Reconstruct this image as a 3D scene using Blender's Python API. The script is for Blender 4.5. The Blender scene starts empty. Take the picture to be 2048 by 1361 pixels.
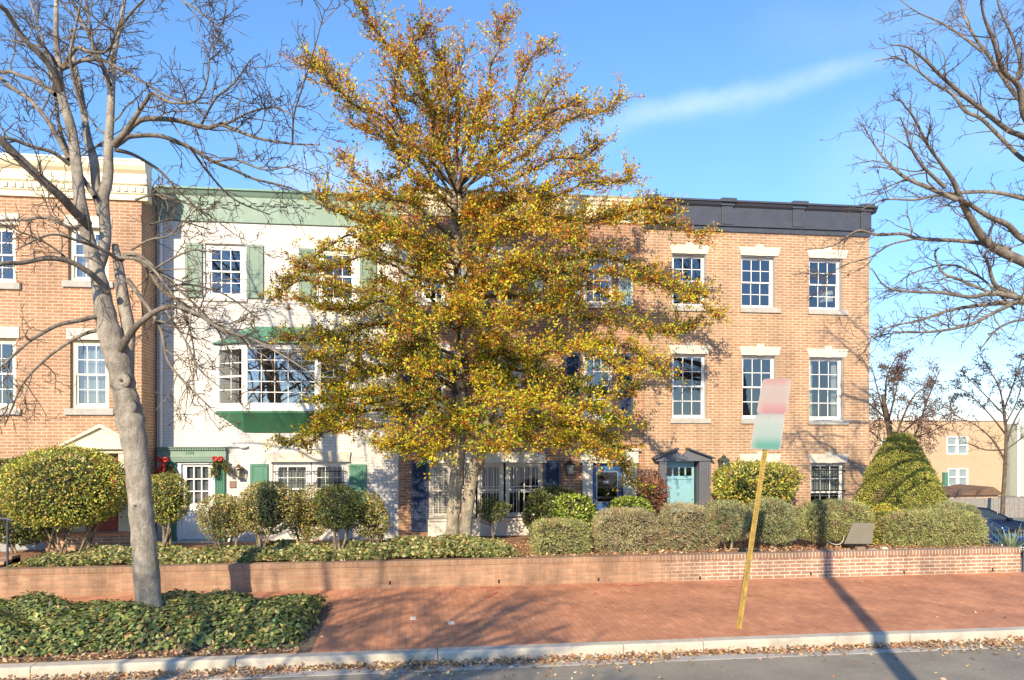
import bpy, math
import numpy as np
from mathutils import Vector

SC = bpy.context.scene
COL = SC.collection
R = math.radians

# ------------------------------------------------------------------ camera model
F = 1500.0; CX = 1024.0; HY = 876.0; H = 3.05
TH = math.atan(F / 11350.0)
TH = math.pi / 2 - math.atan2(11350.0, F)      # facade turned about 7.5 degrees from the view axis
SN, CS = math.sin(TH), math.cos(TH)


def at(px, py, Y):
    """point on the plane y = Y seen at a photo position"""
    u = (px - CX) / F
    t = Y / (CS - u * SN)
    return (t * (SN + u * CS), Y, H + t * (HY - py) / F)


def ax(px, Y):
    return at(px, HY, Y)[0]


def az(px, py, Y):
    return at(px, py, Y)[2]


def ppm(px, Y):
    """photo pixels per metre at that place"""
    u = (px - CX) / F
    return F / (Y / (CS - u * SN))


def rect(x0, x1, yt, yb, Y):
    xm = (x0 + x1) / 2
    return ax(x0, Y), ax(x1, Y), az(xm, yb, Y), az(xm, yt, Y)


# ------------------------------------------------------------------ node helpers
def newmat(name):
    m = bpy.data.materials.new(name)
    m.use_nodes = True
    nt = m.node_tree
    nt.nodes.clear()
    out = nt.nodes.new('ShaderNodeOutputMaterial')
    b = nt.nodes.new('ShaderNodeBsdfPrincipled')
    nt.links.new(b.outputs[0], out.inputs[0])
    return m, nt, b, out


def nd(nt, kind, **kw):
    n = nt.nodes.new(kind)
    for k, v in kw.items():
        setattr(n, k, v)
    return n


def lk(nt, a, b):
    nt.links.new(a, b)


def rgba(c):
    return (c[0], c[1], c[2], 1.0)


def noise(nt, vec, scale, detail=3, rough=0.55):
    n = nd(nt, 'ShaderNodeTexNoise')
    n.inputs['Scale'].default_value = scale
    n.inputs['Detail'].default_value = detail
    n.inputs['Roughness'].default_value = rough
    if vec is not None:
        lk(nt, vec, n.inputs['Vector'])
    return n.outputs['Fac']


def ramp(nt, fac, stops):
    r = nd(nt, 'ShaderNodeValToRGB')
    el = r.color_ramp.elements
    while len(el) < len(stops):
        el.new(0.5)
    for e, (p, c) in zip(el, stops):
        e.position = p
        e.color = rgba(c) if not isinstance(c, (int, float)) else (c, c, c, 1)
    lk(nt, fac, r.inputs[0])
    return r.outputs[0]


def mix(nt, fac, a, b, mode='MIX'):
    m = nd(nt, 'ShaderNodeMix', data_type='RGBA', blend_type=mode)
    for s, i in ((fac, 0), (a, 6), (b, 7)):
        if isinstance(s, (int, float)):
            m.inputs[i].default_value = s
        elif isinstance(s, tuple):
            m.inputs[i].default_value = rgba(s)
        else:
            lk(nt, s, m.inputs[i])
    return m.outputs[2]


def mth(nt, op, a, b=None):
    m = nd(nt, 'ShaderNodeMath', operation=op)
    for i, s in enumerate((a, b)):
        if s is None:
            continue
        if isinstance(s, (int, float)):
            m.inputs[i].default_value = s
        else:
            lk(nt, s, m.inputs[i])
    return m.outputs[0]


def bump(nt, b, h, strength=0.3, dist=0.01):
    n = nd(nt, 'ShaderNodeBump')
    n.inputs['Strength'].default_value = strength
    n.inputs['Distance'].default_value = dist
    lk(nt, h, n.inputs['Height'])
    lk(nt, n.outputs[0], b.inputs['Normal'])


def objco(nt):
    return nd(nt, 'ShaderNodeTexCoord').outputs['Object']


def paint(name, c, rough=0.5, var=0.12, scale=3.0, dirt=0.0, bs=0.05, metal=0.0, dirtc=(0.12, 0.10, 0.08)):
    """painted or plain surface: base colour, uneven tone, dirt patches, faint relief"""
    m, nt, b, out = newmat(name)
    co = objco(nt)
    f = noise(nt, co, scale, 5, 0.6)
    dark = tuple(x * (1 - var) for x in c)
    lite = tuple(min(1, x * (1 + var)) for x in c)
    col = ramp(nt, f, [(0.3, dark), (0.7, lite)])
    if dirt > 0:
        d = ramp(nt, noise(nt, co, scale * 2.3, 8, 0.7), [(0.5, 0.0), (0.75, dirt)])
        col = mix(nt, d, col, dirtc)
    lk(nt, col, b.inputs['Base Color'])
    b.inputs['Roughness'].default_value = rough
    b.inputs['Metallic'].default_value = metal
    if bs:
        bump(nt, b, noise(nt, co, 60, 3), bs, 0.004)
    return m


def brick(name, c1, c2, mortar, bw=0.254, rh=0.077, ms=0.011, dark=0.25, wallmap=True, swap=False, c3=None,
          bumps=0.5, rough=0.85, smudge=0.25, mortar2=None, mrange=None, off=0.5):
    m, nt, b, out = newmat(name)
    co = objco(nt)
    sp = nd(nt, 'ShaderNodeSeparateXYZ')
    lk(nt, co, sp.inputs[0])
    cb = nd(nt, 'ShaderNodeCombineXYZ')
    if wallmap:
        lk(nt, mth(nt, 'ADD', sp.outputs[0], sp.outputs[1]), cb.inputs[0])
        lk(nt, sp.outputs[2], cb.inputs[1])
    elif swap:
        lk(nt, sp.outputs[1], cb.inputs[0])
        lk(nt, sp.outputs[0], cb.inputs[1])
    else:
        lk(nt, sp.outputs[0], cb.inputs[0])
        lk(nt, sp.outputs[1], cb.inputs[1])
    # slightly wandering courses
    wn = nd(nt, 'ShaderNodeTexNoise')
    wn.inputs['Scale'].default_value = 1.7
    lk(nt, co, wn.inputs['Vector'])
    wob = nd(nt, 'ShaderNodeVectorMath', operation='SCALE')
    sub = nd(nt, 'ShaderNodeVectorMath', operation='SUBTRACT')
    lk(nt, wn.outputs['Color'], sub.inputs[0])
    sub.inputs[1].default_value = (0.5, 0.5, 0.5)
    lk(nt, sub.outputs[0], wob.inputs[0])
    wob.inputs['Scale'].default_value = 0.02
    vadd = nd(nt, 'ShaderNodeVectorMath', operation='ADD')
    lk(nt, cb.outputs[0], vadd.inputs[0])
    lk(nt, wob.outputs[0], vadd.inputs[1])
    bt = nd(nt, 'ShaderNodeTexBrick')
    bt.offset = off
    bt.inputs['Scale'].default_value = 1.0
    bt.inputs['Brick Width'].default_value = bw
    bt.inputs['Row Height'].default_value = rh
    bt.inputs['Mortar Size'].default_value = ms
    bt.inputs['Mortar Smooth'].default_value = 0.25
    bt.inputs['Bias'].default_value = 0.0
    bt.inputs['Color1'].default_value = rgba(c1)
    bt.inputs['Color2'].default_value = rgba(c2)
    mo = mortar
    if mortar2 is not None:
        # repointed stretches of the wall carry pale mortar
        lo, hi, lo2, hi2 = mrange
        a = nd(nt, 'ShaderNodeMapRange'); a.inputs[1].default_value = lo; a.inputs[2].default_value = hi
        lk(nt, mth(nt, 'ADD', sp.outputs[0], mth(nt, 'MULTIPLY', noise(nt, co, 1.5), 1.2)), a.inputs[0])
        c = nd(nt, 'ShaderNodeMapRange'); c.inputs[1].default_value = lo2; c.inputs[2].default_value = hi2
        lk(nt, mth(nt, 'ADD', sp.outputs[0], mth(nt, 'MULTIPLY', noise(nt, co, 1.5), 1.2)), c.inputs[0])
        fac = mth(nt, 'ADD', a.outputs[0], mth(nt, 'SUBTRACT', 1.0, c.outputs[0]))
        lk(nt, mix(nt, fac, mortar, mortar2), bt.inputs['Mortar'])
    else:
        bt.inputs['Mortar'].default_value = rgba(mortar)
    lk(nt, vadd.outputs[0], bt.inputs['Vector'])
    col = bt.outputs['Color']
    if c3 is not None:
        # a second, offset brick grid of the same size picks out odd burnt bricks
        b2 = nd(nt, 'ShaderNodeTexBrick')
        b2.offset = off
        for k, v in (('Scale', 1.0), ('Brick Width', bw), ('Row Height', rh), ('Mortar Size', 0.0), ('Bias', -0.55)):
            b2.inputs[k].default_value = v
        b2.inputs['Color1'].default_value = (0, 0, 0, 1)
        b2.inputs['Color2'].default_value = (1, 1, 1, 1)
        o2 = nd(nt, 'ShaderNodeVectorMath', operation='ADD')
        lk(nt, vadd.outputs[0], o2.inputs[0])
        o2.inputs[1].default_value = (bw * 40, rh * 58, 0)
        lk(nt, o2.outputs[0], b2.inputs['Vector'])
        odd = ramp(nt, b2.outputs['Color'], [(0.55, 0.0), (0.95, 0.75)])
        odd = mth(nt, 'MULTIPLY', odd, mth(nt, 'SUBTRACT', 1.0, bt.outputs['Fac']))
        col = mix(nt, odd, col, c3)
    sm = ramp(nt, noise(nt, co, 0.9, 6, 0.65), [(0.35, 1.0 - smudge), (0.65, 1.0)])
    col = mix(nt, 1.0, col, sm, 'MULTIPLY')
    if wallmap:
        mpz = nd(nt, 'ShaderNodeMapping')
        mpz.inputs['Scale'].default_value = (1, 1, 0.12)
        lk(nt, co, mpz.inputs[0])
        st = ramp(nt, noise(nt, mpz.outputs[0], 2.6, 6, 0.65), [(0.36, 1.0 - smudge * 0.9), (0.58, 1.0)])
        col = mix(nt, 1.0, col, st, 'MULTIPLY')
    fine = ramp(nt, noise(nt, co, 45, 4, 0.7), [(0.3, 1.0 - dark), (0.7, 1.08)])
    col = mix(nt, 1.0, col, fine, 'MULTIPLY')
    lk(nt, col, b.inputs['Base Color'])
    b.inputs['Roughness'].default_value = rough
    hgt = mth(nt, 'SUBTRACT', mth(nt, 'MULTIPLY', noise(nt, co, 60, 4), 0.35), bt.outputs['Fac'])
    bump(nt, b, hgt, bumps, 0.008)
    return m


def leafmat(name, trans=0.3, rough=0.45):
    m, nt, b, out = newmat(name)
    a = nd(nt, 'ShaderNodeAttribute', attribute_name='leaf_col')
    lk(nt, a.outputs['Color'], b.inputs['Base Color'])
    b.inputs['Roughness'].default_value = rough
    t = nd(nt, 'ShaderNodeBsdfTranslucent')
    lk(nt, a.outputs['Color'], t.inputs[0])
    ms = nd(nt, 'ShaderNodeMixShader')
    ms.inputs[0].default_value = trans
    lk(nt, b.outputs[0], ms.inputs[1])
    lk(nt, t.outputs[0], ms.inputs[2])
    lk(nt, ms.outputs[0], out.inputs[0])
    return m


def glassmat(name, tint=(0.75, 0.8, 0.82), refl=0.22):
    m, nt, b, out = newmat(name)
    nt.nodes.remove(b)
    tr = nd(nt, 'ShaderNodeBsdfTransparent')
    tr.inputs[0].default_value = rgba(tint)
    gl = nd(nt, 'ShaderNodeBsdfGlossy')
    gl.inputs['Roughness'].default_value = 0.02
    gl.inputs[0].default_value = (0.9, 0.95, 1, 1)
    n = nd(nt, 'ShaderNodeBump')
    n.inputs['Strength'].default_value = 0.06
    n.inputs['Distance'].default_value = 0.02
    lk(nt, noise(nt, objco(nt), 2.5, 1), n.inputs['Height'])
    lk(nt, n.outputs[0], gl.inputs['Normal'])
    lw = nd(nt, 'ShaderNodeFresnel')
    lw.inputs[0].default_value = 1.5
    fac = mth(nt, 'ADD', mth(nt, 'MULTIPLY', lw.outputs[0], 0.8), refl)
    ms = nd(nt, 'ShaderNodeMixShader')
    lk(nt, fac, ms.inputs[0])
    lk(nt, tr.outputs[0], ms.inputs[1])
    lk(nt, gl.outputs[0], ms.inputs[2])
    lk(nt, ms.outputs[0], out.inputs[0])
    return m


def barkmat(name, c1, c2, c3, scale=6.0, stretch=0.35):
    m, nt, b, out = newmat(name)
    co = objco(nt)
    mp = nd(nt, 'ShaderNodeMapping')
    mp.inputs['Scale'].default_value = (1, 1, stretch)
    lk(nt, co, mp.inputs[0])
    f = noise(nt, mp.outputs[0], scale, 8, 0.65)
    col = ramp(nt, f, [(0.3, c1), (0.52, c2), (0.72, c3)])
    g = ramp(nt, noise(nt, co, 2.6, 6, 0.7), [(0.36, 0.55), (0.60, 1.08)])
    col = mix(nt, 1.0, col, g, 'MULTIPLY')
    # lichen flecks and rough darker plates
    sp = ramp(nt, noise(nt, co, 34, 5, 0.7), [(0.56, 0.0), (0.70, 0.6)])
    col = mix(nt, sp, col, c3)
    ck = ramp(nt, noise(nt, co, 20, 8, 0.8), [(0.33, 0.75), (0.46, 0.0)])
    col = mix(nt, ck, col, tuple(x * 0.45 for x in c1))
    lk(nt, col, b.inputs['Base Color'])
    b.inputs['Roughness'].default_value = 0.9
    hb = mth(nt, 'ADD', noise(nt, mp.outputs[0], scale * 5, 8, 0.7), mth(nt, 'MULTIPLY', noise(nt, co, 7, 6, 0.7), 1.2))
    bump(nt, b, hb, 0.8, 0.03)
    return m


# ------------------------------------------------------------------ mesh helpers
class MB:
    def __init__(s):
        s.v = []
        s.f = []

    def quad(s, *p):
        n = len(s.v)
        s.v += [tuple(q) for q in p]
        s.f.append(tuple(range(n, n + len(p))))
        return s

    def box(s, x0, x1, y0, y1, z0, z1):
        if x0 > x1: x0, x1 = x1, x0
        if y0 > y1: y0, y1 = y1, y0
        if z0 > z1: z0, z1 = z1, z0
        n = len(s.v)
        s.v += [(x0, y0, z0), (x1, y0, z0), (x1, y1, z0), (x0, y1, z0), (x0, y0, z1), (x1, y0, z1), (x1, y1, z1), (x0, y1, z1)]
        for q in ((0, 3, 2, 1), (4, 5, 6, 7), (0, 1, 5, 4), (1, 2, 6, 5), (2, 3, 7, 6), (3, 0, 4, 7)):
            s.f.append(tuple(n + i for i in q))
        return s

    def prism(s, poly, y0, y1):
        """poly: (x, z) points, counter-clockwise seen from the front (-y)"""
        n = len(s.v)
        k = len(poly)
        s.v += [(x, y0, z) for x, z in poly] + [(x, y1, z) for x, z in poly]
        s.f.append(tuple(range(n, n + k)))
        s.f.append(tuple(range(n + 2 * k - 1, n + k - 1, -1)))
        for i in range(k):
            j = (i + 1) % k
            s.f.append((n + j, n + i, n + k + i, n + k + j))
        return s

    def extrude_x(s, poly, x0, x1):
        """poly: (y, z) points swept along x"""
        n = len(s.v)
        k = len(poly)
        s.v += [(x0, y, z) for y, z in poly] + [(x1, y, z) for y, z in poly]
        s.f.append(tuple(range(n + k - 1, n - 1, -1)))
        s.f.append(tuple(range(n + k, n + 2 * k)))
        for i in range(k):
            j = (i + 1) % k
            s.f.append((n + i, n + j, n + k + j, n + k + i))
        return s

    def tube(s, pts, rad, n=6, cap=True):
        v, f = tube_np(np.array(pts, float), np.array(rad, float) if np.ndim(rad) else np.full(len(pts), float(rad)), n)
        o = len(s.v)
        s.v += [tuple(p) for p in v]
        s.f += [tuple(int(i) + o for i in q) for q in f]
        if cap:
            s.f.append(tuple(o + i for i in range(n - 1, -1, -1)))
            m = len(v)
            s.f.append(tuple(o + m - n + i for i in range(n)))
        return s

    def lathe(s, c, prof, n=20, axis='z'):
        """prof: (radius, height) pairs"""
        o = len(s.v)
        for r, h in prof:
            for i in range(n):
                a = 2 * math.pi * i / n
                d = (r * math.cos(a), r * math.sin(a), h)
                if axis == 'y': d = (d[0], h, d[1])
                if axis == 'x': d = (h, d[0], d[1])
                s.v.append((c[0] + d[0], c[1] + d[1], c[2] + d[2]))
        for j in range(len(prof) - 1):
            for i in range(n):
                k = (i + 1) % n
                s.f.append((o + j * n + i, o + j * n + k, o + (j + 1) * n + k, o + (j + 1) * n + i))
        s.f.append(tuple(o + i for i in range(n - 1, -1, -1)))
        s.f.append(tuple(o + (len(prof) - 1) * n + i for i in range(n)))
        return s

    def build(s, name, m, parent=None, bevel=0, smooth=False):
        off = base_of(parent)
        me = bpy.data.meshes.new(name)
        me.from_pydata([(x - off[0], y - off[1], z - off[2]) for x, y, z in s.v], [], s.f)
        me.validate()
        if smooth:
            me.polygons.foreach_set('use_smooth', [True] * len(me.polygons))
        return link(name, me, m, parent, bevel)


BASE = {}


def base_of(parent):
    while parent is not None:
        if parent.name in BASE:
            return BASE[parent.name]
        parent = parent.parent
    return (0, 0, 0)


def link(name, me, m, parent=None, bevel=0):
    o = bpy.data.objects.new(name, me)
    COL.objects.link(o)
    if m: me.materials.append(m)
    if parent: o.parent = parent
    if bevel:
        md = o.modifiers.new('bevel', 'BEVEL')
        md.width = bevel; md.segments = 2; md.limit_method = 'ANGLE'; md.angle_limit = R(40)
    return o


def thing(name, label, cat, loc, group=None):
    o = bpy.data.objects.new(name, None)
    o.empty_display_size = 0.2
    COL.objects.link(o)
    o.location = loc
    BASE[o.name] = tuple(loc)
    tag(o, label, cat, group)
    return o


def tag(o, label, cat, group=None):
    o['label'] = label
    o['category'] = cat
    if group: o['group'] = group
    return o


def kind(o, k):
    o['kind'] = k
    return o


def np_mesh(name, V, Fc, m, parent=None, cols=None, smooth=False):
    """V (n,3), Fc (k,c) faces all of c corners"""
    off = np.array(base_of(parent))
    me = bpy.data.meshes.new(name)
    nv, (nf, c) = len(V), Fc.shape
    me.vertices.add(nv)
    me.vertices.foreach_set('co', (V - off).astype(np.float32).ravel())
    me.loops.add(nf * c)
    me.loops.foreach_set('vertex_index', Fc.astype(np.int32).ravel())
    me.polygons.add(nf)
    me.polygons.foreach_set('loop_start', np.arange(0, nf * c, c, dtype=np.int32))
    if smooth:
        me.polygons.foreach_set('use_smooth', np.ones(nf, dtype=bool))
    me.update(calc_edges=True)
    if cols is not None:
        a = me.attributes.new('leaf_col', 'FLOAT_COLOR', 'POINT')
        a.data.foreach_set('color', np.concatenate([cols, np.ones((nv, 1))], 1).astype(np.float32).ravel())
    return link(name, me, m, parent)


def unit(a):
    return a / np.maximum(np.linalg.norm(a, axis=-1, keepdims=True), 1e-9)


def tube_np(P, rad, n):
    k = len(P)
    T = np.empty_like(P)
    T[1:-1] = P[2:] - P[:-2]
    T[0] = P[1] - P[0]
    T[-1] = P[-1] - P[-2]
    T = unit(T)
    up = np.array([0.0, 0, 1]) if abs(T[0][2]) < 0.9 else np.array([1.0, 0, 0])
    A = unit(np.cross(T, up))
    B = np.cross(T, A)
    an = 2 * np.pi * np.arange(n) / n
    V = P[:, None] + rad[:, None, None] * (np.cos(an)[None, :, None] * A[:, None] + np.sin(an)[None, :, None] * B[:, None])
    V = V.reshape(-1, 3)
    i = np.arange(k - 1)[:, None] * n
    j = np.arange(n)[None]
    j2 = (j + 1) % n
    Fc = np.stack([i + j, i + j2, i + n + j2, i + n + j], -1).reshape(-1, 4)
    return V, Fc


def tubes_mesh(name, lines, m, parent, sides):
    Vs, Fs, o = [], [], 0
    for (P, r) in lines:
        v, f = tube_np(P, r, sides)
        Vs.append(v); Fs.append(f + o); o += len(v)
    return np_mesh(name, np.concatenate(Vs), np.concatenate(Fs), m, parent, smooth=True)


def catmull(P, R_, k):
    P = np.asarray(P, float); R_ = np.asarray(R_, float)
    n = len(P)
    if n == 2:
        t = np.linspace(0, 1, k + 1)[:, None]
        return P[0] * (1 - t) + P[1] * t, R_[0] * (1 - t[:, 0]) + R_[1] * t[:, 0]
    E = np.concatenate([[2 * P[0] - P[1]], P, [2 * P[-1] - P[-2]]])
    out, ro = [], []
    for i in range(n - 1):
        p0, p1, p2, p3 = E[i], E[i + 1], E[i + 2], E[i + 3]
        for s in range(k):
            t = s / k
            out.append(0.5 * ((2 * p1) + (-p0 + p2) * t + (2 * p0 - 5 * p1 + 4 * p2 - p3) * t * t + (-p0 + 3 * p1 - 3 * p2 + p3) * t ** 3))
            ro.append(R_[i] * (1 - t) + R_[i + 1] * t)
    out.append(P[-1]); ro.append(R_[-1])
    return np.array(out), np.array(ro)


def leaves(name, C, D, L, W, cols, m, parent, rng, fold=0.25, six=False, side=None):
    """one small folded blade per point: C base, D axis"""
    n = len(C)
    D = unit(D)
    S = unit(np.cross(D, rng.normal(size=(n, 3)) if side is None else side))
    N = np.cross(D, S)
    L = np.broadcast_to(L, (n,))[:, None]
    W = np.broadcast_to(W, (n,))[:, None] * 0.5
    if not six:
        V = np.stack([C, C + D * L * 0.45 + S * W + N * W * fold, C + D * L, C + D * L * 0.45 - S * W + N * W * fold], 1)
        Fc = np.array([[0, 1, 2, 3]])
        if fold > 0.01:
            idx = (np.arange(n) * 4)[:, None, None] + np.array([[0, 2, 1], [0, 3, 2]])[None]
            Fc = idx.reshape(-1, 3)
        else:
            Fc = ((np.arange(n) * 4)[:, None] + np.arange(4)[None])
        k = 4
    else:
        V = np.stack([C, C + D * L * 0.12 + S * W + N * W * fold, C + D * L * 0.6 + S * W * 0.8 + N * W * fold, C + D * L,
                      C + D * L * 0.6 - S * W * 0.8 + N * W * fold, C + D * L * 0.12 - S * W + N * W * fold], 1)
        idx = (np.arange(n) * 6)[:, None, None] + np.array([[0, 3, 2, 1], [0, 5, 4, 3]])[None]
        Fc = idx.reshape(-1, 4)
        k = 6
    cc = np.repeat(cols, k, axis=0)
    return np_mesh(name, V.reshape(-1, 3), Fc, m, parent, cc)


def palette(rng, n, cols, weights, jitter=0.25):
    w = np.array(weights, float); w /= w.sum()
    c = np.array(cols)[rng.choice(len(cols), n, p=w)]
    return np.clip(c * (1 + jitter * rng.normal(size=(n, 1))) * (1 + 0.08 * rng.normal(size=(n, 3))), 0.004, 0.9)


# ------------------------------------------------------------------ materials
M = {}
M['brick_orange'] = brick('brick_orange', (0.540, 0.314, 0.182), (0.441, 0.236, 0.133), (0.684, 0.578, 0.432), c3=(0.28, 0.21, 0.15), smudge=0.22)
M['brick_left'] = brick('brick_left', (0.540, 0.299, 0.172), (0.450, 0.226, 0.128), (0.666, 0.549, 0.412), c3=(0.32, 0.17, 0.11), smudge=0.22)
M['brick_brown'] = brick('brick_brown', (0.52, 0.26, 0.15), (0.38, 0.17, 0.10), (0.60, 0.46, 0.33), c3=(0.22, 0.14, 0.10), smudge=0.2)
M['brick_white'] = brick('brick_white', (0.72, 0.69, 0.66), (0.67, 0.64, 0.61), (0.52, 0.48, 0.44), ms=0.007, dark=0.06, smudge=0.08, bumps=0.5, rough=0.6)
M['brick_garden'] = brick('brick_garden', (0.58, 0.335, 0.20), (0.45, 0.24, 0.145), (0.44, 0.32, 0.21), ms=0.012, smudge=0.38, c3=(0.38, 0.26, 0.17),
                          mortar2=(0.80, 0.74, 0.64), mrange=(5.2, 7.2, -9.2, -7.6))
M['brick_coping'] = brick('brick_coping', (0.48, 0.28, 0.17), (0.38, 0.22, 0.14), (0.42, 0.30, 0.20), bw=0.077, rh=0.6, ms=0.010, smudge=0.35,
                          mortar2=(0.78, 0.72, 0.62), mrange=(5.2, 7.2, -9.2, -7.6), off=0.0)
M['paving'] = brick('paving', (0.73, 0.335, 0.175), (0.60, 0.255, 0.135), (0.45, 0.19, 0.105), bw=0.205, rh=0.105, ms=0.004, wallmap=False, swap=True,
                    smudge=0.35, bumps=0.35, dark=0.2, c3=(0.66, 0.33, 0.21))
M['white'] = paint('white_paint', (0.80, 0.79, 0.77), 0.4, 0.04)
M['white_door'] = paint('white_door_paint', (0.80, 0.81, 0.83), 0.3, 0.03)
M['cream'] = paint('cream_paint', (0.76, 0.66, 0.46), 0.5, 0.06, dirt=0.25, dirtc=(0.4, 0.33, 0.22))
M['stone'] = paint('limestone', (0.62, 0.57, 0.48), 0.8, 0.1, 5, dirt=0.35, dirtc=(0.45, 0.40, 0.33))
M['sill'] = paint('grey_sill_stone', (0.42, 0.40, 0.37), 0.8, 0.15, 5, dirt=0.4, dirtc=(0.18, 0.17, 0.16))
M['green'] = paint('green_paint', (0.075, 0.215, 0.15), 0.45, 0.10, dirt=0.15, dirtc=(0.2, 0.3, 0.25))
M['green_pale'] = paint('weathered_green_paint', (0.195, 0.295, 0.24), 0.55, 0.12, 2, dirt=0.35, dirtc=(0.42, 0.46, 0.40))
M['green_grey'] = paint('grey_green_paint', (0.15, 0.235, 0.19), 0.5, 0.15, 4, dirt=0.3, dirtc=(0.3, 0.36, 0.31))
M['green_deep'] = paint('deep_green_paint', (0.045, 0.185, 0.10), 0.45, 0.15, dirt=0.25, dirtc=(0.12, 0.22, 0.16))
M['slate'] = paint('slate_blue_paint', (0.055, 0.062, 0.085), 0.45, 0.12, dirt=0.15, dirtc=(0.2, 0.2, 0.22))
M['slate_pale'] = paint('grey_violet_paint', (0.12, 0.125, 0.155), 0.5, 0.1, dirt=0.1)
M['navy'] = paint('navy_paint', (0.045, 0.065, 0.13), 0.4, 0.12)
M['pale_blue'] = paint('pale_blue_paint', (0.42, 0.52, 0.56), 0.5, 0.08)
M['blue_door'] = paint('blue_door_paint', (0.05, 0.12, 0.28), 0.35, 0.1)
M['teal_door'] = paint('teal_door_paint', (0.235, 0.45, 0.53), 0.4, 0.05)
M['red_door'] = paint('red_door_paint', (0.42, 0.06, 0.05), 0.35, 0.08)
M['dirty_white'] = paint('weathered_white_paint', (0.66, 0.62, 0.55), 0.6, 0.1, 4, dirt=0.5, dirtc=(0.42, 0.38, 0.30))
M['beige'] = paint('beige_paint', (0.60, 0.55, 0.47), 0.55, 0.08, dirt=0.2)
M['grey_trim'] = paint('grey_metal_trim', (0.34, 0.35, 0.37), 0.45, 0.1, dirt=0.2)
M['black_iron'] = paint('black_iron', (0.02, 0.02, 0.022), 0.45, 0.2)
M['white_iron'] = paint('white_iron', (0.62, 0.60, 0.56), 0.45, 0.1)
M['bronze'] = paint('aged_bronze', (0.14, 0.10, 0.06), 0.4, 0.2, metal=0.4)
M['patina'] = paint('dark_green_metal', (0.045, 0.07, 0.055), 0.4, 0.2, metal=0.2)
M['brass'] = paint('brass', (0.6, 0.42, 0.12), 0.25, 0.1, metal=0.9)
M['chrome'] = paint('steel', (0.55, 0.55, 0.55), 0.3, 0.1, metal=0.9)
M['interior'] = paint('room_plaster', (0.26, 0.255, 0.25), 0.9, 0.1)
M['curtain'] = paint('curtain_cloth', (0.72, 0.72, 0.70), 0.9, 0.08, 8)
M['blind'] = paint('window_blind', (0.60, 0.62, 0.62), 0.7, 0.05)
M['roofing'] = paint('roof_felt', (0.09, 0.09, 0.09), 0.9, 0.2)
M['glass'] = glassmat('window_glass', (0.55, 0.60, 0.63), 0.13)
M['glass_blue'] = glassmat('bay_glass', (0.36, 0.45, 0.56), 0.30)
M['lampglass'] = glassmat('lantern_glass', (0.9, 0.9, 0.88), 0.08)
M['asphalt'] = None
M['leaf'] = leafmat('leaf_blade', 0.45, 0.5)
M['leaf_glossy'] = leafmat('glossy_leaf_blade', 0.18, 0.42)
M['needle'] = leafmat('conifer_needle', 0.15, 0.6)
M['litter'] = leafmat('dry_leaf', 0.15, 0.8)
M['bark_grey'] = barkmat('grey_bark', (0.17, 0.145, 0.115), (0.35, 0.31, 0.26), (0.50, 0.445, 0.375))
M['bark_limb'] = barkmat('limb_bark', (0.12, 0.10, 0.08), (0.24, 0.205, 0.165), (0.37, 0.32, 0.265))
M['bark_twig'] = barkmat('twig_bark', (0.07, 0.05, 0.036), (0.14, 0.10, 0.073), (0.23, 0.18, 0.13))
M['bark_pale'] = barkmat('pale_bark', (0.16, 0.13, 0.09), (0.34, 0.30, 0.22), (0.46, 0.41, 0.32), 8)
M['bark_holly'] = barkmat('mottled_holly_bark', (0.20, 0.165, 0.115), (0.40, 0.34, 0.25), (0.55, 0.48, 0.37), 7)
M['bark_stem'] = barkmat('shrub_stem_bark', (0.16, 0.12, 0.08), (0.32, 0.25, 0.17), (0.45, 0.37, 0.27), 12)
M['shade_core'] = paint('dark_shrub_core', (0.035, 0.035, 0.02), 0.95, 0.4, 18)  # near-black: shade between the inner twigs is put into this colour
M['wood_grey'] = paint('weathered_board', (0.27, 0.25, 0.23), 0.85, 0.25, 9, dirt=0.3)
M['sign_post'] = paint('faded_yellow_post', (0.40, 0.27, 0.06), 0.5, 0.35, 9, dirt=0.8, dirtc=(0.20, 0.17, 0.11), metal=0.15)
M['tan'] = paint('tan_stucco', (0.50, 0.35, 0.225), 0.85, 0.06, 1.5)
M['siding'] = paint('pale_siding', (0.48, 0.52, 0.44), 0.7, 0.05)


def mk_asphalt():
    m, nt, b, out = newmat('asphalt')
    co = objco(nt)
    col = ramp(nt, noise(nt, co, 1.2, 6, 0.65), [(0.3, (0.22, 0.195, 0.155)), (0.7, (0.32, 0.285, 0.225))])
    vo = nd(nt, 'ShaderNodeTexVoronoi')
    vo.inputs['Scale'].default_value = 90
    lk(nt, co, vo.inputs['Vector'])
    sp = ramp(nt, noise(nt, co, 55, 4, 0.75), [(0.55, 0.0), (0.70, 0.6)])
    col = mix(nt, sp, col, (0.55, 0.52, 0.46))
    dk = ramp(nt, noise(nt, co, 70, 4, 0.75), [(0.32, 0.7), (0.46, 0.0)])
    col = mix(nt, dk, col, (0.08, 0.078, 0.074))
    lk(nt, col, b.inputs['Base Color'])
    b.inputs['Roughness'].default_value = 0.85
    bump(nt, b, vo.outputs['Distance'], 0.6, 0.01)
    return m


def mk_concrete(name, c=(0.50, 0.46, 0.39)):
    m, nt, b, out = newmat(name)
    co = objco(nt)
    f = noise(nt, co, 2.2, 8, 0.7)
    col = ramp(nt, f, [(0.3, tuple(x * 0.68 for x in c)), (0.5, c), (0.75, tuple(x * 1.15 for x in c))])
    sp = ramp(nt, noise(nt, co, 80, 3), [(0.55, 0.0), (0.72, 0.45)])
    col = mix(nt, sp, col, (0.22, 0.20, 0.17))
    lk(nt, col, b.inputs['Base Color'])
    b.inputs['Roughness'].default_value = 0.9
    bump(nt, b, noise(nt, co, 50, 6, 0.7), 0.5, 0.012)
    return m


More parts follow.
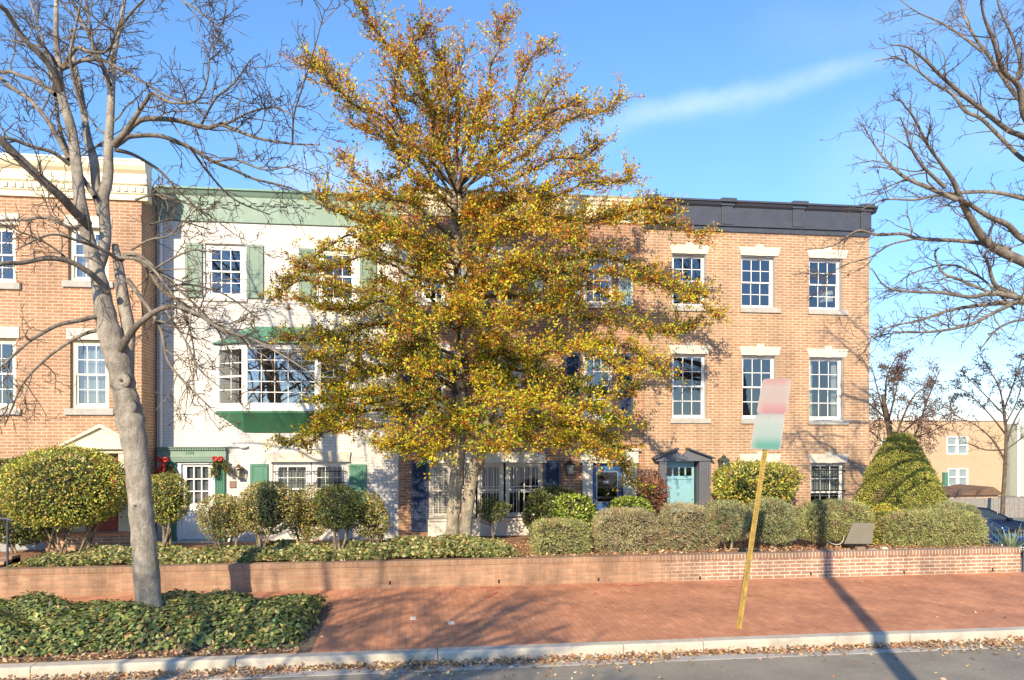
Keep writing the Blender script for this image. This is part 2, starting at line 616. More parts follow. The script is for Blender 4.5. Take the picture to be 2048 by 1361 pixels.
def mk_soil(name, c1, c2, c3):
    m, nt, b, out = newmat(name)
    co = objco(nt)
    col = ramp(nt, noise(nt, co, 9, 9, 0.75), [(0.3, c1), (0.5, c2), (0.7, c3)])
    lk(nt, col, b.inputs['Base Color'])
    b.inputs['Roughness'].default_value = 0.95
    bump(nt, b, noise(nt, co, 26, 8, 0.75), 0.9, 0.04)
    return m


M['asphalt'] = mk_asphalt()
M['kerb'] = mk_concrete('kerb_concrete', (0.50, 0.45, 0.37))
M['concrete'] = mk_concrete('plain_concrete', (0.40, 0.38, 0.35))
M['mulch'] = mk_soil('bark_mulch', (0.14, 0.07, 0.04), (0.32, 0.17, 0.095), (0.50, 0.30, 0.18))
M['earth'] = mk_soil('bare_earth', (0.10, 0.07, 0.04), (0.20, 0.15, 0.10), (0.28, 0.22, 0.15))
M['lot'] = mk_concrete('lot_paving', (0.20, 0.19, 0.18))

# ------------------------------------------------------------------ world, sun, camera
SUN_EL = R(27.0)
SUN_AZ = R(21.9)                     # light travels to +y, turned this far towards +x
w = bpy.data.worlds.new('World')
SC.world = w
w.use_nodes = True
nt = w.node_tree
nt.nodes.clear()
wo = nd(nt, 'ShaderNodeOutputWorld')
bg = nd(nt, 'ShaderNodeBackground')
bg.inputs['Strength'].default_value = 0.145
sky = nd(nt, 'ShaderNodeTexSky', sky_type='NISHITA')
sky.sun_disc = False
sky.sun_elevation = SUN_EL
sky.sun_rotation = math.pi + SUN_AZ
sky.altitude = 20
sky.air_density = 1.0
sky.dust_density = 0.1
sky.ozone_density = 2.2
gen = nd(nt, 'ShaderNodeTexCoord').outputs['Generated']


def dirpx(px, py):
    p = at(px, py, 100.0)
    return np.array([p[0], p[1], p[2] - H]) / np.linalg.norm([p[0], p[1], p[2] - H])


def vdot(vec, d):
    n = nd(nt, 'ShaderNodeVectorMath', operation='DOT_PRODUCT')
    lk(nt, vec, n.inputs[0])
    n.inputs[1].default_value = tuple(d)
    return n.outputs['Value']


def cloud_band(p1, p2, width, gain):
    """thin cirrus lying along the great circle through two directions"""
    d1, d2 = dirpx(*p1), dirpx(*p2)
    nrm = np.cross(d1, d2); nrm /= np.linalg.norm(nrm)
    mid = d1 + d2; mid /= np.linalg.norm(mid)
    half = math.acos(float(np.dot(d1, mid)))
    wob = mth(nt, 'MULTIPLY', mth(nt, 'SUBTRACT', noise(nt, gen, 6, 6, 0.6), 0.5), width * 2.6)
    dist = mth(nt, 'ABSOLUTE', mth(nt, 'ADD', vdot(gen, nrm), wob))
    a = nd(nt, 'ShaderNodeMapRange', interpolation_type='SMOOTHSTEP')
    a.inputs[1].default_value = 0; a.inputs[2].default_value = width; a.inputs[3].default_value = 1; a.inputs[4].default_value = 0
    lk(nt, dist, a.inputs[0])
    b = nd(nt, 'ShaderNodeMapRange', interpolation_type='SMOOTHSTEP')
    b.inputs[1].default_value = math.cos(half * 1.5); b.inputs[2].default_value = math.cos(half * 0.6)
    lk(nt, vdot(gen, mid), b.inputs[0])
    tex = ramp(nt, noise(nt, gen, 9, 6, 0.6), [(0.3, 0.35), (0.7, 1.0)])
    return mth(nt, 'MULTIPLY', mth(nt, 'MULTIPLY', a.outputs[0], b.outputs[0]), mth(nt, 'MULTIPLY', tex, gain))


cl = cloud_band((1230, 250), (1790, 115), 0.020, 0.22)
cl = mth(nt, 'ADD', cl, cloud_band((560, 410), (760, 340), 0.05, 0.42))
cl = mth(nt, 'ADD', cl, cloud_band((1650, 330), (2100, 260), 0.07, 0.12))
cl = mth(nt, 'ADD', cl, cloud_band((1000, 330), (1500, 190), 0.03, 0.10))
cl = mth(nt, 'ADD', cl, cloud_band((1550, 60), (2000, 20), 0.05, 0.08))
low = nd(nt, 'ShaderNodeMapRange', interpolation_type='SMOOTHSTEP')
low.inputs[1].default_value = 0.0; low.inputs[2].default_value = 0.42
lk(nt, vdot(gen, (0, 0, 1)), low.inputs[0])
skyb = mix(nt, 1.0, sky.outputs[0], mix(nt, low.outputs[0], (0.62, 0.73, 0.98), (0.79, 1.08, 1.32)), 'MULTIPLY')
skyc = mix(nt, cl, skyb, (6.2, 6.8, 8.2))
lk(nt, skyc, bg.inputs[0])
lk(nt, bg.outputs[0], wo.inputs[0])

sl = bpy.data.lights.new('sun', 'SUN')
sl.energy = 5.0
sl.angle = R(0.5)
sl.color = (1.0, 0.83, 0.57)
so = bpy.data.objects.new('sun', sl)
COL.objects.link(so)
ld = Vector((math.sin(SUN_AZ) * math.cos(SUN_EL), math.cos(SUN_AZ) * math.cos(SUN_EL), -math.sin(SUN_EL)))
so.rotation_euler = ld.to_track_quat('-Z', 'Y').to_euler()
so.location = (-8, -18, 14)

cd = bpy.data.cameras.new('camera')
cam = bpy.data.objects.new('camera', cd)
COL.objects.link(cam)
cam.location = (0, 0, H)
cam.rotation_euler = (R(90), 0, -TH)
cd.sensor_fit = 'HORIZONTAL'
cd.sensor_width = 36
cd.lens = 36 * F / 2048
cd.shift_y = (HY - 680.5) / 2048
cd.clip_end = 2000
SC.camera = cam
SC.view_settings.view_transform = 'Standard'
SC.view_settings.look = 'None'
SC.view_settings.exposure = 0.56
SC.view_settings.gamma = 1
SC.render.engine = 'CYCLES'
SC.cycles.max_bounces = 8
SC.cycles.transparent_max_bounces = 12
SC.cycles.use_denoising = True

# ------------------------------------------------------------------ ground
YW = 15.37          # front of the garden wall
YH = 20.4           # facades
YL = 19.33          # the left house stands forward
KY0, KY1 = 10.72, 10.93
ZW = 0.55           # top of the garden wall
XE = ax(2041, YW)   # right end of the garden wall

LOTZ = -1.55


def ground_mesh():
    xs = np.array([-400, -120, -60, -30, -15, 0, 13.0, XE + 0.35, XE + 2.5, 24, 40, 70, 120, 400.0])
    ys = np.array([-300, -60, -12, 0, 8, 14, 15.4, 17.5, 20, 24, 40, 70, 120, 300, 900.0])
    def z(x, y):
        if y <= 15.4 or x <= XE + 0.3:
            return -0.34 if y <= 15.4 or y < 24 else LOTZ
        f = min(1, max(0, (y - 15.4) / 5.0))
        return -0.34 + (LOTZ + 0.34) * f
    V = np.array([(x, y, z(x, y)) for y in ys for x in xs])
    n = len(xs)
    Fc = np.array([(j * n + i, j * n + i + 1, (j + 1) * n + i + 1, (j + 1) * n + i) for j in range(len(ys) - 1) for i in range(n - 1)])
    return np_mesh('ground', V, Fc, M['lot'])


kind(ground_mesh(), 'structure')
kind(MB().box(-80, 80, 1.2, 10.4, -0.6, -0.17).build('road', M['asphalt']), 'structure')
kind(MB().box(-80, 80, 10.4, KY0, -0.6, -0.162).build('gutter', M['concrete']), 'structure')
kind(MB().box(-80, 80, KY1, YW + 0.02, -0.5, 0.0).build('sidewalk', M['paving']), 'structure')
kind(MB().box(-80, 80, -5.0, 1.0, -0.5, 0.0).build('far_sidewalk', M['paving']), 'structure')
kind(MB().box(-80, 80, 1.0, 1.2, -0.6, 0.004).build('far_kerb', M['kerb'], bevel=0.02), 'structure')


def kerb():
    rng = np.random.default_rng(5)
    cuts = [-60, -30] + [ax(p, KY0) for p in (-260, 60, 470, 876, 1248, 1408, 1822, 2300)] + [30, 60]
    cuts.sort()
    b = MB()
    for a, c in zip(cuts, cuts[1:]):
        dz, dy = rng.uniform(-0.006, 0.006), rng.uniform(-0.006, 0.006)
        b.extrude_x([(KY0 + dy, -0.45), (KY1 - 0.001, -0.45), (KY1 - 0.001, 0.006 + dz), (KY0 + 0.03 + dy, 0.004 + dz), (KY0 + 0.008 + dy, -0.02 + dz)],
                    a + 0.004, c - 0.004)
    o = b.build('kerb', M['kerb'], bevel=0.012)
    kind(o, 'structure')


kerb()


# marks sprayed and chalked on the paving
def paving_marks():
    red = paint('red_marking_paint', (0.55, 0.05, 0.05), 0.8, 0.3, 20)
    yel = paint('ochre_marking_paint', (0.60, 0.34, 0.08), 0.8, 0.3, 20)
    def zigzag(nm, pts, wd, mt, lab):
        g = [ground_at(*p) + np.array([0, 0, 0.004]) for p in pts]
        b = MB()
        L, Rr = [], []
        for i in range(len(g)):
            d = g[min(i + 1, len(g) - 1)] - g[max(i - 1, 0)]
            d = d / np.linalg.norm(d)
            n_ = np.array([-d[1], d[0], 0]) * wd
            L.append(g[i] + n_); Rr.append(g[i] - n_)
        n = len(g)
        b.v = [tuple(v) for v in L + Rr]
        b.f = [(i, n + i, n + i + 1, i + 1) for i in range(n - 1)]
        tag(b.build(nm, mt), lab, 'paint mark')
    zigzag('survey_mark', ((962, 1176), (1003, 1175), (972, 1185), (996, 1185), (974, 1197), (1010, 1196)), 0.018, red,
           'faded red zigzag of survey paint on the brick pavement below the holly trunk')
    zigzag('survey_mark', ((1217, 1170), (1240, 1173), (1244, 1169), (1264, 1172), (1290, 1170), (1303, 1171)), 0.02, red,
           'faded red survey paint line at the wall foot below the junipers')
    zigzag('survey_mark', ((1455, 1175), (1466, 1173), (1500, 1175)), 0.016, red, 'short red survey paint line behind the leaning sign post')
    zigzag('survey_arrow', ((1475, 1191), (1520, 1191), (1537, 1195), (1522, 1190.5), (1560, 1190), (1580, 1187), (1562, 1194)), 0.014, yel,
           'thin ochre arrow sprayed on the brick pavement right of the sign post')
    for nm, p, lab in (('pale_paver', (826, 1237), 'pale replacement paver in the sidewalk, nearer the ivy bed'), ('pale_paver', (902, 1246), 'whiter replacement paver in the sidewalk, nearer the kerb joint')):
        g = ground_at(*p)
        o = MB().box(g[0] - 0.05, g[0] + 0.05, g[1] - 0.1, g[1] + 0.1, -0.02, 0.004).build(nm, M['stone'])
        tag(o, lab, 'paver', 'pale pavers in the sidewalk')


def ground_at(px, py, z=0.0):
    u = (px - CX) / F
    t = (H - z) / ((py - HY) / F)
    return np.array([t * (SN + u * CS), t * (CS - u * SN), z])


paving_marks()


# ------------------------------------------------------------------ garden wall and bed
def garden_wall():
    x0, x1 = -24.0, XE
    t = thing('garden_wall', 'long low brick retaining wall with upright brick coping behind the sidewalk', 'wall', (0, YW, 0))
    MB().box(x0, x1, YW, YW + 0.22, -0.2, ZW - 0.115).build('wall_body', M['brick_garden'], t)
    MB().box(x0 - 0.01, x1 + 0.012, YW - 0.012, YW + 0.235, ZW - 0.113, ZW).build('coping', M['brick_coping'], t, bevel=0.012)
    b = MB()
    dark = paint('weep_hole_dark', (0.03, 0.022, 0.018), 0.95, 0.2)
    for px, py in ((780, 1170), (998, 1167), (1197, 1163), (1400, 1160), (1622, 1151), (1808, 1149), (1985, 1143)):
        p = at(px, py, YW)
        b.box(p[0] - 0.02, p[0] + 0.02, YW - 0.004, YW + 0.01, p[2], p[2] + 0.075)
    b.build('weep_hole', dark, t)


garden_wall()


def garden_bed():
    xs = np.linspace(-24, XE, 90)
    ys = np.linspace(YW + 0.2, YH + 0.05, 16)
    rng = np.random.default_rng(3)
    V = []
    for y in ys:
        for x in xs:
            f = (y - YW) / (YH - YW)
            V.append((x, y, 0.50 - 0.17 * f + 0.02 * rng.normal()))
    n = len(xs)
    Fc = np.array([(j * n + i, j * n + i + 1, (j + 1) * n + i + 1, (j + 1) * n + i) for j in range(len(ys) - 1) for i in range(n - 1)])
    # skirt on the right end down to the lot
    o = np_mesh('garden_soil', np.array(V), Fc, M['mulch'], smooth=True)
    kind(o, 'structure')
    e = MB().box(XE - 0.05, XE + 0.004, YW + 0.24, YH + 3.0, -1.7, 0.44)
    kind(e.build('garden_bank', M['earth']), 'structure')


garden_bed()


def gz(y):
    return 0.50 - 0.17 * (y - YW) / (YH - YW)


# ------------------------------------------------------------------ building helpers
def wall_open(x0, x1, z0, z1, Y, ops, depth):
    """front wall facing -y with real openings and their reveals; ops: (x0,x1,z0,z1)"""
    b = MB()
    xs = sorted({x0, x1} | {v for o in ops for v in o[:2]})
    zs = sorted({z0, z1} | {v for o in ops for v in o[2:4]})
    for i in range(len(xs) - 1):
        for j in range(len(zs) - 1):
            cx, cz = (xs[i] + xs[i + 1]) / 2, (zs[j] + zs[j + 1]) / 2
            if any(o[0] < cx < o[1] and o[2] < cz < o[3] for o in ops):
                continue
            b.quad((xs[i], Y, zs[j]), (xs[i + 1], Y, zs[j]), (xs[i + 1], Y, zs[j + 1]), (xs[i], Y, zs[j + 1]))
    for a, c, d, e in (o[:4] for o in ops):
        y1 = Y + depth
        b.quad((a, Y, d), (a, Y, e), (a, y1, e), (a, y1, d))
        b.quad((c, Y, e), (c, Y, d), (c, y1, d), (c, y1, e))
        b.quad((a, Y, e), (c, Y, e), (c, y1, e), (a, y1, e))
        b.quad((a, Y, d), (a, y1, d), (c, y1, d), (c, Y, d))
    return b


def bars_grid(b, x0, x1, z0, z1, y0, y1, nx, nz, wd):
    for i in range(1, nx):
        x = x0 + (x1 - x0) * i / nx
        b.box(x - wd / 2, x + wd / 2, y0, y1, z0, z1)
    for j in range(1, nz):
        z = z0 + (z1 - z0) * j / nz
        b.box(x0, x1, y0 + 0.002, y1 - 0.002, z - wd / 2, z + wd / 2)


def sash_window(house, op, Y, rec, frame_m, sash_m=None, nx=3, nz=2, fr=0.05, glass='glass', curtain=None, trim=None, low_blank=False):
    """double-hung window inside an opening; returns the window part"""
    x0, x1, z0, z1 = op
    sash_m = sash_m or frame_m
    ya, yb = Y + rec, Y + rec + 0.10
    b = MB()
    b.box(x0 + 0.004, x0 + fr, ya, yb, z0 + 0.004, z1 - 0.004)
    b.box(x1 - fr, x1 - 0.004, ya, yb, z0 + 0.004, z1 - 0.004)
    b.box(x0 + fr, x1 - fr, ya + 0.003, yb, z1 - fr, z1 - 0.004)
    b.box(x0 + fr, x1 - fr, ya + 0.003, yb, z0 + 0.004, z0 + fr)
    if trim is not None:
        pass
    wn = b.build('window', frame_m, house, bevel=0.004)
    xi0, xi1, zi0, zi1 = x0 + fr, x1 - fr, z0 + fr, z1 - fr
    zm = (zi0 + zi1) / 2
    st = 0.042
    for (a, c, dy, first) in ((zm - 0.02, zi1, 0.018, True), (zi0, zm + 0.02, 0.052, False)):
        s = MB()
        y0, y1 = ya + dy, ya + dy + 0.032
        s.box(xi0, xi0 + st, y0, y1, a, c)
        s.box(xi1 - st, xi1, y0, y1, a, c)
        s.box(xi0 + st, xi1 - st, y0 + 0.002, y1, c - st, c)
        s.box(xi0 + st, xi1 - st, y0 + 0.002, y1, a, a + st)
        if nx > 1 and not (low_blank and not first):
            bars_grid(s, xi0 + st, xi1 - st, a + st, c - st, y0 + 0.006, y1 - 0.006, nx, nz, 0.020)
        sa = s.build('sash', sash_m, wn)
        g = MB()
        yg = (y0 + y1) / 2 + 0.001
        g.quad((xi0 + st * 0.8, yg, a + st * 0.8), (xi1 - st * 0.8, yg, a + st * 0.8), (xi1 - st * 0.8, yg, c - st * 0.8), (xi0 + st * 0.8, yg, c - st * 0.8))
        g.build('pane', M[glass], wn)
    if curtain == 'blind':
        c = MB()
        zb = zi0 + (zi1 - zi0) * 0.42
        n = int((zi1 - zb) / 0.05)
        for i in range(n):
            z = zb + i * 0.05
            c.quad((xi0, ya + 0.16, z), (xi1, ya + 0.16, z), (xi1, ya + 0.185, z + 0.046), (xi0, ya + 0.185, z + 0.046))
        c.build('blind', M['blind'], wn)
    elif curtain == 'full':
        c = MB()
        n = 26
        xs = np.linspace(xi0 - 0.05, xi1 + 0.05, n)
        for i in range(n - 1):
            ya1, ya2 = ya + 0.2 + 0.03 * math.sin(i * 1.9), ya + 0.2 + 0.03 * math.sin((i + 1) * 1.9)
            c.quad((xs[i], ya1, zi0), (xs[i + 1], ya2, zi0), (xs[i + 1], ya2, zi1), (xs[i], ya1, zi1))
        c.build('curtain', M['curtain'], wn)
    elif curtain == 'sides':
        c = MB()
        wdt = (xi1 - xi0) * 0.2
        for (u0, u1) in ((xi0 - 0.03, xi0 + wdt), (xi1 - wdt * 0.8, xi1 + 0.03)):
            xs = np.linspace(u0, u1, 10)
            for i in range(9):
                ya1, ya2 = ya + 0.2 + 0.03 * math.sin(i * 1.9), ya + 0.2 + 0.03 * math.sin((i + 1) * 1.9)
                c.quad((xs[i], ya1, zi0), (xs[i + 1], ya2, zi0), (xs[i + 1], ya2, zi1), (xs[i], ya1, zi1))
        c.build('curtain', M['curtain'], wn)
    return wn


def panel_shutter(house, x0, x1, z0, z1, Y, m, split=0.45):
    b = MB()
    b.box(x0, x1, Y - 0.045, Y - 0.003, z0, z1)
    s = 0.07
    zm = z0 + (z1 - z0) * split
    for a, c in ((z0 + s, zm - s / 2), (zm + s / 2, z1 - s)):
        if c - a > 0.1:
            # raised stiles round a sunk, fielded panel
            b.box(x0 + s + 0.03, x1 - s - 0.03, Y - 0.052, Y - 0.045, a + 0.03, c - 0.03)
    for u, v in ((x0, x0 + s), (x1 - s, x1)):
        b.box(u, v, Y - 0.06, Y - 0.045, z0, z1)
    for u, v in ((z0, z0 + s), (zm - s / 2, zm + s / 2), (z1 - s, z1)):
        b.box(x0 + s, x1 - s, Y - 0.059, Y - 0.045, u, v)
    return b.build('shutter', m, house, bevel=0.006)


def louvre_shutter(house, x0, x1, z0, z1, Y, m):
    b = MB()
    s = 0.055
    b.box(x0, x0 + s, Y - 0.05, Y - 0.004, z0, z1)
    b.box(x1 - s, x1, Y - 0.05, Y - 0.004, z0, z1)
    zm = (z0 + z1) / 2
    for u, v in ((z0, z0 + 0.08), (zm - 0.04, zm + 0.04), (z1 - 0.08, z1)):
        b.box(x0 + s, x1 - s, Y - 0.049, Y - 0.004, u, v)
    z = z0 + 0.09
    while z < z1 - 0.1:
        if abs(z - zm) > 0.055:
            b.quad((x0 + s, Y - 0.045, z), (x1 - s, Y - 0.045, z), (x1 - s, Y - 0.012, z + 0.036), (x0 + s, Y - 0.012, z + 0.036))
        z += 0.038
    b.box(x0 + s, x1 - s, Y - 0.010, Y - 0.004, z0 + 0.08, z1 - 0.08)
    return b.build('shutter', m, house)


def keystone_lintel(wn, x0, x1, z0, z1, Y, m, key=True):
    s = (z1 - z0) * 0.32
    xm = (x0 + x1) / 2
    MB().prism([(x0 + s, z0), (x1 - s, z0), (x1, z1), (x0, z1)], Y - 0.02, Y + 0.05).build('lintel', m, wn, bevel=0.004)
    if key:
        k = 0.10
        MB().prism([(xm - k * 0.8, z0 - 0.012), (xm + k * 0.8, z0 - 0.012), (xm + k * 1.15, z1 + 0.075), (xm - k * 1.15, z1 + 0.075)], Y - 0.045, Y + 0.05).build('keystone', m, wn, bevel=0.005)


def interior(house, x0, x1, z0, z1, Y, floors):
    b = MB()
    y0, y1 = Y + 0.35, Y + 4.2
    b.quad((x0, y1, z0), (x1, y1, z0), (x1, y1, z1), (x0, y1, z1))
    b.quad((x0, y0, z0), (x0, y1, z0), (x0, y1, z1), (x0, y0, z1))
    b.quad((x1, y1, z0), (x1, y0, z0), (x1, y0, z1), (x1, y1, z1))
    for z in floors:
        b.box(x0, x1, y0, y1, z - 0.12, z + 0.12)
    b.build('interior', M['interior'], house)


def shell(house, x0, x1, z0, z1, Y, m, depth=10):
    """side, back walls and flat roof"""
    b = MB()
    y1 = Y + depth
    b.quad((x0, y1, z0), (x0, Y, z0), (x0, Y, z1), (x0, y1, z1))
    b.quad((x1, Y, z0), (x1, y1, z0), (x1, y1, z1), (x1, Y, z1))
    b.quad((x1, y1, z0), (x0, y1, z0), (x0, y1, z1), (x1, y1, z1))
    b.build('side_wall', m, house)
    MB().box(x0 + 0.01, x1 - 0.01, Y + 0.02, y1 - 0.02, z1 - 0.25, z1 - 0.1).build('roof', M['roofing'], house)


def lantern(house, px, py0, py1, Y, m, lit=False):
    """wall lantern: back plate, arm, tapered cage, cap with finial"""
    p = at(px, (py0 + py1) / 2, Y)
    hgt = (py1 - py0) / ppm(px, Y)
    x, z = p[0], p[2]
    w_ = hgt * 0.24
    y = Y - 0.16
    b = MB()
    b.box(x - 0.05, x + 0.05, Y - 0.02, Y - 0.002, z - hgt * 0.22, z + hgt * 0.18)
    b.tube([(x, Y - 0.02, z + hgt * 0.1), (x, Y - 0.09, z + hgt * 0.3), (x, y, z + hgt * 0.34)], 0.012, 6)
    zb, zt = z - hgt * 0.38, z + hgt * 0.14
    for sx in (-1, 1):
        for sy in (-1, 1):
            b.tube([(x + sx * w_ * 0.75, y + sy * w_ * 0.75, zb), (x + sx * w_, y + sy * w_, zt)], 0.011, 5)
    b.box(x - w_ * 0.8, x + w_ * 0.8, y - w_ * 0.8, y + w_ * 0.8, zb - 0.03, zb)
    b.lathe((x, y, zt), [(w_ * 1.5, 0), (w_ * 1.45, 0.015), (w_ * 0.55, hgt * 0.16), (w_ * 0.6, hgt * 0.19), (w_ * 0.2, hgt * 0.26), (w_ * 0.12, hgt * 0.33), (0.004, hgt * 0.36)], 10)
    o = b.build('lantern', m, house)
    g = MB()
    g.prism([(x - w_ * 0.7, zb), (x + w_ * 0.7, zb), (x + w_ * 0.93, zt), (x - w_ * 0.93, zt)], y - w_ * 0.8, y + w_ * 0.8)
    g.build('glass', M['lampglass'], o)
    MB().lathe((x, y, zb), [(0.018, 0), (0.02, 0.08), (0.03, 0.10), (0.028, 0.15), (0.008, 0.18)], 10).build('bulb', M['white'], o)
    return o


Z0 = 0.2           # foot of the houses, in the ground


# ------------------------------------------------------------------ house 1 (left, brick, cream cornice)
def house_left():
    Y = YL
    x0, x1 = -19.0, ax(283, Y)
    zt = 9.5
    t = thing('brick_house', 'orange brick row house with cream cornice and red door, at the left edge', 'house', ((x0 + x1) / 2, Y, Z0))
    ops = []
    wins = []
    for (a, c, yt, yb, cur) in ((-60, 32, 449, 566, None), (136, 193, 455, 563, 'full'), (-60, 32, 676, 818, 'sides'), (140, 218, 680, 818, 'full')):
        r = rect(a, c, yt, yb, Y)
        if a == 136:
            r = (r[0], ax(217, Y), r[2], r[3])
        ops.append(r); wins.append((r, cur))
    dr = rect(176, 238, 912, 1062, Y)
    ops.append(dr)
    wall_open(x0, x1, Z0, zt, Y, ops, 0.16).build('wall', M['brick_left'], t)
    shell(t, x0, x1, Z0, zt - 0.05, Y, M['brick_left'])
    interior(t, x0 + 0.3, x1 - 0.3, 0.2, 9.2, Y, [3.1, 6.0])
    for (r, cur) in wins:
        wn = sash_window(t, r, Y, 0.10, M['cream'], M['white'], 3, 2, fr=0.09, curtain=cur)
        MB().box(r[0] - 0.12, r[1] + 0.12, Y - 0.06, Y + 0.12, r[2] - 0.15, r[2] + 0.006).build('sill', M['sill'], wn, bevel=0.008)
        MB().box(r[0] - 0.08, r[1] + 0.08, Y - 0.025, Y + 0.05, r[3] - 0.002, r[3] + 0.27).build('lintel', M['stone'], wn, bevel=0.006)
    # cornice: frieze, dentils, cyma, cap and a return on the right end
    zb = az(200, 400, Y)
    prof = [(Y + 0.0, zb), (Y - 0.06, zb), (Y - 0.06, zb + 0.14), (Y - 0.09, zb + 0.16), (Y - 0.09, zb + 0.34), (Y - 0.13, zb + 0.38), (Y - 0.13, zb + 0.62),
            (Y - 0.20, zb + 0.70), (Y - 0.24, zb + 0.80), (Y - 0.24, zb + 0.9), (Y + 0.25, zb + 0.9), (Y + 0.25, zb)]
    cz = MB().extrude_x(prof, x0, x1 + 0.16)
    co = cz.build('cornice', M['cream'], t, bevel=0.008)
    d = MB()
    x = x0
    while x < x1:
        d.box(x, x + 0.09, Y - 0.125, Y - 0.088, zb + 0.2, zb + 0.32)
        x += 0.18
    d.build('dentil_row', M['cream'], co)
    MB().box(x0, x1 + 0.17, Y - 0.26, Y + 0.27, zb + 0.9, zb + 0.94).build('cap_flashing', M['white'], co)
    # door with pediment
    a, c, d0, d1 = dr
    y = Y + 0.12
    b = MB()
    b.box(a + 0.02, c - 0.02, y, y + 0.05, d0, d1 - 0.02)
    for i in range(2):
        for j in range(2):
            xa = a + 0.12 + i * (c - a) * 0.44
            b.box(xa, xa + (c - a) * 0.30, y - 0.012, y + 0.01, d0 + 0.2 + j * 0.65, d0 + 0.7 + j * 0.65)
    dd = b.build('door', M['red_door'], t, bevel=0.01)
    MB().box(a + 0.12, c - 0.12, y - 0.006, y, d1 - 0.50, d1 - 0.18).build('pane', M['glass'], dd)
    MB().lathe((c - 0.1, y - 0.06, d0 + 0.95), [(0.01, 0), (0.03, 0.02), (0.03, 0.05), (0.012, 0.06)], 10, 'y').build('knob', M['brass'], dd)
    s = MB()
    for u, v in ((a - 0.34, a - 0.02), (c + 0.02, c + 0.34)):
        s.box(u, v, Y - 0.10, Y - 0.002, d0 - 0.05, d1 + 0.06)
        for k in range(3):
            xa = u + 0.06 + k * 0.08
            s.box(xa, xa + 0.035, Y - 0.115, Y - 0.10, d0 + 0.15, d1 - 0.05)
    s.box(a - 0.38, c + 0.38, Y - 0.13, Y - 0.001, d1 + 0.06, d1 + 0.22)
    zp = d1 + 0.22
    xm = (a + c) / 2
    s.prism([(a - 0.50, zp), (c + 0.50, zp), (c + 0.50, zp + 0.05), (xm, zp + 0.48), (a - 0.50, zp + 0.05)], Y - 0.16, Y - 0.001)
    s.prism([(a - 0.56, zp + 0.04), (a - 0.50, zp + 0.02), (xm, zp + 0.46), (c + 0.50, zp + 0.02), (c + 0.56, zp + 0.04), (xm, zp + 0.55)], Y - 0.24, Y - 0.16)
    s.box(a - 0.56, c + 0.56, Y - 0.235, Y - 0.161, zp - 0.06, zp + 0.0)
    s.build('door_surround', M['cream'], t, bevel=0.008)
    MB().box(a - 0.5, c + 0.6, Y - 1.0, Y - 0.005, Z0 - 0.2, d0 - 0.005).build('door_step', M['brick_left'], t)
    MB().box(a - 1.9, a - 0.9, Y - 0.12, Y - 0.01, 0.3, 1.9).build('basement_panel', M['grey_trim'], t)


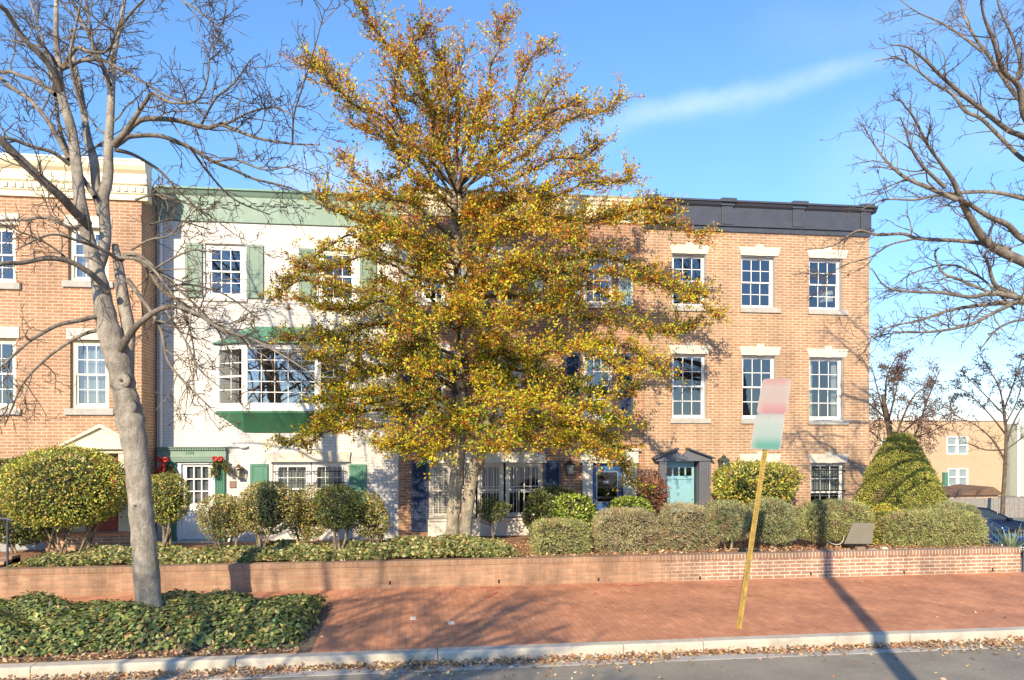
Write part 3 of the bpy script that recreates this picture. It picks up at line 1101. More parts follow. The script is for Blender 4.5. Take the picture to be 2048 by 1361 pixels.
# ------------------------------------------------------------------ house 2 (white painted brick)
def house_white():
    Y = YH
    x0, x1 = ax(283, YL) + 0.012, ax(797, Y)
    zt = az(500, 386, Y) - 0.1
    t = thing('white_house', 'white painted brick row house with green cornice, shutters and bay window', 'house', ((x0 + x1) / 2, Y, Z0))
    ops, wins = [], []
    for (a, c, yt, yb) in ((410, 491, 488, 597), (636, 714, 499, 606)):
        r = rect(a, c, yt, yb, Y); ops.append(r); wins.append(r)
    bay = rect(478, 645, 700, 822, Y)
    ops.append(bay)
    g1 = rect(545, 620, 924, 1034, Y); g2 = rect(625, 694, 926, 1034, Y)
    g = (g1[0], g2[1], g1[2], g1[3])
    ops.append(g)
    dr = rect(355, 430, 922, 1081, Y)
    ops.append(dr)
    wall_open(x0, x1, Z0, zt, Y, ops, 0.14).build('wall', M['brick_white'], t)
    shell(t, x0, x1, Z0, zt - 0.05, Y, M['brick_white'])
    interior(t, x0 + 0.3, x1 - 0.3, 0.2, 9.2, Y, [3.0, 5.8])
    for r in wins:
        wn = sash_window(t, r, Y, 0.05, M['white'], M['white'], 3, 2, fr=0.11)
        MB().box(r[0] - 0.05, r[1] + 0.05, Y - 0.05, Y + 0.1, r[2] - 0.08, r[2] + 0.004).build('sill', M['brick_white'], wn, bevel=0.008)
        MB().box(r[0] - 0.03, r[1] + 0.03, Y - 0.03, Y + 0.05, r[3] - 0.01, r[3] + 0.06).build('head_moulding', M['beige'], wn, bevel=0.006)
    for (a, c, yt, yb) in ((371, 405, 487, 595), (494, 527, 491, 597), (598, 631, 498, 602), (720, 753, 503, 606)):
        r = rect(a, c, yt, yb, Y)
        panel_shutter(t, r[0], r[1], r[2], r[3], Y, M['green_grey'], 0.47)
    # cornice
    zb = az(500, 447, Y)
    ztop = az(500, 386, Y)
    h = ztop - zb
    prof = [(Y, zb), (Y - 0.05, zb), (Y - 0.05, zb + 0.06), (Y - 0.03, zb + 0.07), (Y - 0.03, zb + h * 0.58), (Y - 0.05, zb + h * 0.70), (Y - 0.05, zb + h * 0.82),
            (Y - 0.09, zb + h * 0.88), (Y - 0.15, zb + h), (Y + 0.2, zb + h), (Y + 0.2, zb)]
    co = MB().extrude_x(prof, x0 + 0.004, x1).build('cornice', M['green_pale'], t, bevel=0.006)
    d = MB()
    x = x0 + 0.1
    while x < x1 - 0.2:                          # fret blocks, alternately long and short
        d.box(x, x + 0.15, Y - 0.068, Y - 0.031, zb + h * 0.56, zb + h * 0.699)
        d.box(x + 0.15, x + 0.30, Y - 0.064, Y - 0.031, zb + h * 0.645, zb + h * 0.698)
        x += 0.30
    d.build('fret_row', M['green_pale'], co)
    MB().box(x0, x1, Y - 0.18, Y + 0.22, zb + h, zb + h + 0.045).build('cap_flashing', M['green'], co)
    # bay window
    px = 0.50
    xa, xb = ax(433, Y), ax(700, Y)             # feet on the wall
    xc, xd = ax(488, Y - px), ax(636, Y - px)   # front corners
    zs0, zs1 = az(560, 818, Y - px), az(560, 688, Y - px)
    bw = MB()
    def post(p, q, z0_, z1_, tk, b):            # thick vertical board from p to q (plan points)
        d_ = np.array(q) - np.array(p); n_ = np.array([d_[1], -d_[0]]); n_ = n_ / np.linalg.norm(n_) * tk
        pts = [p, q, tuple(np.array(q) - n_), tuple(np.array(p) - n_)]
        n0 = len(b.v)
        b.v += [(x_, y_, z0_) for x_, y_ in pts] + [(x_, y_, z1_) for x_, y_ in pts]
        for qd in ((3, 2, 1, 0), (4, 5, 6, 7), (0, 1, 5, 4), (1, 2, 6, 5), (2, 3, 7, 6), (3, 0, 4, 7)):
            b.f.append(tuple(n0 + i for i in qd))
    P = [(xa, Y - 0.002), (xc, Y - px), (xd, Y - px), (xb, Y - 0.002)]
    bay_o = thing_part = None
    panes, sashes = [], []
    for i, (p, q, nx, nz) in enumerate(((P[0], P[1], 2, 4), (P[1], P[2], 5, 5), (P[2], P[3], 2, 4))):
        p = np.array(p); q = np.array(q); L = np.linalg.norm(q - p); d_ = (q - p) / L
        st = 0.085
        f = lambda s: tuple(p + d_ * s)
        post(f(0), f(st), zs0, zs1, 0.09, bw)
        post(f(L - st), f(L), zs0, zs1, 0.09, bw)
        post(f(st), f(L - st), zs0, zs0 + 0.15, 0.088, bw)
        post(f(st), f(L - st), zs1 - 0.14, zs1, 0.088, bw)
        n_ = np.array([d_[1], -d_[0]])
        s = MB()
        a0, a1, b0, b1 = st, L - st, zs0 + 0.15, zs1 - 0.14
        inset = lambda t_: tuple(np.array(f(t_)) - n_ * 0.03)
        for k in range(1, nx):
            tt = a0 + (a1 - a0) * k / nx
            post(inset(tt - 0.008), inset(tt + 0.008), b0, b1, 0.02, s)
        for k in range(1, nz):
            zz = b0 + (b1 - b0) * k / nz
            post(inset(a0), inset(a1), zz - 0.011 - (0.012 if nx == 2 and k == 2 else 0), zz + 0.011 + (0.012 if nx == 2 and k == 2 else 0), 0.018, s)
        sashes.append(s)
        gq = MB()
        g0, g1_ = np.array(f(a0 - 0.02)) - n_ * 0.042, np.array(f(a1 + 0.02)) - n_ * 0.042
        gq.quad((g0[0], g0[1], b0 - 0.02), (g1_[0], g1_[1], b0 - 0.02), (g1_[0], g1_[1], b1 + 0.02), (g0[0], g0[1], b1 + 0.02))
        panes.append((gq, 'glass_blue' if nx == 5 else 'glass'))
    bay_o = bw.build('bay_window', M['white'], t, bevel=0.006)
    for s in sashes: s.build('sash', M['white'], bay_o)
    for gq, mt in panes: gq.build('pane', M[mt], bay_o)
    def hip(zl, zh, grow, ins, name, m, top):
        """sloping skirt from an outline at zl to one at zh against the wall"""
        o1 = [(xa - grow, Y), (xc - grow * 0.6, Y - px - grow), (xd + grow * 0.6, Y - px - grow), (xb + grow, Y)]
        o2 = [(xa + ins, Y), (xc + ins * 0.25, Y - 0.02), (xd - ins * 0.25, Y - 0.02), (xb - ins, Y)]
        b = MB()
        A = [(x_, y_ - 0.003, zl) for x_, y_ in o1]
        B = [(x_, y_ - 0.004, zh) for x_, y_ in o2]
        E = [(x_, y_ - 0.003, zl + (0.04 if not top else -0.04)) for x_, y_ in o1]
        for i in range(3):
            b.quad(A[i], A[i + 1], B[i + 1], B[i]) if zh > zl else b.quad(A[i + 1], A[i], B[i], B[i + 1])
            b.quad(E[i], E[i + 1], A[i + 1], A[i]) if top else b.quad(A[i], A[i + 1], E[i + 1], E[i])
        b.quad(*(E if not top else E[::-1]))
        b.build(name, m, bay_o)
    hip(zs1 + 0.05, az(580, 655, Y), 0.10, 0.85, 'bay_roof', M['green'], True)
    hip(zs0 - 0.10, az(560, 866, Y), 0.03, 0.70, 'bay_base', M['green_deep'], False)
    sb = MB()
    for (p, q) in zip(P, P[1:]):
        p = np.array(p); q = np.array(q); d_ = (q - p) / np.linalg.norm(q - p); n_ = np.array([d_[1], -d_[0]])
        post(tuple(p + n_ * 0.05 - d_ * 0.01), tuple(q + n_ * 0.05 + d_ * 0.01), zs0 - 0.055, zs0 - 0.002, 0.13, sb)
    sb.build('sill', M['white'], bay_o)
    # ground window pair with bars
    xm = (g1[1] + g2[0]) / 2
    for r in ((g[0], xm - 0.005, g[2], g[3]), (xm + 0.005, g[1], g[2], g[3])):
        wn = sash_window(t, r, Y, 0.05, M['white'], M['white'], 3, 2, fr=0.10, curtain='full')
        b = MB()
        yb = Y - 0.06
        zz0, zz1 = r[2] + 0.15, r[3] - 0.26
        for k in range(7):
            x = r[0] + 0.08 + (r[1] - r[0] - 0.16) * k / 6
            b.tube([(x, yb, r[2] + 0.05), (x, yb, r[3] - 0.12)], 0.008, 5)
        for z in (zz1, zz1 - 0.30, zz0):
            b.box(r[0] + 0.01, r[1] - 0.01, yb - 0.014, yb - 0.006, z - 0.012, z + 0.012)
        for z in (zz1,):
            for x in (r[0] + 0.03, r[1] - 0.03):
                b.tube([(x, yb - 0.01, z), (x, Y + 0.06, z)], 0.012, 5)
        b.build('window_bars', M['black_iron'], wn)
    MB().box(g[0] - 0.05, g[1] + 0.05, Y - 0.08, Y + 0.05, g[2] - 0.09, g[2] + 0.003).build('ledge', M['beige'], t, bevel=0.006)
    zl0, zl1 = az(615, 922, Y), az(615, 904, Y)
    b = MB().prism([(ax(541, Y), zl0), (ax(699, Y), zl0), (ax(702, Y), zl1), (ax(529, Y), zl1)], Y - 0.07, Y - 0.002)
    b.box(ax(540, Y), ax(700, Y), Y - 0.10, Y - 0.071, zl0 - 0.03, zl0 + 0.02)
    b.build('lintel', M['beige'], t, bevel=0.006)
    for (a, c) in ((501, 536), (699, 733)):
        r = rect(a, c, 928 if a < 600 else 929, 1036, Y)
        panel_shutter(t, r[0], r[1], r[2], r[3], Y, M['green'], 0.5)
    # door, pilasters, entablature
    a, c, d0, d1 = dr
    y = Y + 0.06
    f = MB()
    f.box(a, a + 0.09, Y - 0.01, Y + 0.12, d0, d1 - 0.002)
    f.box(c - 0.05, c, Y - 0.01, Y + 0.12, d0, d1 - 0.002)
    f.box(a + 0.09, c - 0.05, Y - 0.008, Y + 0.12, d1 - 0.09, d1 - 0.003)
    f.build('door_frame', M['white_door'], t, bevel=0.005)
    xl, xr = a + 0.095, c - 0.055
    zg0, zg1 = az(393, 1008, Y), az(393, 934, Y)
    b = MB()
    s = 0.10
    b.box(xl, xl + s, y, y + 0.045, d0 + 0.02, d1 - 0.095)
    b.box(xr - s, xr, y, y + 0.045, d0 + 0.02, d1 - 0.095)
    b.box(xl + s, xr - s, y + 0.002, y + 0.045, zg1, d1 - 0.095)
    b.box(xl + s, xr - s, y + 0.002, y + 0.045, d0 + 0.02, zg0)
    pw = (xr - xl - 2 * s - 0.1) / 2
    for k in range(2):
        xa_ = xl + s + 0.02 + k * (pw + 0.06)
        b.box(xa_, xa_ + pw, y - 0.012, y + 0.01, d0 + 0.17, d0 + 0.62)
        b.box(xa_ + 0.05, xa_ + pw - 0.05, y - 0.02, y - 0.01, d0 + 0.22, d0 + 0.57)
    b.box(xl + s * 0.7, xr - s * 0.7, y - 0.02, y + 0.004, zg0 - 0.10, zg0 - 0.04)
    dd = b.build('door', M['white_door'], t, bevel=0.006)
    gl = MB()
    bars_grid(gl, xl + s, xr - s, zg0, zg1, y - 0.004, y + 0.03, 3, 3, 0.03)
    gl.box(xl + s, xl + s + 0.02, y - 0.006, y + 0.002, zg0, zg1).box(xr - s - 0.02, xr - s, y - 0.006, y + 0.002, zg0, zg1)
    gl.build('glazing_bars', M['white_door'], dd)
    MB().quad((xl + s, y + 0.025, zg0), (xr - s, y + 0.025, zg0), (xr - s, y + 0.025, zg1), (xl + s, y + 0.025, zg1)).build('pane', M['glass'], dd)
    MB().quad((xl + 0.02, y + 0.10, zg0 - .05), (xr - 0.02, y + 0.10, zg0 - .05), (xr - 0.02, y + 0.10, zg1 + .05), (xl + 0.02, y + 0.10, zg1 + .05)).build('pane_backing', M['grey_trim'], dd)  # grey panel added behind the glass so the panes look less black
    MB().lathe((xl + 0.06, y - 0.05, d0 + 0.98), [(0.01, 0), (0.028, 0.01), (0.028, 0.04), (0.012, 0.05)], 10, 'y').build('knob', M['brass'], dd)
    pil = MB()
    for (u, v) in ((ax(336, Y), ax(353, Y)), (ax(431, Y), ax(451, Y))):
        pil.box(u, v, Y - 0.07, Y - 0.002, d0 - 0.1, d1 + 0.1)
        n = 5
        for k in range(n):
            xx = u + (v - u) * (k + 0.5) / n
            pil.tube([(xx, Y - 0.07, d0 + 0.1), (xx, Y - 0.07, d1)], (v - u) / n * 0.36, 8)
        pil.box(u - 0.02, v + 0.02, Y - 0.09, Y - 0.003, d0 - 0.1, d0 + 0.08)
    pil.build('pilaster', M['green'], t)
    xe0, xe1 = ax(318, Y), ax(454, Y)
    ze0, ze1 = az(386, 924, Y), az(386, 894, Y)
    hh = ze1 - ze0
    prof = [(Y - 0.002, ze0), (Y - 0.09, ze0), (Y - 0.09, ze0 + hh * .12), (Y - 0.11, ze0 + hh * .14), (Y - 0.11, ze0 + hh * .26), (Y - 0.13, ze0 + hh * .28), (Y - 0.13, ze0 + hh * .42),
            (Y - 0.12, ze0 + hh * .44), (Y - 0.12, ze0 + hh * .74), (Y - 0.15, ze0 + hh * .78), (Y - 0.15, ze0 + hh * .92), (Y - 0.20, ze0 + hh * .95), (Y - 0.20, ze1), (Y - 0.002, ze1)]
    en = MB().extrude_x(prof, xe0, xe1).build('entablature', M['green_pale'], t, bevel=0.004)
    d = MB()
    x = xe0 + 0.03
    while x < xe1 - 0.03:
        d.box(x, x + 0.03, Y - 0.175, Y - 0.149, ze0 + hh * .79, ze0 + hh * .93)
        x += 0.06
    d.build('dentil_row', M['green_pale'], en)
    num = bpy.data.curves.new('house_number', 'FONT')
    num.body = '1506'
    num.size = hh * 0.30; num.extrude = 0.006; num.align_x = 'CENTER'; num.align_y = 'CENTER'
    no = bpy.data.objects.new('house_number', num)
    COL.objects.link(no)
    no.parent = en
    bx = base_of(t)
    no.location = (ax(382, Y) - bx[0], Y - 0.127 - bx[1], ze0 + hh * .59 - bx[2])
    no.rotation_euler = (R(90), 0, 0)
    bpy.context.view_layer.update()
    me = bpy.data.meshes.new_from_object(no)
    n2 = link('house_number', me, M['green'], en)
    n2.location = no.location; n2.rotation_euler = no.rotation_euler
    bpy.data.objects.remove(no)
    MB().box(a - 0.1, c + 0.15, Y - 0.35, Y - 0.005, d0 - 0.25, d0 - 0.006).build('door_step', M['kerb'], t, bevel=0.01)
    lantern(t, 480, 926, 956, Y, M['bronze'])
    p = at(466, 969, Y)
    MB().box(p[0] - 0.08, p[0] + 0.08, Y - 0.04, Y - 0.002, p[2] - 0.09, p[2] + 0.09).build('door_plaque', paint('brown_plaque', (0.24, 0.15, 0.12), 0.5, 0.2), t, bevel=0.006)
    p, q = at(455, 894, Y), at(496, 894, Y)
    b = MB().tube([(p[0], Y - 0.05, p[2]), (q[0] - 0.1, Y - 0.05, p[2])], 0.022, 8)
    fl = b.build('porch_light', M['grey_trim'], t)
    MB().lathe((q[0] - 0.2, Y - 0.06, p[2] + 0.01), [(0.01, 0), (0.05, 0.01), (0.055, 0.12), (0.03, 0.2)], 12, 'x').build('lamp_head', M['white'], fl)
    # downpipe in the corner against the left house
    MB().tube([(x0 + 0.12, Y - 0.06, 1.0), (x0 + 0.12, Y - 0.06, zb - 0.1)], 0.04, 8).build('downpipe', M['white'], t)


# ------------------------------------------------------------------ house 3 (behind the holly)
def house_middle():
    Y = YH
    x0, x1 = ax(797, Y) + 0.008, ax(1288, Y)
    zt = 9.45
    t = thing('brown_brick_house', 'brown brick row house with navy shutters half hidden behind the holly', 'house', ((x0 + x1) / 2, Y, Z0))
    ops, wins = [], []
    for (a, c, yt, yb) in ((842, 892, 505, 605), (995, 1045, 508, 608), (1166, 1226, 510, 610), (842, 892, 702, 830), (995, 1045, 706, 834), (1166, 1226, 708, 834)):
        r = rect(a, c, yt, yb, Y); ops.append(r); wins.append((r, yt < 600, a))
    gw = rect(858, 1086, 926, 1036, Y)
    ops.append(gw)
    dr = rect(1184, 1246, 928, 1080, Y)
    ops.append(dr)
    wall_open(x0, x1, Z0, zt, Y, ops, 0.14).build('wall', M['brick_brown'], t)
    shell(t, x0, x1, Z0, zt - 0.05, Y, M['brick_brown'])
    interior(t, x0 + 0.3, x1 - 0.3, 0.2, 9.2, Y, [3.0, 5.9])
    for r, top, a in wins:
        wn = sash_window(t, r, Y, 0.05, M['white'], M['white'], 3, 2, fr=0.08, curtain='blind' if top else None)
        MB().box(r[0] - 0.1, r[1] + 0.1, Y - 0.05, Y + 0.1, r[2] - 0.10, r[2] + 0.004).build('sill', M['dirty_white'], wn, bevel=0.008)
        MB().box(r[0] - 0.1, r[1] + 0.1, Y - 0.03, Y + 0.05, r[3] - 0.002, r[3] + 0.2).build('lintel', M['dirty_white'], wn, bevel=0.006)
        for u, v in ((r[0] - 0.52, r[0] - 0.10), (r[1] + 0.14, r[1] + 0.56)):
            louvre_shutter(t, u, v, r[2], r[3], Y, M['pale_blue'] if top else M['navy'])
    # cream cornice
    zb, ztop = az(1270, 448, Y), az(1270, 399, Y)
    h = ztop - zb
    prof = [(Y, zb), (Y - 0.04, zb), (Y - 0.04, zb + h * 0.35), (Y - 0.07, zb + h * 0.4), (Y - 0.07, zb + h * 0.62), (Y - 0.11, zb + h * 0.68), (Y - 0.11, zb + h * 0.78), (Y - 0.15, zb + h * 0.84),
            (Y - 0.15, zb + h * 0.92), (Y - 0.2, zb + h), (Y + 0.2, zb + h), (Y + 0.2, zb)]
    MB().extrude_x(prof, x0 + 0.002, x1 - 0.02).build('cornice', M['cream'], t, bevel=0.006)
    # four-light window, apron and lintel board
    units = [(858, 905), (906, 952), (955, 1008), (1011, 1086)]
    for i, (a, c) in enumerate(units):
        r = (ax(a, Y) + 0.004, ax(c, Y) - 0.004, gw[2], gw[3])
        wn = sash_window(t, r, Y, 0.03, M['dirty_white'], M['dirty_white'], 4 if i == 3 else 3, 1, fr=0.08)
        g = MB()
        if i == 0:
            nx, nz = 16, 34                      # expanded-metal guard
            for k in range(nx):
                xx = r[0] + (r[1] - r[0]) * k / (nx - 1)
                g.box(xx - 0.004, xx + 0.004, Y - 0.03, Y - 0.026, r[2], r[3])
            for k in range(nz):
                zz = r[2] + (r[3] - r[2]) * k / (nz - 1)
                g.box(r[0], r[1], Y - 0.026, Y - 0.022, zz - 0.004, zz + 0.004)
        else:
            n = 7 if i == 3 else 5
            for k in range(n):
                xx = r[0] + 0.06 + (r[1] - r[0] - 0.12) * k / (n - 1)
                g.tube([(xx, Y - 0.03, r[2] + 0.03), (xx, Y - 0.03, r[3] - 0.03)], 0.008, 5)
            for zz in (r[2] + 0.06, (r[2] + r[3]) / 2 - 0.05, (r[2] + r[3]) / 2 + 0.10, r[3] - 0.06):
                g.box(r[0] + 0.02, r[1] - 0.02, Y - 0.044, Y - 0.038, zz - 0.009, zz + 0.009)
        g.build('window_bars', M['white_iron'], wn)
    MB().box(gw[0] - 0.04, gw[1] + 0.06, Y - 0.08, Y - 0.002, az(970, 925, Y), az(970, 904, Y)).build('lintel', M['dirty_white'], t, bevel=0.008)
    MB().box(gw[0] - 0.06, gw[1] + 0.08, Y - 0.11, Y - 0.081, az(970, 926, Y), az(970, 921, Y)).build('drip_moulding', M['dirty_white'], t)
    b = MB()
    za, zc = az(970, 1072, Y), az(970, 1037, Y)
    b.box(gw[0], gw[1], Y - 0.06, Y - 0.002, za, zc - 0.06)
    b.box(gw[0] - 0.04, gw[1] + 0.04, Y - 0.10, Y - 0.003, zc - 0.06, zc - 0.004)
    for k in range(5):
        xx = gw[0] + (gw[1] - gw[0]) * k / 4
        b.box(xx - 0.03, xx + 0.03, Y - 0.075, Y - 0.06, za, zc - 0.06)
    b.build('window_apron', M['dirty_white'], t, bevel=0.005)
    for (a, c, yt, yb) in ((822, 856, 921, 1063), (1088, 1121, 921, 1063)):
        r = rect(a, c, yt, yb, Y)
        louvre_shutter(t, r[0], r[1], r[2], r[3], Y, M['navy'])
    # door with white surround and leaded storm glass
    a, c, d0, d1 = dr
    s = MB()
    zs = az(1220, 902, Y)
    s.box(ax(1164, Y), a - 0.004, Y - 0.09, Y - 0.002, d0 - 0.1, d1 + 0.02)
    s.box(c + 0.004, ax(1272, Y), Y - 0.09, Y - 0.002, d0 - 0.1, d1 + 0.02)
    s.box(ax(1160, Y), ax(1275, Y), Y - 0.11, Y - 0.002, d1 + 0.02, zs)
    s.box(ax(1156, Y), ax(1279, Y), Y - 0.16, Y - 0.002, zs, zs + 0.06)
    s.build('door_surround', M['dirty_white'], t, bevel=0.008)
    y = Y + 0.05
    b = MB()
    fw = 0.13
    zg0, zg1 = az(1213, 1006, Y), az(1213, 943, Y)
    b.box(a + 0.01, a + fw, y, y + 0.05, d0, d1 - 0.01).box(c - fw, c - 0.01, y, y + 0.05, d0, d1 - 0.01)
    b.box(a + fw, c - fw, y + 0.002, y + 0.05, zg1, d1 - 0.01).box(a + fw, c - fw, y + 0.002, y + 0.05, d0, zg0)
    dd = b.build('door', M['blue_door'], t, bevel=0.006)
    gq = MB().quad((a + fw, y + 0.03, zg0), (c - fw, y + 0.03, zg0), (c - fw, y + 0.03, zg1), (a + fw, y + 0.03, zg1))
    gq.build('pane', M['glass'], dd)
    z = MB()
    fr = 0.03
    xa, xb = a + fw, c - fw
    z.box(xa, xa + fr, y - 0.012, y + 0.001, zg0, zg1).box(xb - fr, xb, y - 0.012, y + 0.001, zg0, zg1)
    z.box(xa + fr, xb - fr, y - 0.012, y + 0.001, zg1 - fr, zg1).box(xa + fr, xb - fr, y - 0.012, y + 0.001, zg0, zg0 + fr)
    for f_ in (0.14, 0.47, 0.86):
        zz = zg0 + (zg1 - zg0) * f_
        pts = [(xa + 0.04 + (xb - xa - 0.08) * k / 6, y, zz + (0.045 if k % 2 else -0.02)) for k in range(7)]
        z.tube(pts, 0.008, 5)
        pts = [(xa + 0.04 + (xb - xa - 0.08) * k / 6, y, zz + (0.0 if k % 2 else 0.06)) for k in range(7)]
        z.tube(pts, 0.006, 5)
    for f_ in (0.3, 0.66):
        zz = zg0 + (zg1 - zg0) * f_
        z.tube([((xa + xb) / 2 + 0.07 * math.cos(k * 0.52), y, zz + 0.07 * math.sin(k * 0.52)) for k in range(13)], 0.005, 5)
    z.build('leading', M['chrome'], dd)
    p = at(1213, 965, Y)
    MB().box(p[0] - 0.065, p[0] + 0.065, y + 0.018, y + 0.024, p[2] - 0.035, p[2] + 0.035).build('notice', M['white'], dd)
    MB().box(a - 0.2, c + 0.2, Y - 0.5, Y - 0.005, d0 - 0.25, d0 - 0.006).build('door_step', M['concrete'], t, bevel=0.01)
    lantern(t, 1137, 918, 952, Y, M['black_iron'])


# ------------------------------------------------------------------ house 4 (right)
def house_right():
    Y = YH
    x0, x1 = ax(1288, Y) + 0.01, ax(1738.5, Y)
    zt = 9.4
    t = thing('end_house', 'orange brick end house with dark slate parapet cornice and pale blue door', 'house', ((x0 + x1) / 2, Y, Z0))
    ops, wins = [], []
    for (a, c, yt, yb, sp, cur) in ((1344, 1412, 508, 613, (1341, 1420), None), (1482, 1550, 512, 616, (1480, 1561), None), (1618, 1684, 517, 620, (1616, 1696), None),
                                    (1344, 1413, 708, 837, (1340, 1421), None), (1484, 1552, 711, 838, (1481, 1562), None), (1619, 1687, 715, 840, (1616, 1697), 'sides'),
                                    (1484, 1554, 926, 1045, (1481, 1562), None), (1621, 1690, 926, 1045, (1618, 1698), 'blind')):
        r = rect(a, c, yt, yb, Y); ops.append(r); wins.append((r, sp, cur, a, yt))
    dr = rect(1330, 1402, 922, 1080, Y)
    ops.append(dr)
    wall_open(x0, x1, Z0, zt, Y, ops, 0.21).build('wall', M['brick_orange'], t)
    shell(t, x0, x1, Z0, zt - 0.05, Y, M['brick_orange'])
    interior(t, x0 + 0.3, x1 - 0.3, 0.2, 9.0, Y, [3.1, 5.95])
    for r, sp, cur, a, yt in wins:
        wn = sash_window(t, r, Y, 0.12, M['white'], M['white'], 3, 2, fr=0.055, curtain=cur)
        # grey storm-frame lining of the brick opening
        b = MB()
        b.box(r[0] + 0.001, r[0] + 0.022, Y + 0.03, Y + 0.119, r[2] + 0.001, r[3] - 0.001)
        b.box(r[1] - 0.022, r[1] - 0.001, Y + 0.03, Y + 0.119, r[2] + 0.001, r[3] - 0.001)
        b.box(r[0] + 0.022, r[1] - 0.022, Y + 0.03, Y + 0.119, r[3] - 0.03, r[3] - 0.001)
        b.build('storm_frame', M['grey_trim'], wn)
        MB().box(ax(sp[0], Y), ax(sp[1], Y), Y - 0.05, Y + 0.15, r[2] - 0.145, r[2] + 0.004).build('sill', M['sill'], wn, bevel=0.01)
        keystone_lintel(wn, ax(sp[0] - 3, Y), ax(sp[1], Y), r[3], r[3] + 0.245, Y, M['stone'])
        if yt > 900 and a > 1600:
            b = MB()
            yb = Y - 0.06
            for k in range(6):
                x = r[0] + 0.11 + (r[1] - r[0] - 0.20) * k / 5
                b.tube([(x, yb, r[2] + 0.05), (x, yb, r[3] - 0.06)], 0.011, 6)
            for z in (r[3] - 0.22, r[3] - 0.80, r[2] + 0.3):
                b.box(r[0] + 0.01, r[1] - 0.01, yb - 0.02, yb - 0.011, z - 0.013, z + 0.013)
                for x in (r[0] + 0.02, r[1] - 0.02):
                    b.tube([(x, yb - 0.015, z), (x, Y + 0.11, z - 0.03)], 0.012, 5)
            b.build('window_bars', M['black_iron'], wn)
    # slate parapet cornice with four piers
    zb, zc, ztop = az(1520, 462 + 5, Y), az(1520, 453 + 4, Y), az(1520, 407, Y)
    b = MB()
    b.box(x0 - 0.0, x1 + 0.02, Y - 0.05, Y + 0.1, zb, zc)
    b.box(x0 - 0.0, x1 + 0.06, Y - 0.10, Y + 0.1, zc, zc + 0.05)
    b.box(x0 - 0.0, x1 + 0.03, Y - 0.06, Y + 0.12, zc + 0.05, ztop - 0.1)
    co = b.build('cornice', M['slate'], t, bevel=0.005)
    c = MB()
    c.extrude_x([(Y - 0.07, ztop - 0.17), (Y - 0.12, ztop - 0.13), (Y - 0.17, ztop - 0.06), (Y - 0.20, ztop - 0.05), (Y - 0.20, ztop), (Y + 0.16, ztop), (Y + 0.16, ztop - 0.17)], x0, x1 + 0.16)
    c.build('cap_moulding', M['slate'], co, bevel=0.004)
    for (u, v) in ((1293, 1316), (1444, 1466), (1586, 1609), (1722, 1741)):
        ua, vb = ax(u, Y - 0.1), ax(v, Y - 0.1)
        p = MB().box(ua, vb, Y - 0.12, Y - 0.061, zc + 0.05, ztop - 0.11)
        p.box(ua - 0.05, vb + 0.06, Y - 0.235, Y + 0.02, ztop - 0.06, ztop + 0.045)
        p.box(ua - 0.03, vb + 0.03, Y - 0.16, Y - 0.06, ztop - 0.15, ztop - 0.06)
        p.build('parapet_pier', M['slate'], co, bevel=0.005)
    # door with broken pediment
    a, c_, d0, d1 = dr
    y = Y + 0.14
    b = MB()
    xl, xr = a + 0.02, ax(1392, Y) + 0.0
    zg0, zg1 = az(1360, 953, Y), az(1360, 936, Y)
    gx = [xl + 0.07 + k * (xr - xl - 0.14) / 4 for k in range(5)]
    b.box(xl, gx[0], y, y + 0.05, d0, d1 - 0.07).box(gx[4] - 0.0, xr, y, y + 0.05, d0, d1 - 0.07)
    b.box(gx[0], gx[4], y + 0.001, y + 0.05, zg1, d1 - 0.07).box(gx[0], gx[4], y + 0.001, y + 0.05, d0, zg0)
    for k in range(1, 4):
        b.box(gx[k] - 0.022, gx[k] + 0.022, y + 0.001, y + 0.05, zg0, zg1)
    b.box(gx[0] - 0.02, gx[4] + 0.02, y - 0.02, y, zg0 - 0.10, zg0 - 0.03)
    for k in range(2):
        for j in range(2):
            xa = xl + 0.1 + k * (xr - xl - 0.14) / 2
            b.box(xa, xa + (xr - xl) * 0.34, y - 0.010, y + 0.004, d0 + 0.2 + j * 0.75, d0 + 0.8 + j * 0.68)
    dd = b.build('door', M['teal_door'], t, bevel=0.006)
    MB().quad((gx[0], y + 0.03, zg0), (gx[4], y + 0.03, zg0), (gx[4], y + 0.03, zg1), (gx[0], y + 0.03, zg1)).build('pane', M['glass'], dd)
    MB().lathe((xr - 0.06, y - 0.06, az(1385, 1010, Y)), [(0.012, 0), (0.035, 0.015), (0.035, 0.04), (0.03, 0.06)], 12, 'y').build('knob', M['brass'], dd)
    MB().lathe((xr - 0.06, y - 0.02, az(1385, 1000, Y)), [(0.02, 0), (0.022, 0.02)], 12, 'y').build('deadbolt', M['chrome'], dd)
    p = at(1360, 1011, Y)
    MB().box(p[0] - 0.13, p[0] + 0.13, y - 0.006, y, p[2] - 0.03, p[2] + 0.03).build('letter_slot', M['bronze'], dd)
    kp = at(1359, 988, Y)
    MB().tube([(kp[0] + 0.035 * math.cos(q), y - 0.015, kp[2] + 0.05 * math.sin(q)) for q in np.linspace(0, 2 * math.pi, 12)], 0.008, 5, cap=False).build('knocker', M['chrome'], dd)
    MB().box(xl, xr, y - 0.03, y + 0.05, d1 - 0.068, d1 - 0.004).build('door_head', M['teal_door'], t)
    s = MB()
    for (u, v) in ((ax(1316, Y), a - 0.002), (c_ + 0.002 - 0.11, ax(1417, Y))):
        s.box(u, v, Y - 0.16, Y - 0.002, d0 - 0.1, d1)
        n = 5
        for k in range(n):
            xx = u + (v - u) * (k + 0.5) / n
            s.tube([(xx, Y - 0.16, d0 + 0.1), (xx, Y - 0.16, d1 - 0.05)], (v - u) / n * 0.36, 8)
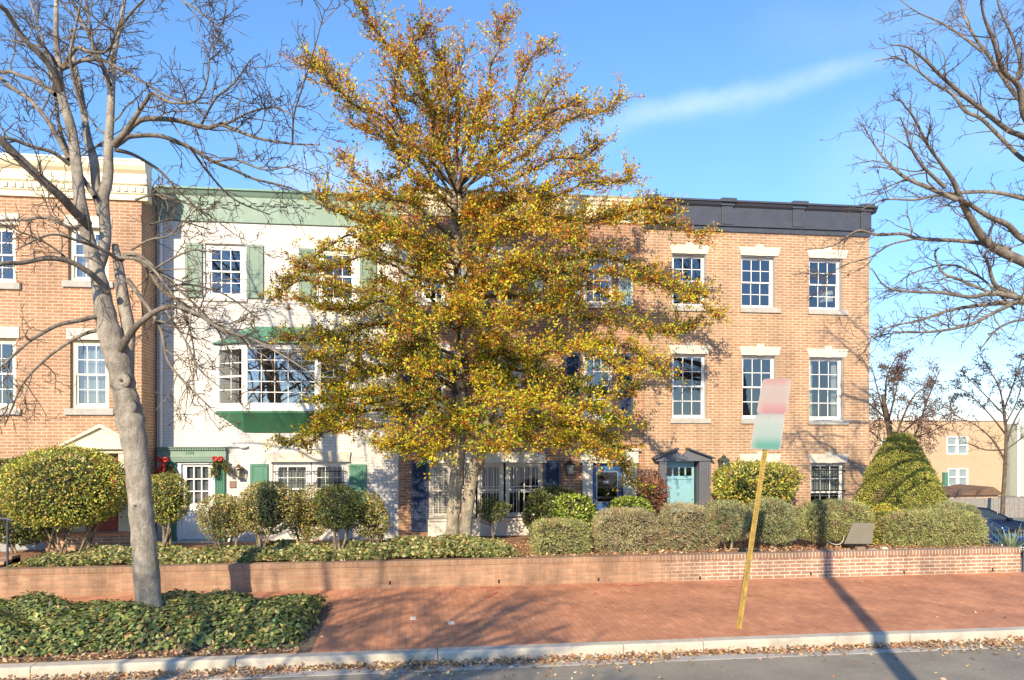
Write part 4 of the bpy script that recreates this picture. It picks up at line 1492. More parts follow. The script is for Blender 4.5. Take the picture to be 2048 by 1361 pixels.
    s.box(c_ - 0.105, c_ - 0.01, Y - 0.0, Y + 0.2, d0, d1 - 0.004)
    s.build('pilaster', M['slate_pale'], t)
    zp0, zp1, zpk = az(1366, 924, Y - 0.2), az(1366, 917, Y - 0.2), az(1366, 900, Y - 0.2)
    xe0, xe1, xm = ax(1312, Y - 0.2), ax(1421, Y - 0.2), ax(1366, Y - 0.2)
    q = MB()
    r_ = 0.155
    zc_ = zpk + 0.02
    arc = [(xm + r_ * math.cos(w_), zc_ - 0.02 + r_ * 0.85 * math.sin(w_)) for w_ in np.linspace(0, -math.pi, 11)]
    sl = (zpk - zp1) / (xm - xe0)
    left = [(xe0, d1 - 0.002), (xm, d1 - 0.002)] + [p_ for p_ in arc[5:]] + [(xm - r_ - 0.02, zpk - sl * (r_ + 0.02) + 0.035), (xe0, zp1)]
    right = [(xm, d1 - 0.002), (xe1, d1 - 0.002), (xe1, zp1), (xm + r_ + 0.02, zpk - sl * (r_ + 0.02) + 0.035)] + [p_ for p_ in arc[:6]]
    q.prism(left, Y - 0.20, Y - 0.003)
    q.prism(right, Y - 0.20, Y - 0.003)
    q.build('pediment', M['slate_pale'], t)
    rk = MB()
    for sgn in (-1, 1):
        xo = xe0 - 0.07 if sgn < 0 else xe1 + 0.09
        xi = xm + sgn * (r_ - 0.01)
        z_o = zp1 - 0.02
        z_i = zpk - sl * r_ + 0.05
        pts = [(xo, z_o), (xi, z_i), (xi, z_i + 0.05), (xo, z_o + 0.04)]
        if sgn > 0: pts = pts[::-1]
        rk.prism(pts, Y - 0.30, Y - 0.004)
    rk.build('raking_moulding', M['slate'], t, bevel=0.004)
    MB().box(a - 0.3, c_ + 0.3, Y - 0.6, Y - 0.005, d0 - 0.25, d0 - 0.006).build('door_step', M['concrete'], t, bevel=0.01)
    lantern(t, 1443, 908, 942, Y, M['patina'])
    # lamp seen through the top right window
    p = at(1650, 600, Y + 0.9)
    lp = thing('table_lamp', 'white shaded lamp on the sill behind the top right window', 'lamp', (p[0], Y + 0.8, p[2] - 0.5))
    MB().lathe((p[0], Y + 0.8, p[2] - 0.12), [(0.28, 0), (0.20, 0.34)], 18).build('lamp_shade', M['white'], lp)
    MB().lathe((p[0], Y + 0.8, p[2] - 0.6), [(0.09, 0), (0.05, 0.1), (0.03, 0.48)], 14).build('lamp_base', M['bronze'], lp)


house_left()
house_white()
house_middle()
house_right()


# ------------------------------------------------------------------ trees
def limb_px(pts, y0, y1, k=6):
    """photo polyline [(px, py, half-width px)] given its own depth, drifting from y0 to y1"""
    n = len(pts)
    P, Rr = [], []
    for i, (px, py, r) in enumerate(pts):
        Y = y0 + (y1 - y0) * i / max(1, n - 1)
        P.append(at(px, py, Y)); Rr.append(0.87 * r / ppm(px, Y))
    return catmull(P, Rr, k)


def grow(rng, line, level, dens, length, spread, bias, out, levels, rmin=0.0035, start=0.12, taper=0.55):
    """side shoots along a limb, each with shoots of its own"""
    P, rad = line
    seg = np.linalg.norm(np.diff(P, axis=0), axis=1)
    cum = np.concatenate([[0], np.cumsum(seg)])
    L = cum[-1]
    n = rng.poisson(L * dens[level])
    for _ in range(n):
        f = start + (1 - start) * rng.random() ** 0.8
        d = f * L
        i = min(len(seg) - 1, int(np.searchsorted(cum, d) - 1))
        i = max(i, 0)
        t = (d - cum[i]) / max(seg[i], 1e-6)
        p = P[i] * (1 - t) + P[i + 1] * t
        r = rad[i] * (1 - t) + rad[i + 1] * t
        T = unit((P[i + 1] - P[i])[None])[0]
        rp = rng.normal(size=3)
        rp -= T * np.dot(rp, T)
        rp = unit(rp[None])[0]
        D = T * rng.uniform(0.5, 1.1) + rp * spread * rng.uniform(0.6, 1.2) + bias * rng.uniform(0.3, 1.2)
        D = unit(D[None])[0]
        ln = length[level] * rng.uniform(0.45, 1.25) * (1.1 - 0.5 * f)
        m = 6 if level < 2 else 4
        pts = [p]
        step = ln / m
        for j in range(m):
            D = unit((D + rng.normal(size=3) * 0.22 + bias * 0.10)[None])[0]
            pts.append(pts[-1] + D * step)
        r0 = max(rmin * 1.3, min(r * taper, 0.006 + ln * 0.010))
        rr = np.linspace(r0, max(rmin, r0 * 0.3), m + 1)
        ch = (np.array(pts), rr)
        out[level].append(ch)
        if level + 1 < levels:
            grow(rng, ch, level + 1, dens, length, spread, bias, out, levels, rmin, 0.1, taper)


def bare_tree(name, label, base, trunk, limbs, seed, dens, length, spread=0.9, bias=(0, 0, 0.1), levels=3, bark='bark_grey', extra=None, group=None, rmin=0.0035):
    rng = np.random.default_rng(seed)
    t = thing(name, label, 'tree', base, group)
    Vs = []
    tubes_mesh('trunk', trunk, M[bark], t, 18)
    out = [[] for _ in range(levels)]
    for ln in limbs:
        tubes_mesh('limb', [ln], M['bark_limb' if bark == 'bark_grey' else bark], t, 9)
    for ln in list(limbs) + list(extra or []):
        grow(rng, ln, 0, dens, length, spread, np.array(bias, float), out, levels, rmin)
    kind(tubes_mesh('branches', out[0], M['bark_limb' if bark == 'bark_grey' else bark], t, 5), 'stuff')
    rest = sum(out[1:], [])
    kind(tubes_mesh('twigs', rest, M['bark_twig'], t, 3), 'stuff')
    return t, out


def street_tree():
    Y = 12.9
    base = at(298, 1222, Y)
    T1 = limb_px([(302, 1260, 31), (298, 1215, 29), (290, 1110, 27), (284, 1040, 26.5), (277, 960, 26.5), (271, 900, 27), (261, 846, 31), (256, 815, 29), (248, 780, 26), (238, 728, 27), (226, 690, 27),
                  (213, 640, 23), (204, 590, 20), (198, 560, 18), (187, 520, 16), (172, 460, 14), (160, 400, 13), (155, 353, 12.5), (144, 265, 11), (127, 206, 10), (119, 165, 9), (118, 130, 7), (113, 88, 6), (112, 29, 5), (115, -40, 4)], Y, Y, 5)
    rng = np.random.default_rng(2)
    T1 = (T1[0], T1[1] * (1 + 0.045 * np.sin(np.arange(len(T1[1])) * 1.7) * (np.arange(len(T1[1])) < 60) + 0.02 * rng.normal(size=len(T1[1]))))
    T2 = limb_px([(252, 760, 17), (256, 700, 14), (257, 660, 14.5), (248, 610, 14), (241, 560, 12), (235, 520, 10), (230, 490, 7)], Y + 0.1, Y + 0.25, 5)
    T3 = limb_px([(192, 545, 14), (205, 510, 13), (211, 465, 12.5), (207, 400, 12), (216, 353, 11.5), (217, 290, 10), (221, 230, 8.5), (223, 176, 8), (226, 118, 7), (235, 73, 5.5), (247, 15, 4), (252, -40, 3)], Y + 0.05, Y + 0.5, 5)
    T4 = limb_px([(203, 430, 10), (192, 370, 10), (188, 323, 10), (176, 279, 8.5), (169, 235, 7), (160, 176, 6), (150, 130, 4.5), (140, 60, 3)], Y + 0.2, Y + 1.0, 5)
    L = []
    def lb(y1, *p, y0=Y):
        L.append(limb_px(p, y0, y1, 6))
    lb(Y - 1.2, (122, 190, 8), (109, 147, 6.5), (82, 112, 6.5), (44, 73, 6), (18, 30, 5), (0, 12, 4.5), (-60, -40, 3))
    lb(Y + 1.0, (112, 190, 6), (100, 182, 6), (72, 163, 5), (44, 153, 4.5), (20, 144, 4), (-20, 146, 4), (-80, 130, 2.5))
    lb(Y - 1.4, (122, 140, 5), (153, 97, 4), (176, 103, 3.5), (212, 103, 3), (229, 68, 2.5), (200, 45, 2), (160, 10, 2), (130, -20, 1.5))
    lb(Y - 1.0, (125, 138, 5), (150, 126, 4.5), (176, 120, 4), (212, 123, 3.5), (250, 144, 3), (294, 170, 2.8), (353, 200, 2.3), (420, 208, 1.6))
    lb(Y - 1.5, (228, 290, 8), (250, 265, 7), (270, 235, 5.5), (294, 200, 4.5), (305, 187, 3.5), (340, 205, 3), (390, 203, 2.5), (412, 170, 2), (418, 118, 1.6), (405, 80, 1.2))
    lb(Y + 1.6, (230, 292, 7), (245, 282, 6.5), (264, 273, 5.5), (323, 273, 5), (382, 297, 4.5), (426, 323, 4), (470, 341, 3.5), (511, 359, 3), (590, 380, 2), (660, 420, 1.4))
    lb(Y - 0.6, (252, 268, 6), (270, 248, 6), (294, 238, 6), (353, 241, 5.5), (411, 256, 5), (441, 250, 4.5), (480, 264, 4), (520, 278, 3.2), (585, 288, 2.4), (640, 290, 1.5))
    lb(Y - 1.8, (585, 290, 2.4), (588, 230, 2.2), (608, 165, 1.8), (628, 100, 1.4), (650, 20, 1))
    lb(Y + 0.8, (230, 300, 5), (262, 308, 4), (294, 325, 3.5), (323, 345, 3), (360, 385, 2.5), (415, 435, 1.6))
    lb(Y + 0.6, (240, 520, 7), (258, 512, 6), (294, 535, 5), (323, 579, 4.5), (367, 609, 4), (430, 650, 3), (500, 690, 2.2), (560, 700, 1.4))
    lb(Y - 1.6, (240, 700, 10), (258, 672, 8), (279, 647, 7), (317, 620, 6), (353, 614, 5.5), (397, 629, 4.5), (441, 658, 4), (511, 682, 3), (580, 720, 2.2), (640, 760, 1.3), y0=Y - 0.1)
    lb(Y - 0.9, (255, 560, 6), (285, 600, 4.5), (320, 655, 4), (335, 720, 3.2), (372, 768, 2.6), (420, 815, 1.6))
    lb(Y - 2.0, (176, 450, 11), (150, 425, 10), (125, 397, 10), (88, 364, 10), (44, 323, 10), (0, 279, 9), (-60, 215, 8), (-140, 120, 6), y0=Y - 0.1)
    lb(Y - 1.5, (216, 582, 8), (195, 560, 7), (176, 544, 6.5), (138, 523, 6), (94, 517, 6), (44, 526, 5), (0, 529, 5), (-70, 560, 3.5), y0=Y - 0.15)
    lb(Y - 1.0, (205, 640, 6), (188, 635, 5), (162, 641, 5), (118, 650, 4.5), (80, 670, 4), (50, 690, 3.5), (0, 735, 3), (-60, 770, 2))
    lb(Y + 1.0, (200, 660, 5), (170, 668, 4), (130, 690, 3.5), (88, 722, 3), (45, 770, 2.4), (10, 850, 1.5))
    lb(Y + 0.8, (170, 450, 6), (140, 455, 4), (95, 435, 4), (50, 440, 3.5), (0, 442, 3), (-60, 455, 2))
    lb(Y + 1.2, (138, 320, 6), (118, 280, 5.5), (90, 235, 5), (60, 200, 5), (30, 180, 4.5), (0, 155, 4), (-50, 110, 3))
    lb(Y - 0.8, (140, 330, 5), (105, 305, 4.5), (62, 293, 4), (20, 278, 4), (-30, 275, 3))
    lb(Y + 1.5, (190, 395, 6), (150, 330, 4.5), (120, 260, 4), (108, 170, 3.5), (85, 80, 3), (60, 0, 2))
    lb(Y - 0.7, (165, 225, 4), (150, 170, 4), (140, 115, 3), (150, 60, 2.6), (165, -10, 2))
    lb(Y - 0.5, (222, 190, 4), (205, 135, 4), (187, 100, 3.2), (183, 60, 2.6), (170, 0, 2))
    lb(Y + 0.4, (220, 170, 5), (200, 120, 4.5), (180, 75, 4), (160, 35, 4), (140, -10, 3))
    lb(Y - 1.5, (236, 60, 3), (268, 20, 2.5), (310, -20, 2))
    lb(Y - 2.3, (330, -60, 3), (365, 0, 2.4), (392, 18, 2), (440, 52, 1.6), (452, 20, 1.2))
    lb(Y - 1.2, (237, 520, 5), (205, 500, 4), (150, 480, 3.2), (100, 470, 2.6), (30, 500, 1.6))
    ex = []
    for y1, p in ((Y + 0.9, ((330, 575, 3), (380, 570, 2.5), (450, 590, 2), (520, 640, 1.2))), (Y - 1.0, ((300, 545, 3), (340, 520, 2.4), (390, 500, 2), (440, 510, 1.2))),
                  (Y - 1.7, ((330, 620, 3), (370, 680, 2.5), (400, 740, 2), (460, 790, 1.2))), (Y + 1.2, ((300, 450, 2.5), (350, 440, 2), (420, 460, 1.4))),
                  (Y - 0.3, ((262, 500, 3), (300, 480, 2.5), (340, 470, 2), (380, 430, 1.3))), (Y + 0.3, ((270, 400, 3), (320, 390, 2.5), (400, 420, 2), (470, 470, 1.2))),
                  (Y - 1, ((420, 325, 3), (470, 320, 2.5), (530, 340, 2), (590, 330, 1.2))), (Y + 1, ((380, 295, 3), (420, 350, 2.4), (470, 400, 2), (540, 430, 1.2))),
                  (Y - 2, ((400, 255, 3), (430, 200, 2.4), (470, 165, 2), (500, 120, 1.2))), (Y - 1.5, ((450, 250, 3), (500, 225, 2.4), (550, 215, 2), (590, 235, 1.2))),
                  (Y, ((230, 520, 4), (275, 510, 3.6), (335, 560, 3.2), (420, 640, 2.4), (470, 720, 1.2))), (Y - .5, ((230, 515, 4), (290, 525, 3.6), (345, 590, 3.2), (380, 660, 2.4), (395, 760, 1.2)))):
        ln = limb_px(p, Y, y1, 5); ex.append(ln); L.append(ln)
    t, out = bare_tree('street_tree', 'bare grey-barked street tree rising from the ivy bed by the kerb', base, [T1, T2, T3, T4], L, 11,
                       (3.6, 5.6, 7.5), (1.05, 0.48, 0.16), 0.85, (0.06, 0.0, 0.03), 3, rmin=0.0042, extra=[(T3[0][20:], T3[1][20:]), (T4[0][10:], T4[1][10:]), (T1[0][80:], T1[1][80:])])
    # pruning scars: swollen lips round a dark heart
    dark = paint('scar_heart', (0.07, 0.055, 0.045), 0.95, 0.3, 30)
    for px, py, r in ((243, 762, 0.07), (254, 816, 0.075), (271, 1013, 0.05)):
        yy = Y - 0.188
        c = np.array(at(px, py, yy))
        b = MB()
        b.lathe((c[0], c[1], c[2]), [(r * 0.25, 0.012), (r * 0.5, -0.006), (r * 0.8, -0.014), (r * 1.15, 0.0), (r * 1.5, 0.012), (r * 2.1, 0.06)], 16, 'y')
        s_ = b.build('pruning_scar', M['bark_grey'], t, smooth=True)
        b = MB(); b.lathe((c[0], c[1], c[2]), [(r * 0.05, -0.010), (r * 0.36, -0.008), (r * 0.42, 0.02)], 12, 'y')
        b.build('heartwood', dark, s_)


def right_tree():
    Y = 12.4
    base = at(2290, 1230, Y)
    T = limb_px([(2300, 1260, 34), (2290, 1200, 31), (2275, 1000, 28), (2255, 800, 26), (2240, 650, 24), (2225, 520, 21), (2210, 400, 17), (2190, 260, 14), (2170, 100, 11), (2150, -80, 8), (2140, -250, 5)], Y, Y, 5)
    L = []
    def lb(y1, *p, y0=Y):
        L.append(limb_px([(x_, y_, r_ * 0.82) for x_, y_, r_ in p], y0, y1, 6))
    lb(Y - 1.8, (2235, 610, 18), (2150, 570, 16), (2060, 530, 14), (1980, 490, 12.5), (1940, 435, 10), (1920, 395, 8), (1905, 360, 6.5), (1880, 325, 4.5), (1855, 290, 4), (1830, 240, 3.2), (1812, 215, 2.5), (1795, 195, 1.6))
    lb(Y - 0.8, (1915, 400, 7), (1855, 375, 6), (1810, 355, 5), (1775, 325, 3.5), (1752, 295, 2.5), (1725, 250, 1.6), y0=Y - 1.4)
    lb(Y - 2.2, (1890, 375, 6), (1845, 332, 4), (1822, 295, 3.5), (1812, 262, 2.5), (1800, 235, 1.6), y0=Y - 1.5)
    lb(Y - 1.0, (2230, 560, 14), (2140, 520, 11), (2048, 480, 9), (2015, 450, 8), (1980, 435, 7), (1940, 410, 6), (1905, 392, 4.5))
    lb(Y + 0.8, (2225, 480, 9), (2130, 420, 7), (2048, 398, 6), (1990, 385, 5), (1940, 385, 4.5), (1880, 390, 4), (1830, 400, 3), (1770, 400, 2.2), (1725, 418, 1.4))
    lb(Y + 1.6, (2020, 500, 7), (1985, 490, 6.5), (1920, 482, 5.5), (1840, 478, 5), (1805, 468, 4.5), (1755, 470, 4), (1715, 462, 3), (1665, 492, 2), (1610, 500, 1.2), y0=Y - 0.5)
    lb(Y + 2.0, (1830, 478, 3), (1780, 490, 2.5), (1740, 515, 2), (1690, 530, 1.6), (1640, 560, 1.2), y0=Y + 1)
    lb(Y - 1.2, (2200, 400, 12), (2120, 320, 9), (2048, 275, 7.5), (2015, 260, 7), (1965, 220, 6.5), (1920, 185, 6), (1880, 150, 5), (1850, 120, 4), (1815, 95, 2.6), (1780, 90, 1.5))
    lb(Y + 0.7, (2205, 430, 9), (2110, 350, 7), (2048, 320, 6), (2010, 285, 5.5), (1965, 240, 5), (1930, 222, 5), (1905, 190, 4), (1865, 165, 3.4), (1820, 130, 2.6), (1790, 117, 2), (1750, 123, 1.2))
    lb(Y - 1.8, (2190, 320, 9), (2110, 265, 8), (2052, 240, 8), (2038, 175, 7.5), (2005, 140, 7), (1990, 90, 6), (1967, 30, 3.5), (1960, -30, 2.5))
    lb(Y + 1.2, (2185, 270, 8), (2080, 230, 7), (2040, 200, 6.5), (2010, 160, 6), (1978, 112, 5.5), (1950, 75, 4), (1928, 30, 3), (1915, -30, 2))
    lb(Y + 0.5, (1965, 105, 4), (1920, 70, 3.2), (1880, 45, 2.6), (1835, 25, 1.8), (1800, 0, 1.2))
    lb(Y - 0.4, (2180, 230, 6), (2060, 190, 5), (2035, 165, 5), (2040, 125, 4.5), (2025, 75, 3.5), (2002, 25, 2.5), (1990, -20, 2))
    lb(Y - 1.0, (2240, 660, 13), (2130, 610, 10), (2048, 598, 9), (1990, 587, 7), (1940, 594, 5), (1880, 586, 4), (1820, 584, 3.2), (1772, 574, 2.4), (1745, 540, 1.6))
    lb(Y + 1.2, (2240, 670, 11), (2130, 620, 8), (2048, 605, 7), (1960, 611, 5.5), (1900, 621, 4.2), (1840, 641, 3.2), (1775, 656, 2.5), (1720, 690, 1.4))
    lb(Y - 2.0, (2242, 690, 11), (2130, 620, 8), (2050, 603, 7), (1990, 625, 5), (1940, 650, 4.2), (1865, 664, 3.4), (1790, 666, 2.5), (1735, 678, 1.4))
    lb(Y - 0.6, (2040, 597, 7), (1992, 572, 6), (1977, 530, 4.5), (1970, 508, 3), (1990, 490, 2))
    lb(Y + 0.4, (1990, 590, 4), (1920, 560, 4), (1885, 545, 3.5), (1870, 510, 3), (1878, 495, 2))
    lb(Y + 1.0, (2030, 620, 4), (1960, 555, 3), (1900, 530, 2.5), (1830, 545, 2), (1790, 570, 1.3))
    lb(Y - 1.2, (2235, 640, 6), (2150, 660, 4), (2060, 640, 3.5), (2000, 655, 3), (1960, 700, 2))
    t, out = bare_tree('street_tree', 'bare street tree whose grey limbs reach in from the right edge', base, [T], L, 23, (4.5, 5.5, 6.5), (0.85, 0.42, 0.15), 0.8, (-0.08, 0, 0.06), 3)


def shadow_trees():
    """two street trees and a lamp post on the near side of the road; their shadows cross the pavement"""
    for i, (x, y, hgt, r, seed, lab) in enumerate(((-7.9, -0.4, 10.5, 0.18, 5, 'bare street tree on the near pavement, casting the trunk shadow on the garden wall'),
                                                   (-4.7, -1.2, 9.5, 0.13, 8, 'slender bare tree on the near pavement left of the viewer'))):
        rng = np.random.default_rng(seed)
        pts = [np.array([x, y, -0.1])]
        d = np.array([0.03, 0, 1.0])
        for k in range(8):
            d = unit((d + rng.normal(size=3) * 0.06)[None])[0]
            pts.append(pts[-1] + d * hgt / 8)
        T = catmull(pts, np.linspace(r, r * 0.2, 9), 4)
        L = []
        for k in range(34 if i else 16):
            f = rng.uniform(0.45 if i else 0.25, 0.9)
            p = T[0][int(f * (len(T[0]) - 1))]
            a = rng.uniform(-0.9, 1.0)
            d = np.array([math.cos(a), math.sin(a), rng.uniform(0.3, 0.9)])
            if k % 3 == 2: d[0] *= -1
            q = [p]
            ln = (1.15 - f) * 6.0
            for j in range(5):
                d = unit((d + rng.normal(size=3) * 0.16 + np.array([0, 0, 0.05]))[None])[0]
                q.append(q[-1] + d * ln / 5)
            L.append(catmull(q, np.linspace(r * (0.75 if i else 0.45) * (1.1 - f), 0.016, 6), 3))
        bare_tree('street_tree', lab, (x, y, 0), [T], L, seed + 40, (2.6, 3.5), (1.3, 0.6), 0.9, (0.08, 0, 0.05), 2, rmin=0.007)
    x, y = 3.05, 0.55
    t = thing('lamp_post', 'tall street lamp post on the near pavement, casting the straight shadow', 'lamp post', (x, y, 0))
    MB().lathe((x, y, -0.05), [(0.19, 0), (0.19, 0.25), (0.14, 0.35), (0.13, 5), (0.11, 10.6)], 16).build('post', M['concrete'], t)
    MB().tube([(x, y, 10.3), (x - 0.6, y + 1.2, 10.7), (x - 0.9, y + 2.0, 10.7)], 0.04, 8).build('lamp_arm', M['grey_trim'], t)
    MB().lathe((x - 0.95, y + 2.1, 10.6), [(0.05, 0.16), (0.16, 0.1), (0.19, 0.0), (0.1, -0.07)], 14).build('lamp_head', M['grey_trim'], t)


def back_trees():
    """behind the end house: a brown-leaved tree and a young bare one in the lot"""
    rng = np.random.default_rng(31)
    Y = 26.0
    base = at(1800, 1000, Y)
    base = (base[0], base[1], -1.5)
    T = limb_px([(1800, 1060, 9), (1795, 980, 8), (1785, 900, 7), (1775, 840, 6), (1765, 790, 4)], Y, Y, 4)
    L = []
    for p in (((1790, 930, 5), (1830, 870, 4), (1855, 800, 3), (1880, 740, 1.6)), ((1785, 910, 5), (1800, 850, 4), (1830, 790, 3), (1865, 770, 1.4)), ((1780, 870, 5), (1760, 800, 3), (1745, 740, 1.6)),
              ((1785, 900, 4), (1820, 880, 3), (1870, 860, 2), (1900, 845, 1.3)), ((1775, 850, 4), (1790, 790, 3), (1800, 745, 1.5)), ((1775, 840, 4), (1730, 800, 3), (1700, 770, 2)), ((1800, 870, 4), (1850, 830, 2.5), (1890, 815, 1.2)),
              ((1780, 900, 3), (1750, 870, 3), (1720, 850, 2)), ((1770, 810, 4), (1775, 750, 3), (1800, 705, 1.2))):
        L.append(limb_px([(x_, y_, r_ * 0.6) for x_, y_, r_ in p], Y, Y + rng.uniform(-1, 1), 5))
    t, out = bare_tree('brown_tree', 'small tree keeping brown dead leaves beside the end house', base, [T], L, 71, (7, 8), (0.9, 0.45), 0.9, (0.03, 0, 0.03), 2, bark='bark_twig', rmin=0.006)
    C = np.concatenate([p[0][2:] for p in out[1]] + [p[0][3:] for p in out[0]])
    C = np.repeat(C, 3, axis=0)[rng.random(len(C) * 3) < 0.6]
    C = C + rng.normal(size=C.shape) * 0.06
    cols = palette(rng, len(C), [(0.26, 0.15, 0.10), (0.36, 0.22, 0.15), (0.18, 0.11, 0.08)], (3, 2, 2))
    leaves('crown', C, rng.normal(size=C.shape) + np.array([0, 0, -0.6]), rng.uniform(0.05, 0.09, len(C)), 0.045, cols, M['leaf'], t, rng)
    Y = 37.0
    base = at(2008, 1010, Y)
    T = limb_px([(2004, 1045, 5), (2006, 1000, 4.5), (2010, 930, 4), (2012, 860, 3), (2006, 800, 2)], Y, Y, 4)
    L = []
    for p in (((2010, 920, 4), (1985, 880, 3), (1950, 850, 2.2), (1910, 830, 1.5), (1895, 790, 1)), ((2012, 890, 4), (2030, 840, 3), (2060, 790, 2)), ((2012, 870, 4), (1980, 830, 2.6), (1940, 790, 2), (1905, 770, 1.2)),
              ((2010, 850, 4), (2000, 780, 3), (1975, 735, 2), (1960, 710, 1)), ((2008, 820, 3), (2030, 760, 2.5), (2045, 710, 1.6)), ((2012, 900, 3), (2050, 870, 2.4), (2090, 820, 1.6)), ((2010, 900, 3), (1970, 900, 2.4), (1930, 885, 1.6)),
              ((2008, 830, 3), (1960, 780, 2), (1925, 745, 1.2)), ((2010, 850, 3), (2035, 800, 2), (2048, 740, 1.4))):
        L.append(limb_px([(x_, y_, r_ * 0.6) for x_, y_, r_ in p], Y, Y + rng.uniform(-1.5, 1.5), 5))
    t, out = bare_tree('young_tree', 'young tree with pale trunk and few dark leaves by the board fence', (base[0], base[1], LOTZ), [T], L, 77, (4, 5), (0.9, 0.5), 0.9, (0, 0, 0.08), 2, bark='bark_twig', rmin=0.009)
    C = np.concatenate([p[0][2:] for p in out[1]] + [p[0][2:] for p in out[0]])
    C = C[rng.random(len(C)) < 0.3] + 0
    C = C[C[:, 2] > 4.6]
    C = np.repeat(C, 3, axis=0) + rng.normal(size=(len(C) * 3, 3)) * 0.06
    cols = palette(rng, len(C), [(0.06, 0.04, 0.03), (0.12, 0.07, 0.04)], (3, 1))
    leaves('crown', C, rng.normal(size=C.shape), rng.uniform(0.10, 0.16, len(C)), 0.07, cols, M['leaf'], t, rng)


# ------------------------------------------------------------------ the holly
def holly():
    rng = np.random.default_rng(101)
    Y = 17.9
    base = at(920, 1085, Y)
    t = thing('holly_tree', 'big spreading holly with yellow-green leaves, orange berries and twin trunk', 'tree', base)
    TA = limb_px([(901, 1120, 19), (904, 1085, 16.5), (906, 1040, 15), (910, 990, 15.5), (915, 940, 16), (920, 880, 13), (921, 800, 11), (920, 720, 9), (918, 640, 8), (915, 540, 9), (910, 450, 8.5), (908, 380, 9), (912, 300, 6), (915, 200, 4), (918, 110, 2)], Y, Y + 0.1, 6)
    TB = limb_px([(927, 1120, 18), (929, 1080, 15), (933, 1030, 14), (940, 980, 14), (946, 940, 13), (957, 900, 10), (975, 850, 10), (985, 780, 7), (990, 700, 4)], Y + 0.05, Y - 0.4, 6)
    TC = limb_px([(946, 955, 10), (960, 930, 9.5), (967, 900, 8), (990, 870, 6), (1030, 840, 4)], Y - 0.05, Y - 0.9, 5)
    for T_ in (TA, TB):
        T_[1][:] *= 1 + 0.05 * np.sin(np.arange(len(T_[1])) * 0.9 + 1) + 0.02 * rng.normal(size=len(T_[1]))
    tubes_mesh('trunk', [TA, TB, TC], M['bark_holly'], t, 18)
    # limbs: (points, end depth offset, foliage half-thickness m, green 0..1, leaf density)
    G = []
    def lb(dy, thick, green, dens, *p):
        n = len(p)
        r = np.linspace(3.8, 1.2, n)
        G.append((limb_px([(x, y, r[i]) for i, (x, y) in enumerate(p)], Y, Y + dy, 5), thick, green, dens))
    # upper, open part
    lb(-0.6, .38, .25, 1.0, (908, 375), (865, 250), (825, 160), (785, 95), (728, 15))
    lb(-1.2, .40, .25, 1.0, (908, 380), (880, 270), (850, 170), (830, 100), (850, 60))
    lb(0.5, .36, .3, 0.9, (905, 372), (815, 290), (735, 230), (680, 190), (612, 125))
    lb(-1.6, .36, .3, .9, (905, 372), (840, 300), (770, 240), (700, 200), (660, 165))
    lb(0.2, .34, .4, .8, (912, 330), (916, 240), (918, 170), (920, 90))
    lb(0.6, .30, .4, .8, (915, 340), (945, 240), (975, 160), (1000, 95), (1014, 40))
    lb(-0.8, .34, .4, .9, (918, 370), (985, 280), (1030, 210), (1062, 150), (1090, 85))
    lb(0.4, .32, .45, .9, (920, 380), (1020, 320), (1100, 270), (1170, 230), (1240, 203))
    lb(-1.5, .40, .35, 1.0, (920, 390), (990, 310), (1060, 260), (1110, 220), (1150, 215))
    lb(-0.5, .34, .4, 1.0, (922, 395), (1030, 345), (1110, 330), (1165, 315), (1195, 295))
    lb(0.8, .34, .4, .9, (905, 390), (840, 340), (780, 300), (735, 275), (715, 250))
    lb(-1.8, .36, .3, .9, (905, 395), (850, 330), (800, 250), (790, 180), (800, 130))
    lb(0.9, .35, .35, .9, (915, 380), (890, 300), (870, 220), (890, 140))
    lb(-1.0, .35, .3, .9, (915, 380), (950, 300), (960, 230), (975, 180))
    lb(1.0, .40, .5, 1.0, (910, 410), (860, 360), (815, 330), (780, 350))
    lb(-1.3, .42, .25, .8, (908, 375), (895, 300), (870, 240), (840, 200), (800, 190))
    lb(-1.6, .42, .25, .8, (915, 370), (930, 310), (960, 270), (1000, 250), (1040, 240))
    lb(-0.9, .42, .25, .8, (910, 360), (900, 260), (895, 170), (870, 110))
    lb(-1.9, .42, .3, .9, (912, 385), (900, 350), (880, 320), (850, 300))
    lb(-1.9, .42, .3, .9, (916, 385), (940, 350), (975, 330), (1010, 325))
    lb(0.8, .40, .4, .8, (918, 375), (1000, 300), (1060, 240), (1090, 190), (1120, 160))
    # middle tiers
    lb(0.2, .42, .3, 1.1, (912, 450), (1030, 400), (1130, 390), (1210, 365), (1268, 340))
    lb(-2.0, .45, .25, 1.2, (912, 460), (990, 410), (1060, 380), (1110, 370), (1160, 350))
    lb(0.6, .40, .35, 1.0, (910, 470), (830, 430), (760, 390), (720, 360), (690, 320))
    lb(-2.2, .45, .3, 1.2, (910, 480), (850, 430), (790, 400), (740, 395), (700, 400))
    lb(-1.0, .40, .3, 1.1, (905, 500), (800, 470), (720, 440), (660, 420), (640, 380))
    lb(0.8, .42, .3, 1.2, (914, 500), (1080, 450), (1200, 430), (1310, 440), (1395, 480))
    lb(-1.4, .45, .25, 1.3, (914, 510), (1050, 450), (1150, 430), (1240, 420), (1330, 430))
    lb(-2.8, .45, .2, 1.2, (914, 520), (980, 470), (1040, 450), (1100, 450), (1160, 470))
    lb(-3.0, .45, .3, 1.2, (914, 540), (880, 490), (830, 470), (790, 470), (750, 490))
    lb(0.4, .42, .35, 1.1, (908, 560), (800, 520), (710, 490), (650, 500), (600, 540))
    lb(-1.6, .45, .3, 1.2, (908, 570), (810, 540), (730, 530), (660, 540), (620, 520))
    lb(1.2, .42, .35, 1.2, (916, 560), (1080, 520), (1200, 520), (1330, 560), (1425, 620))
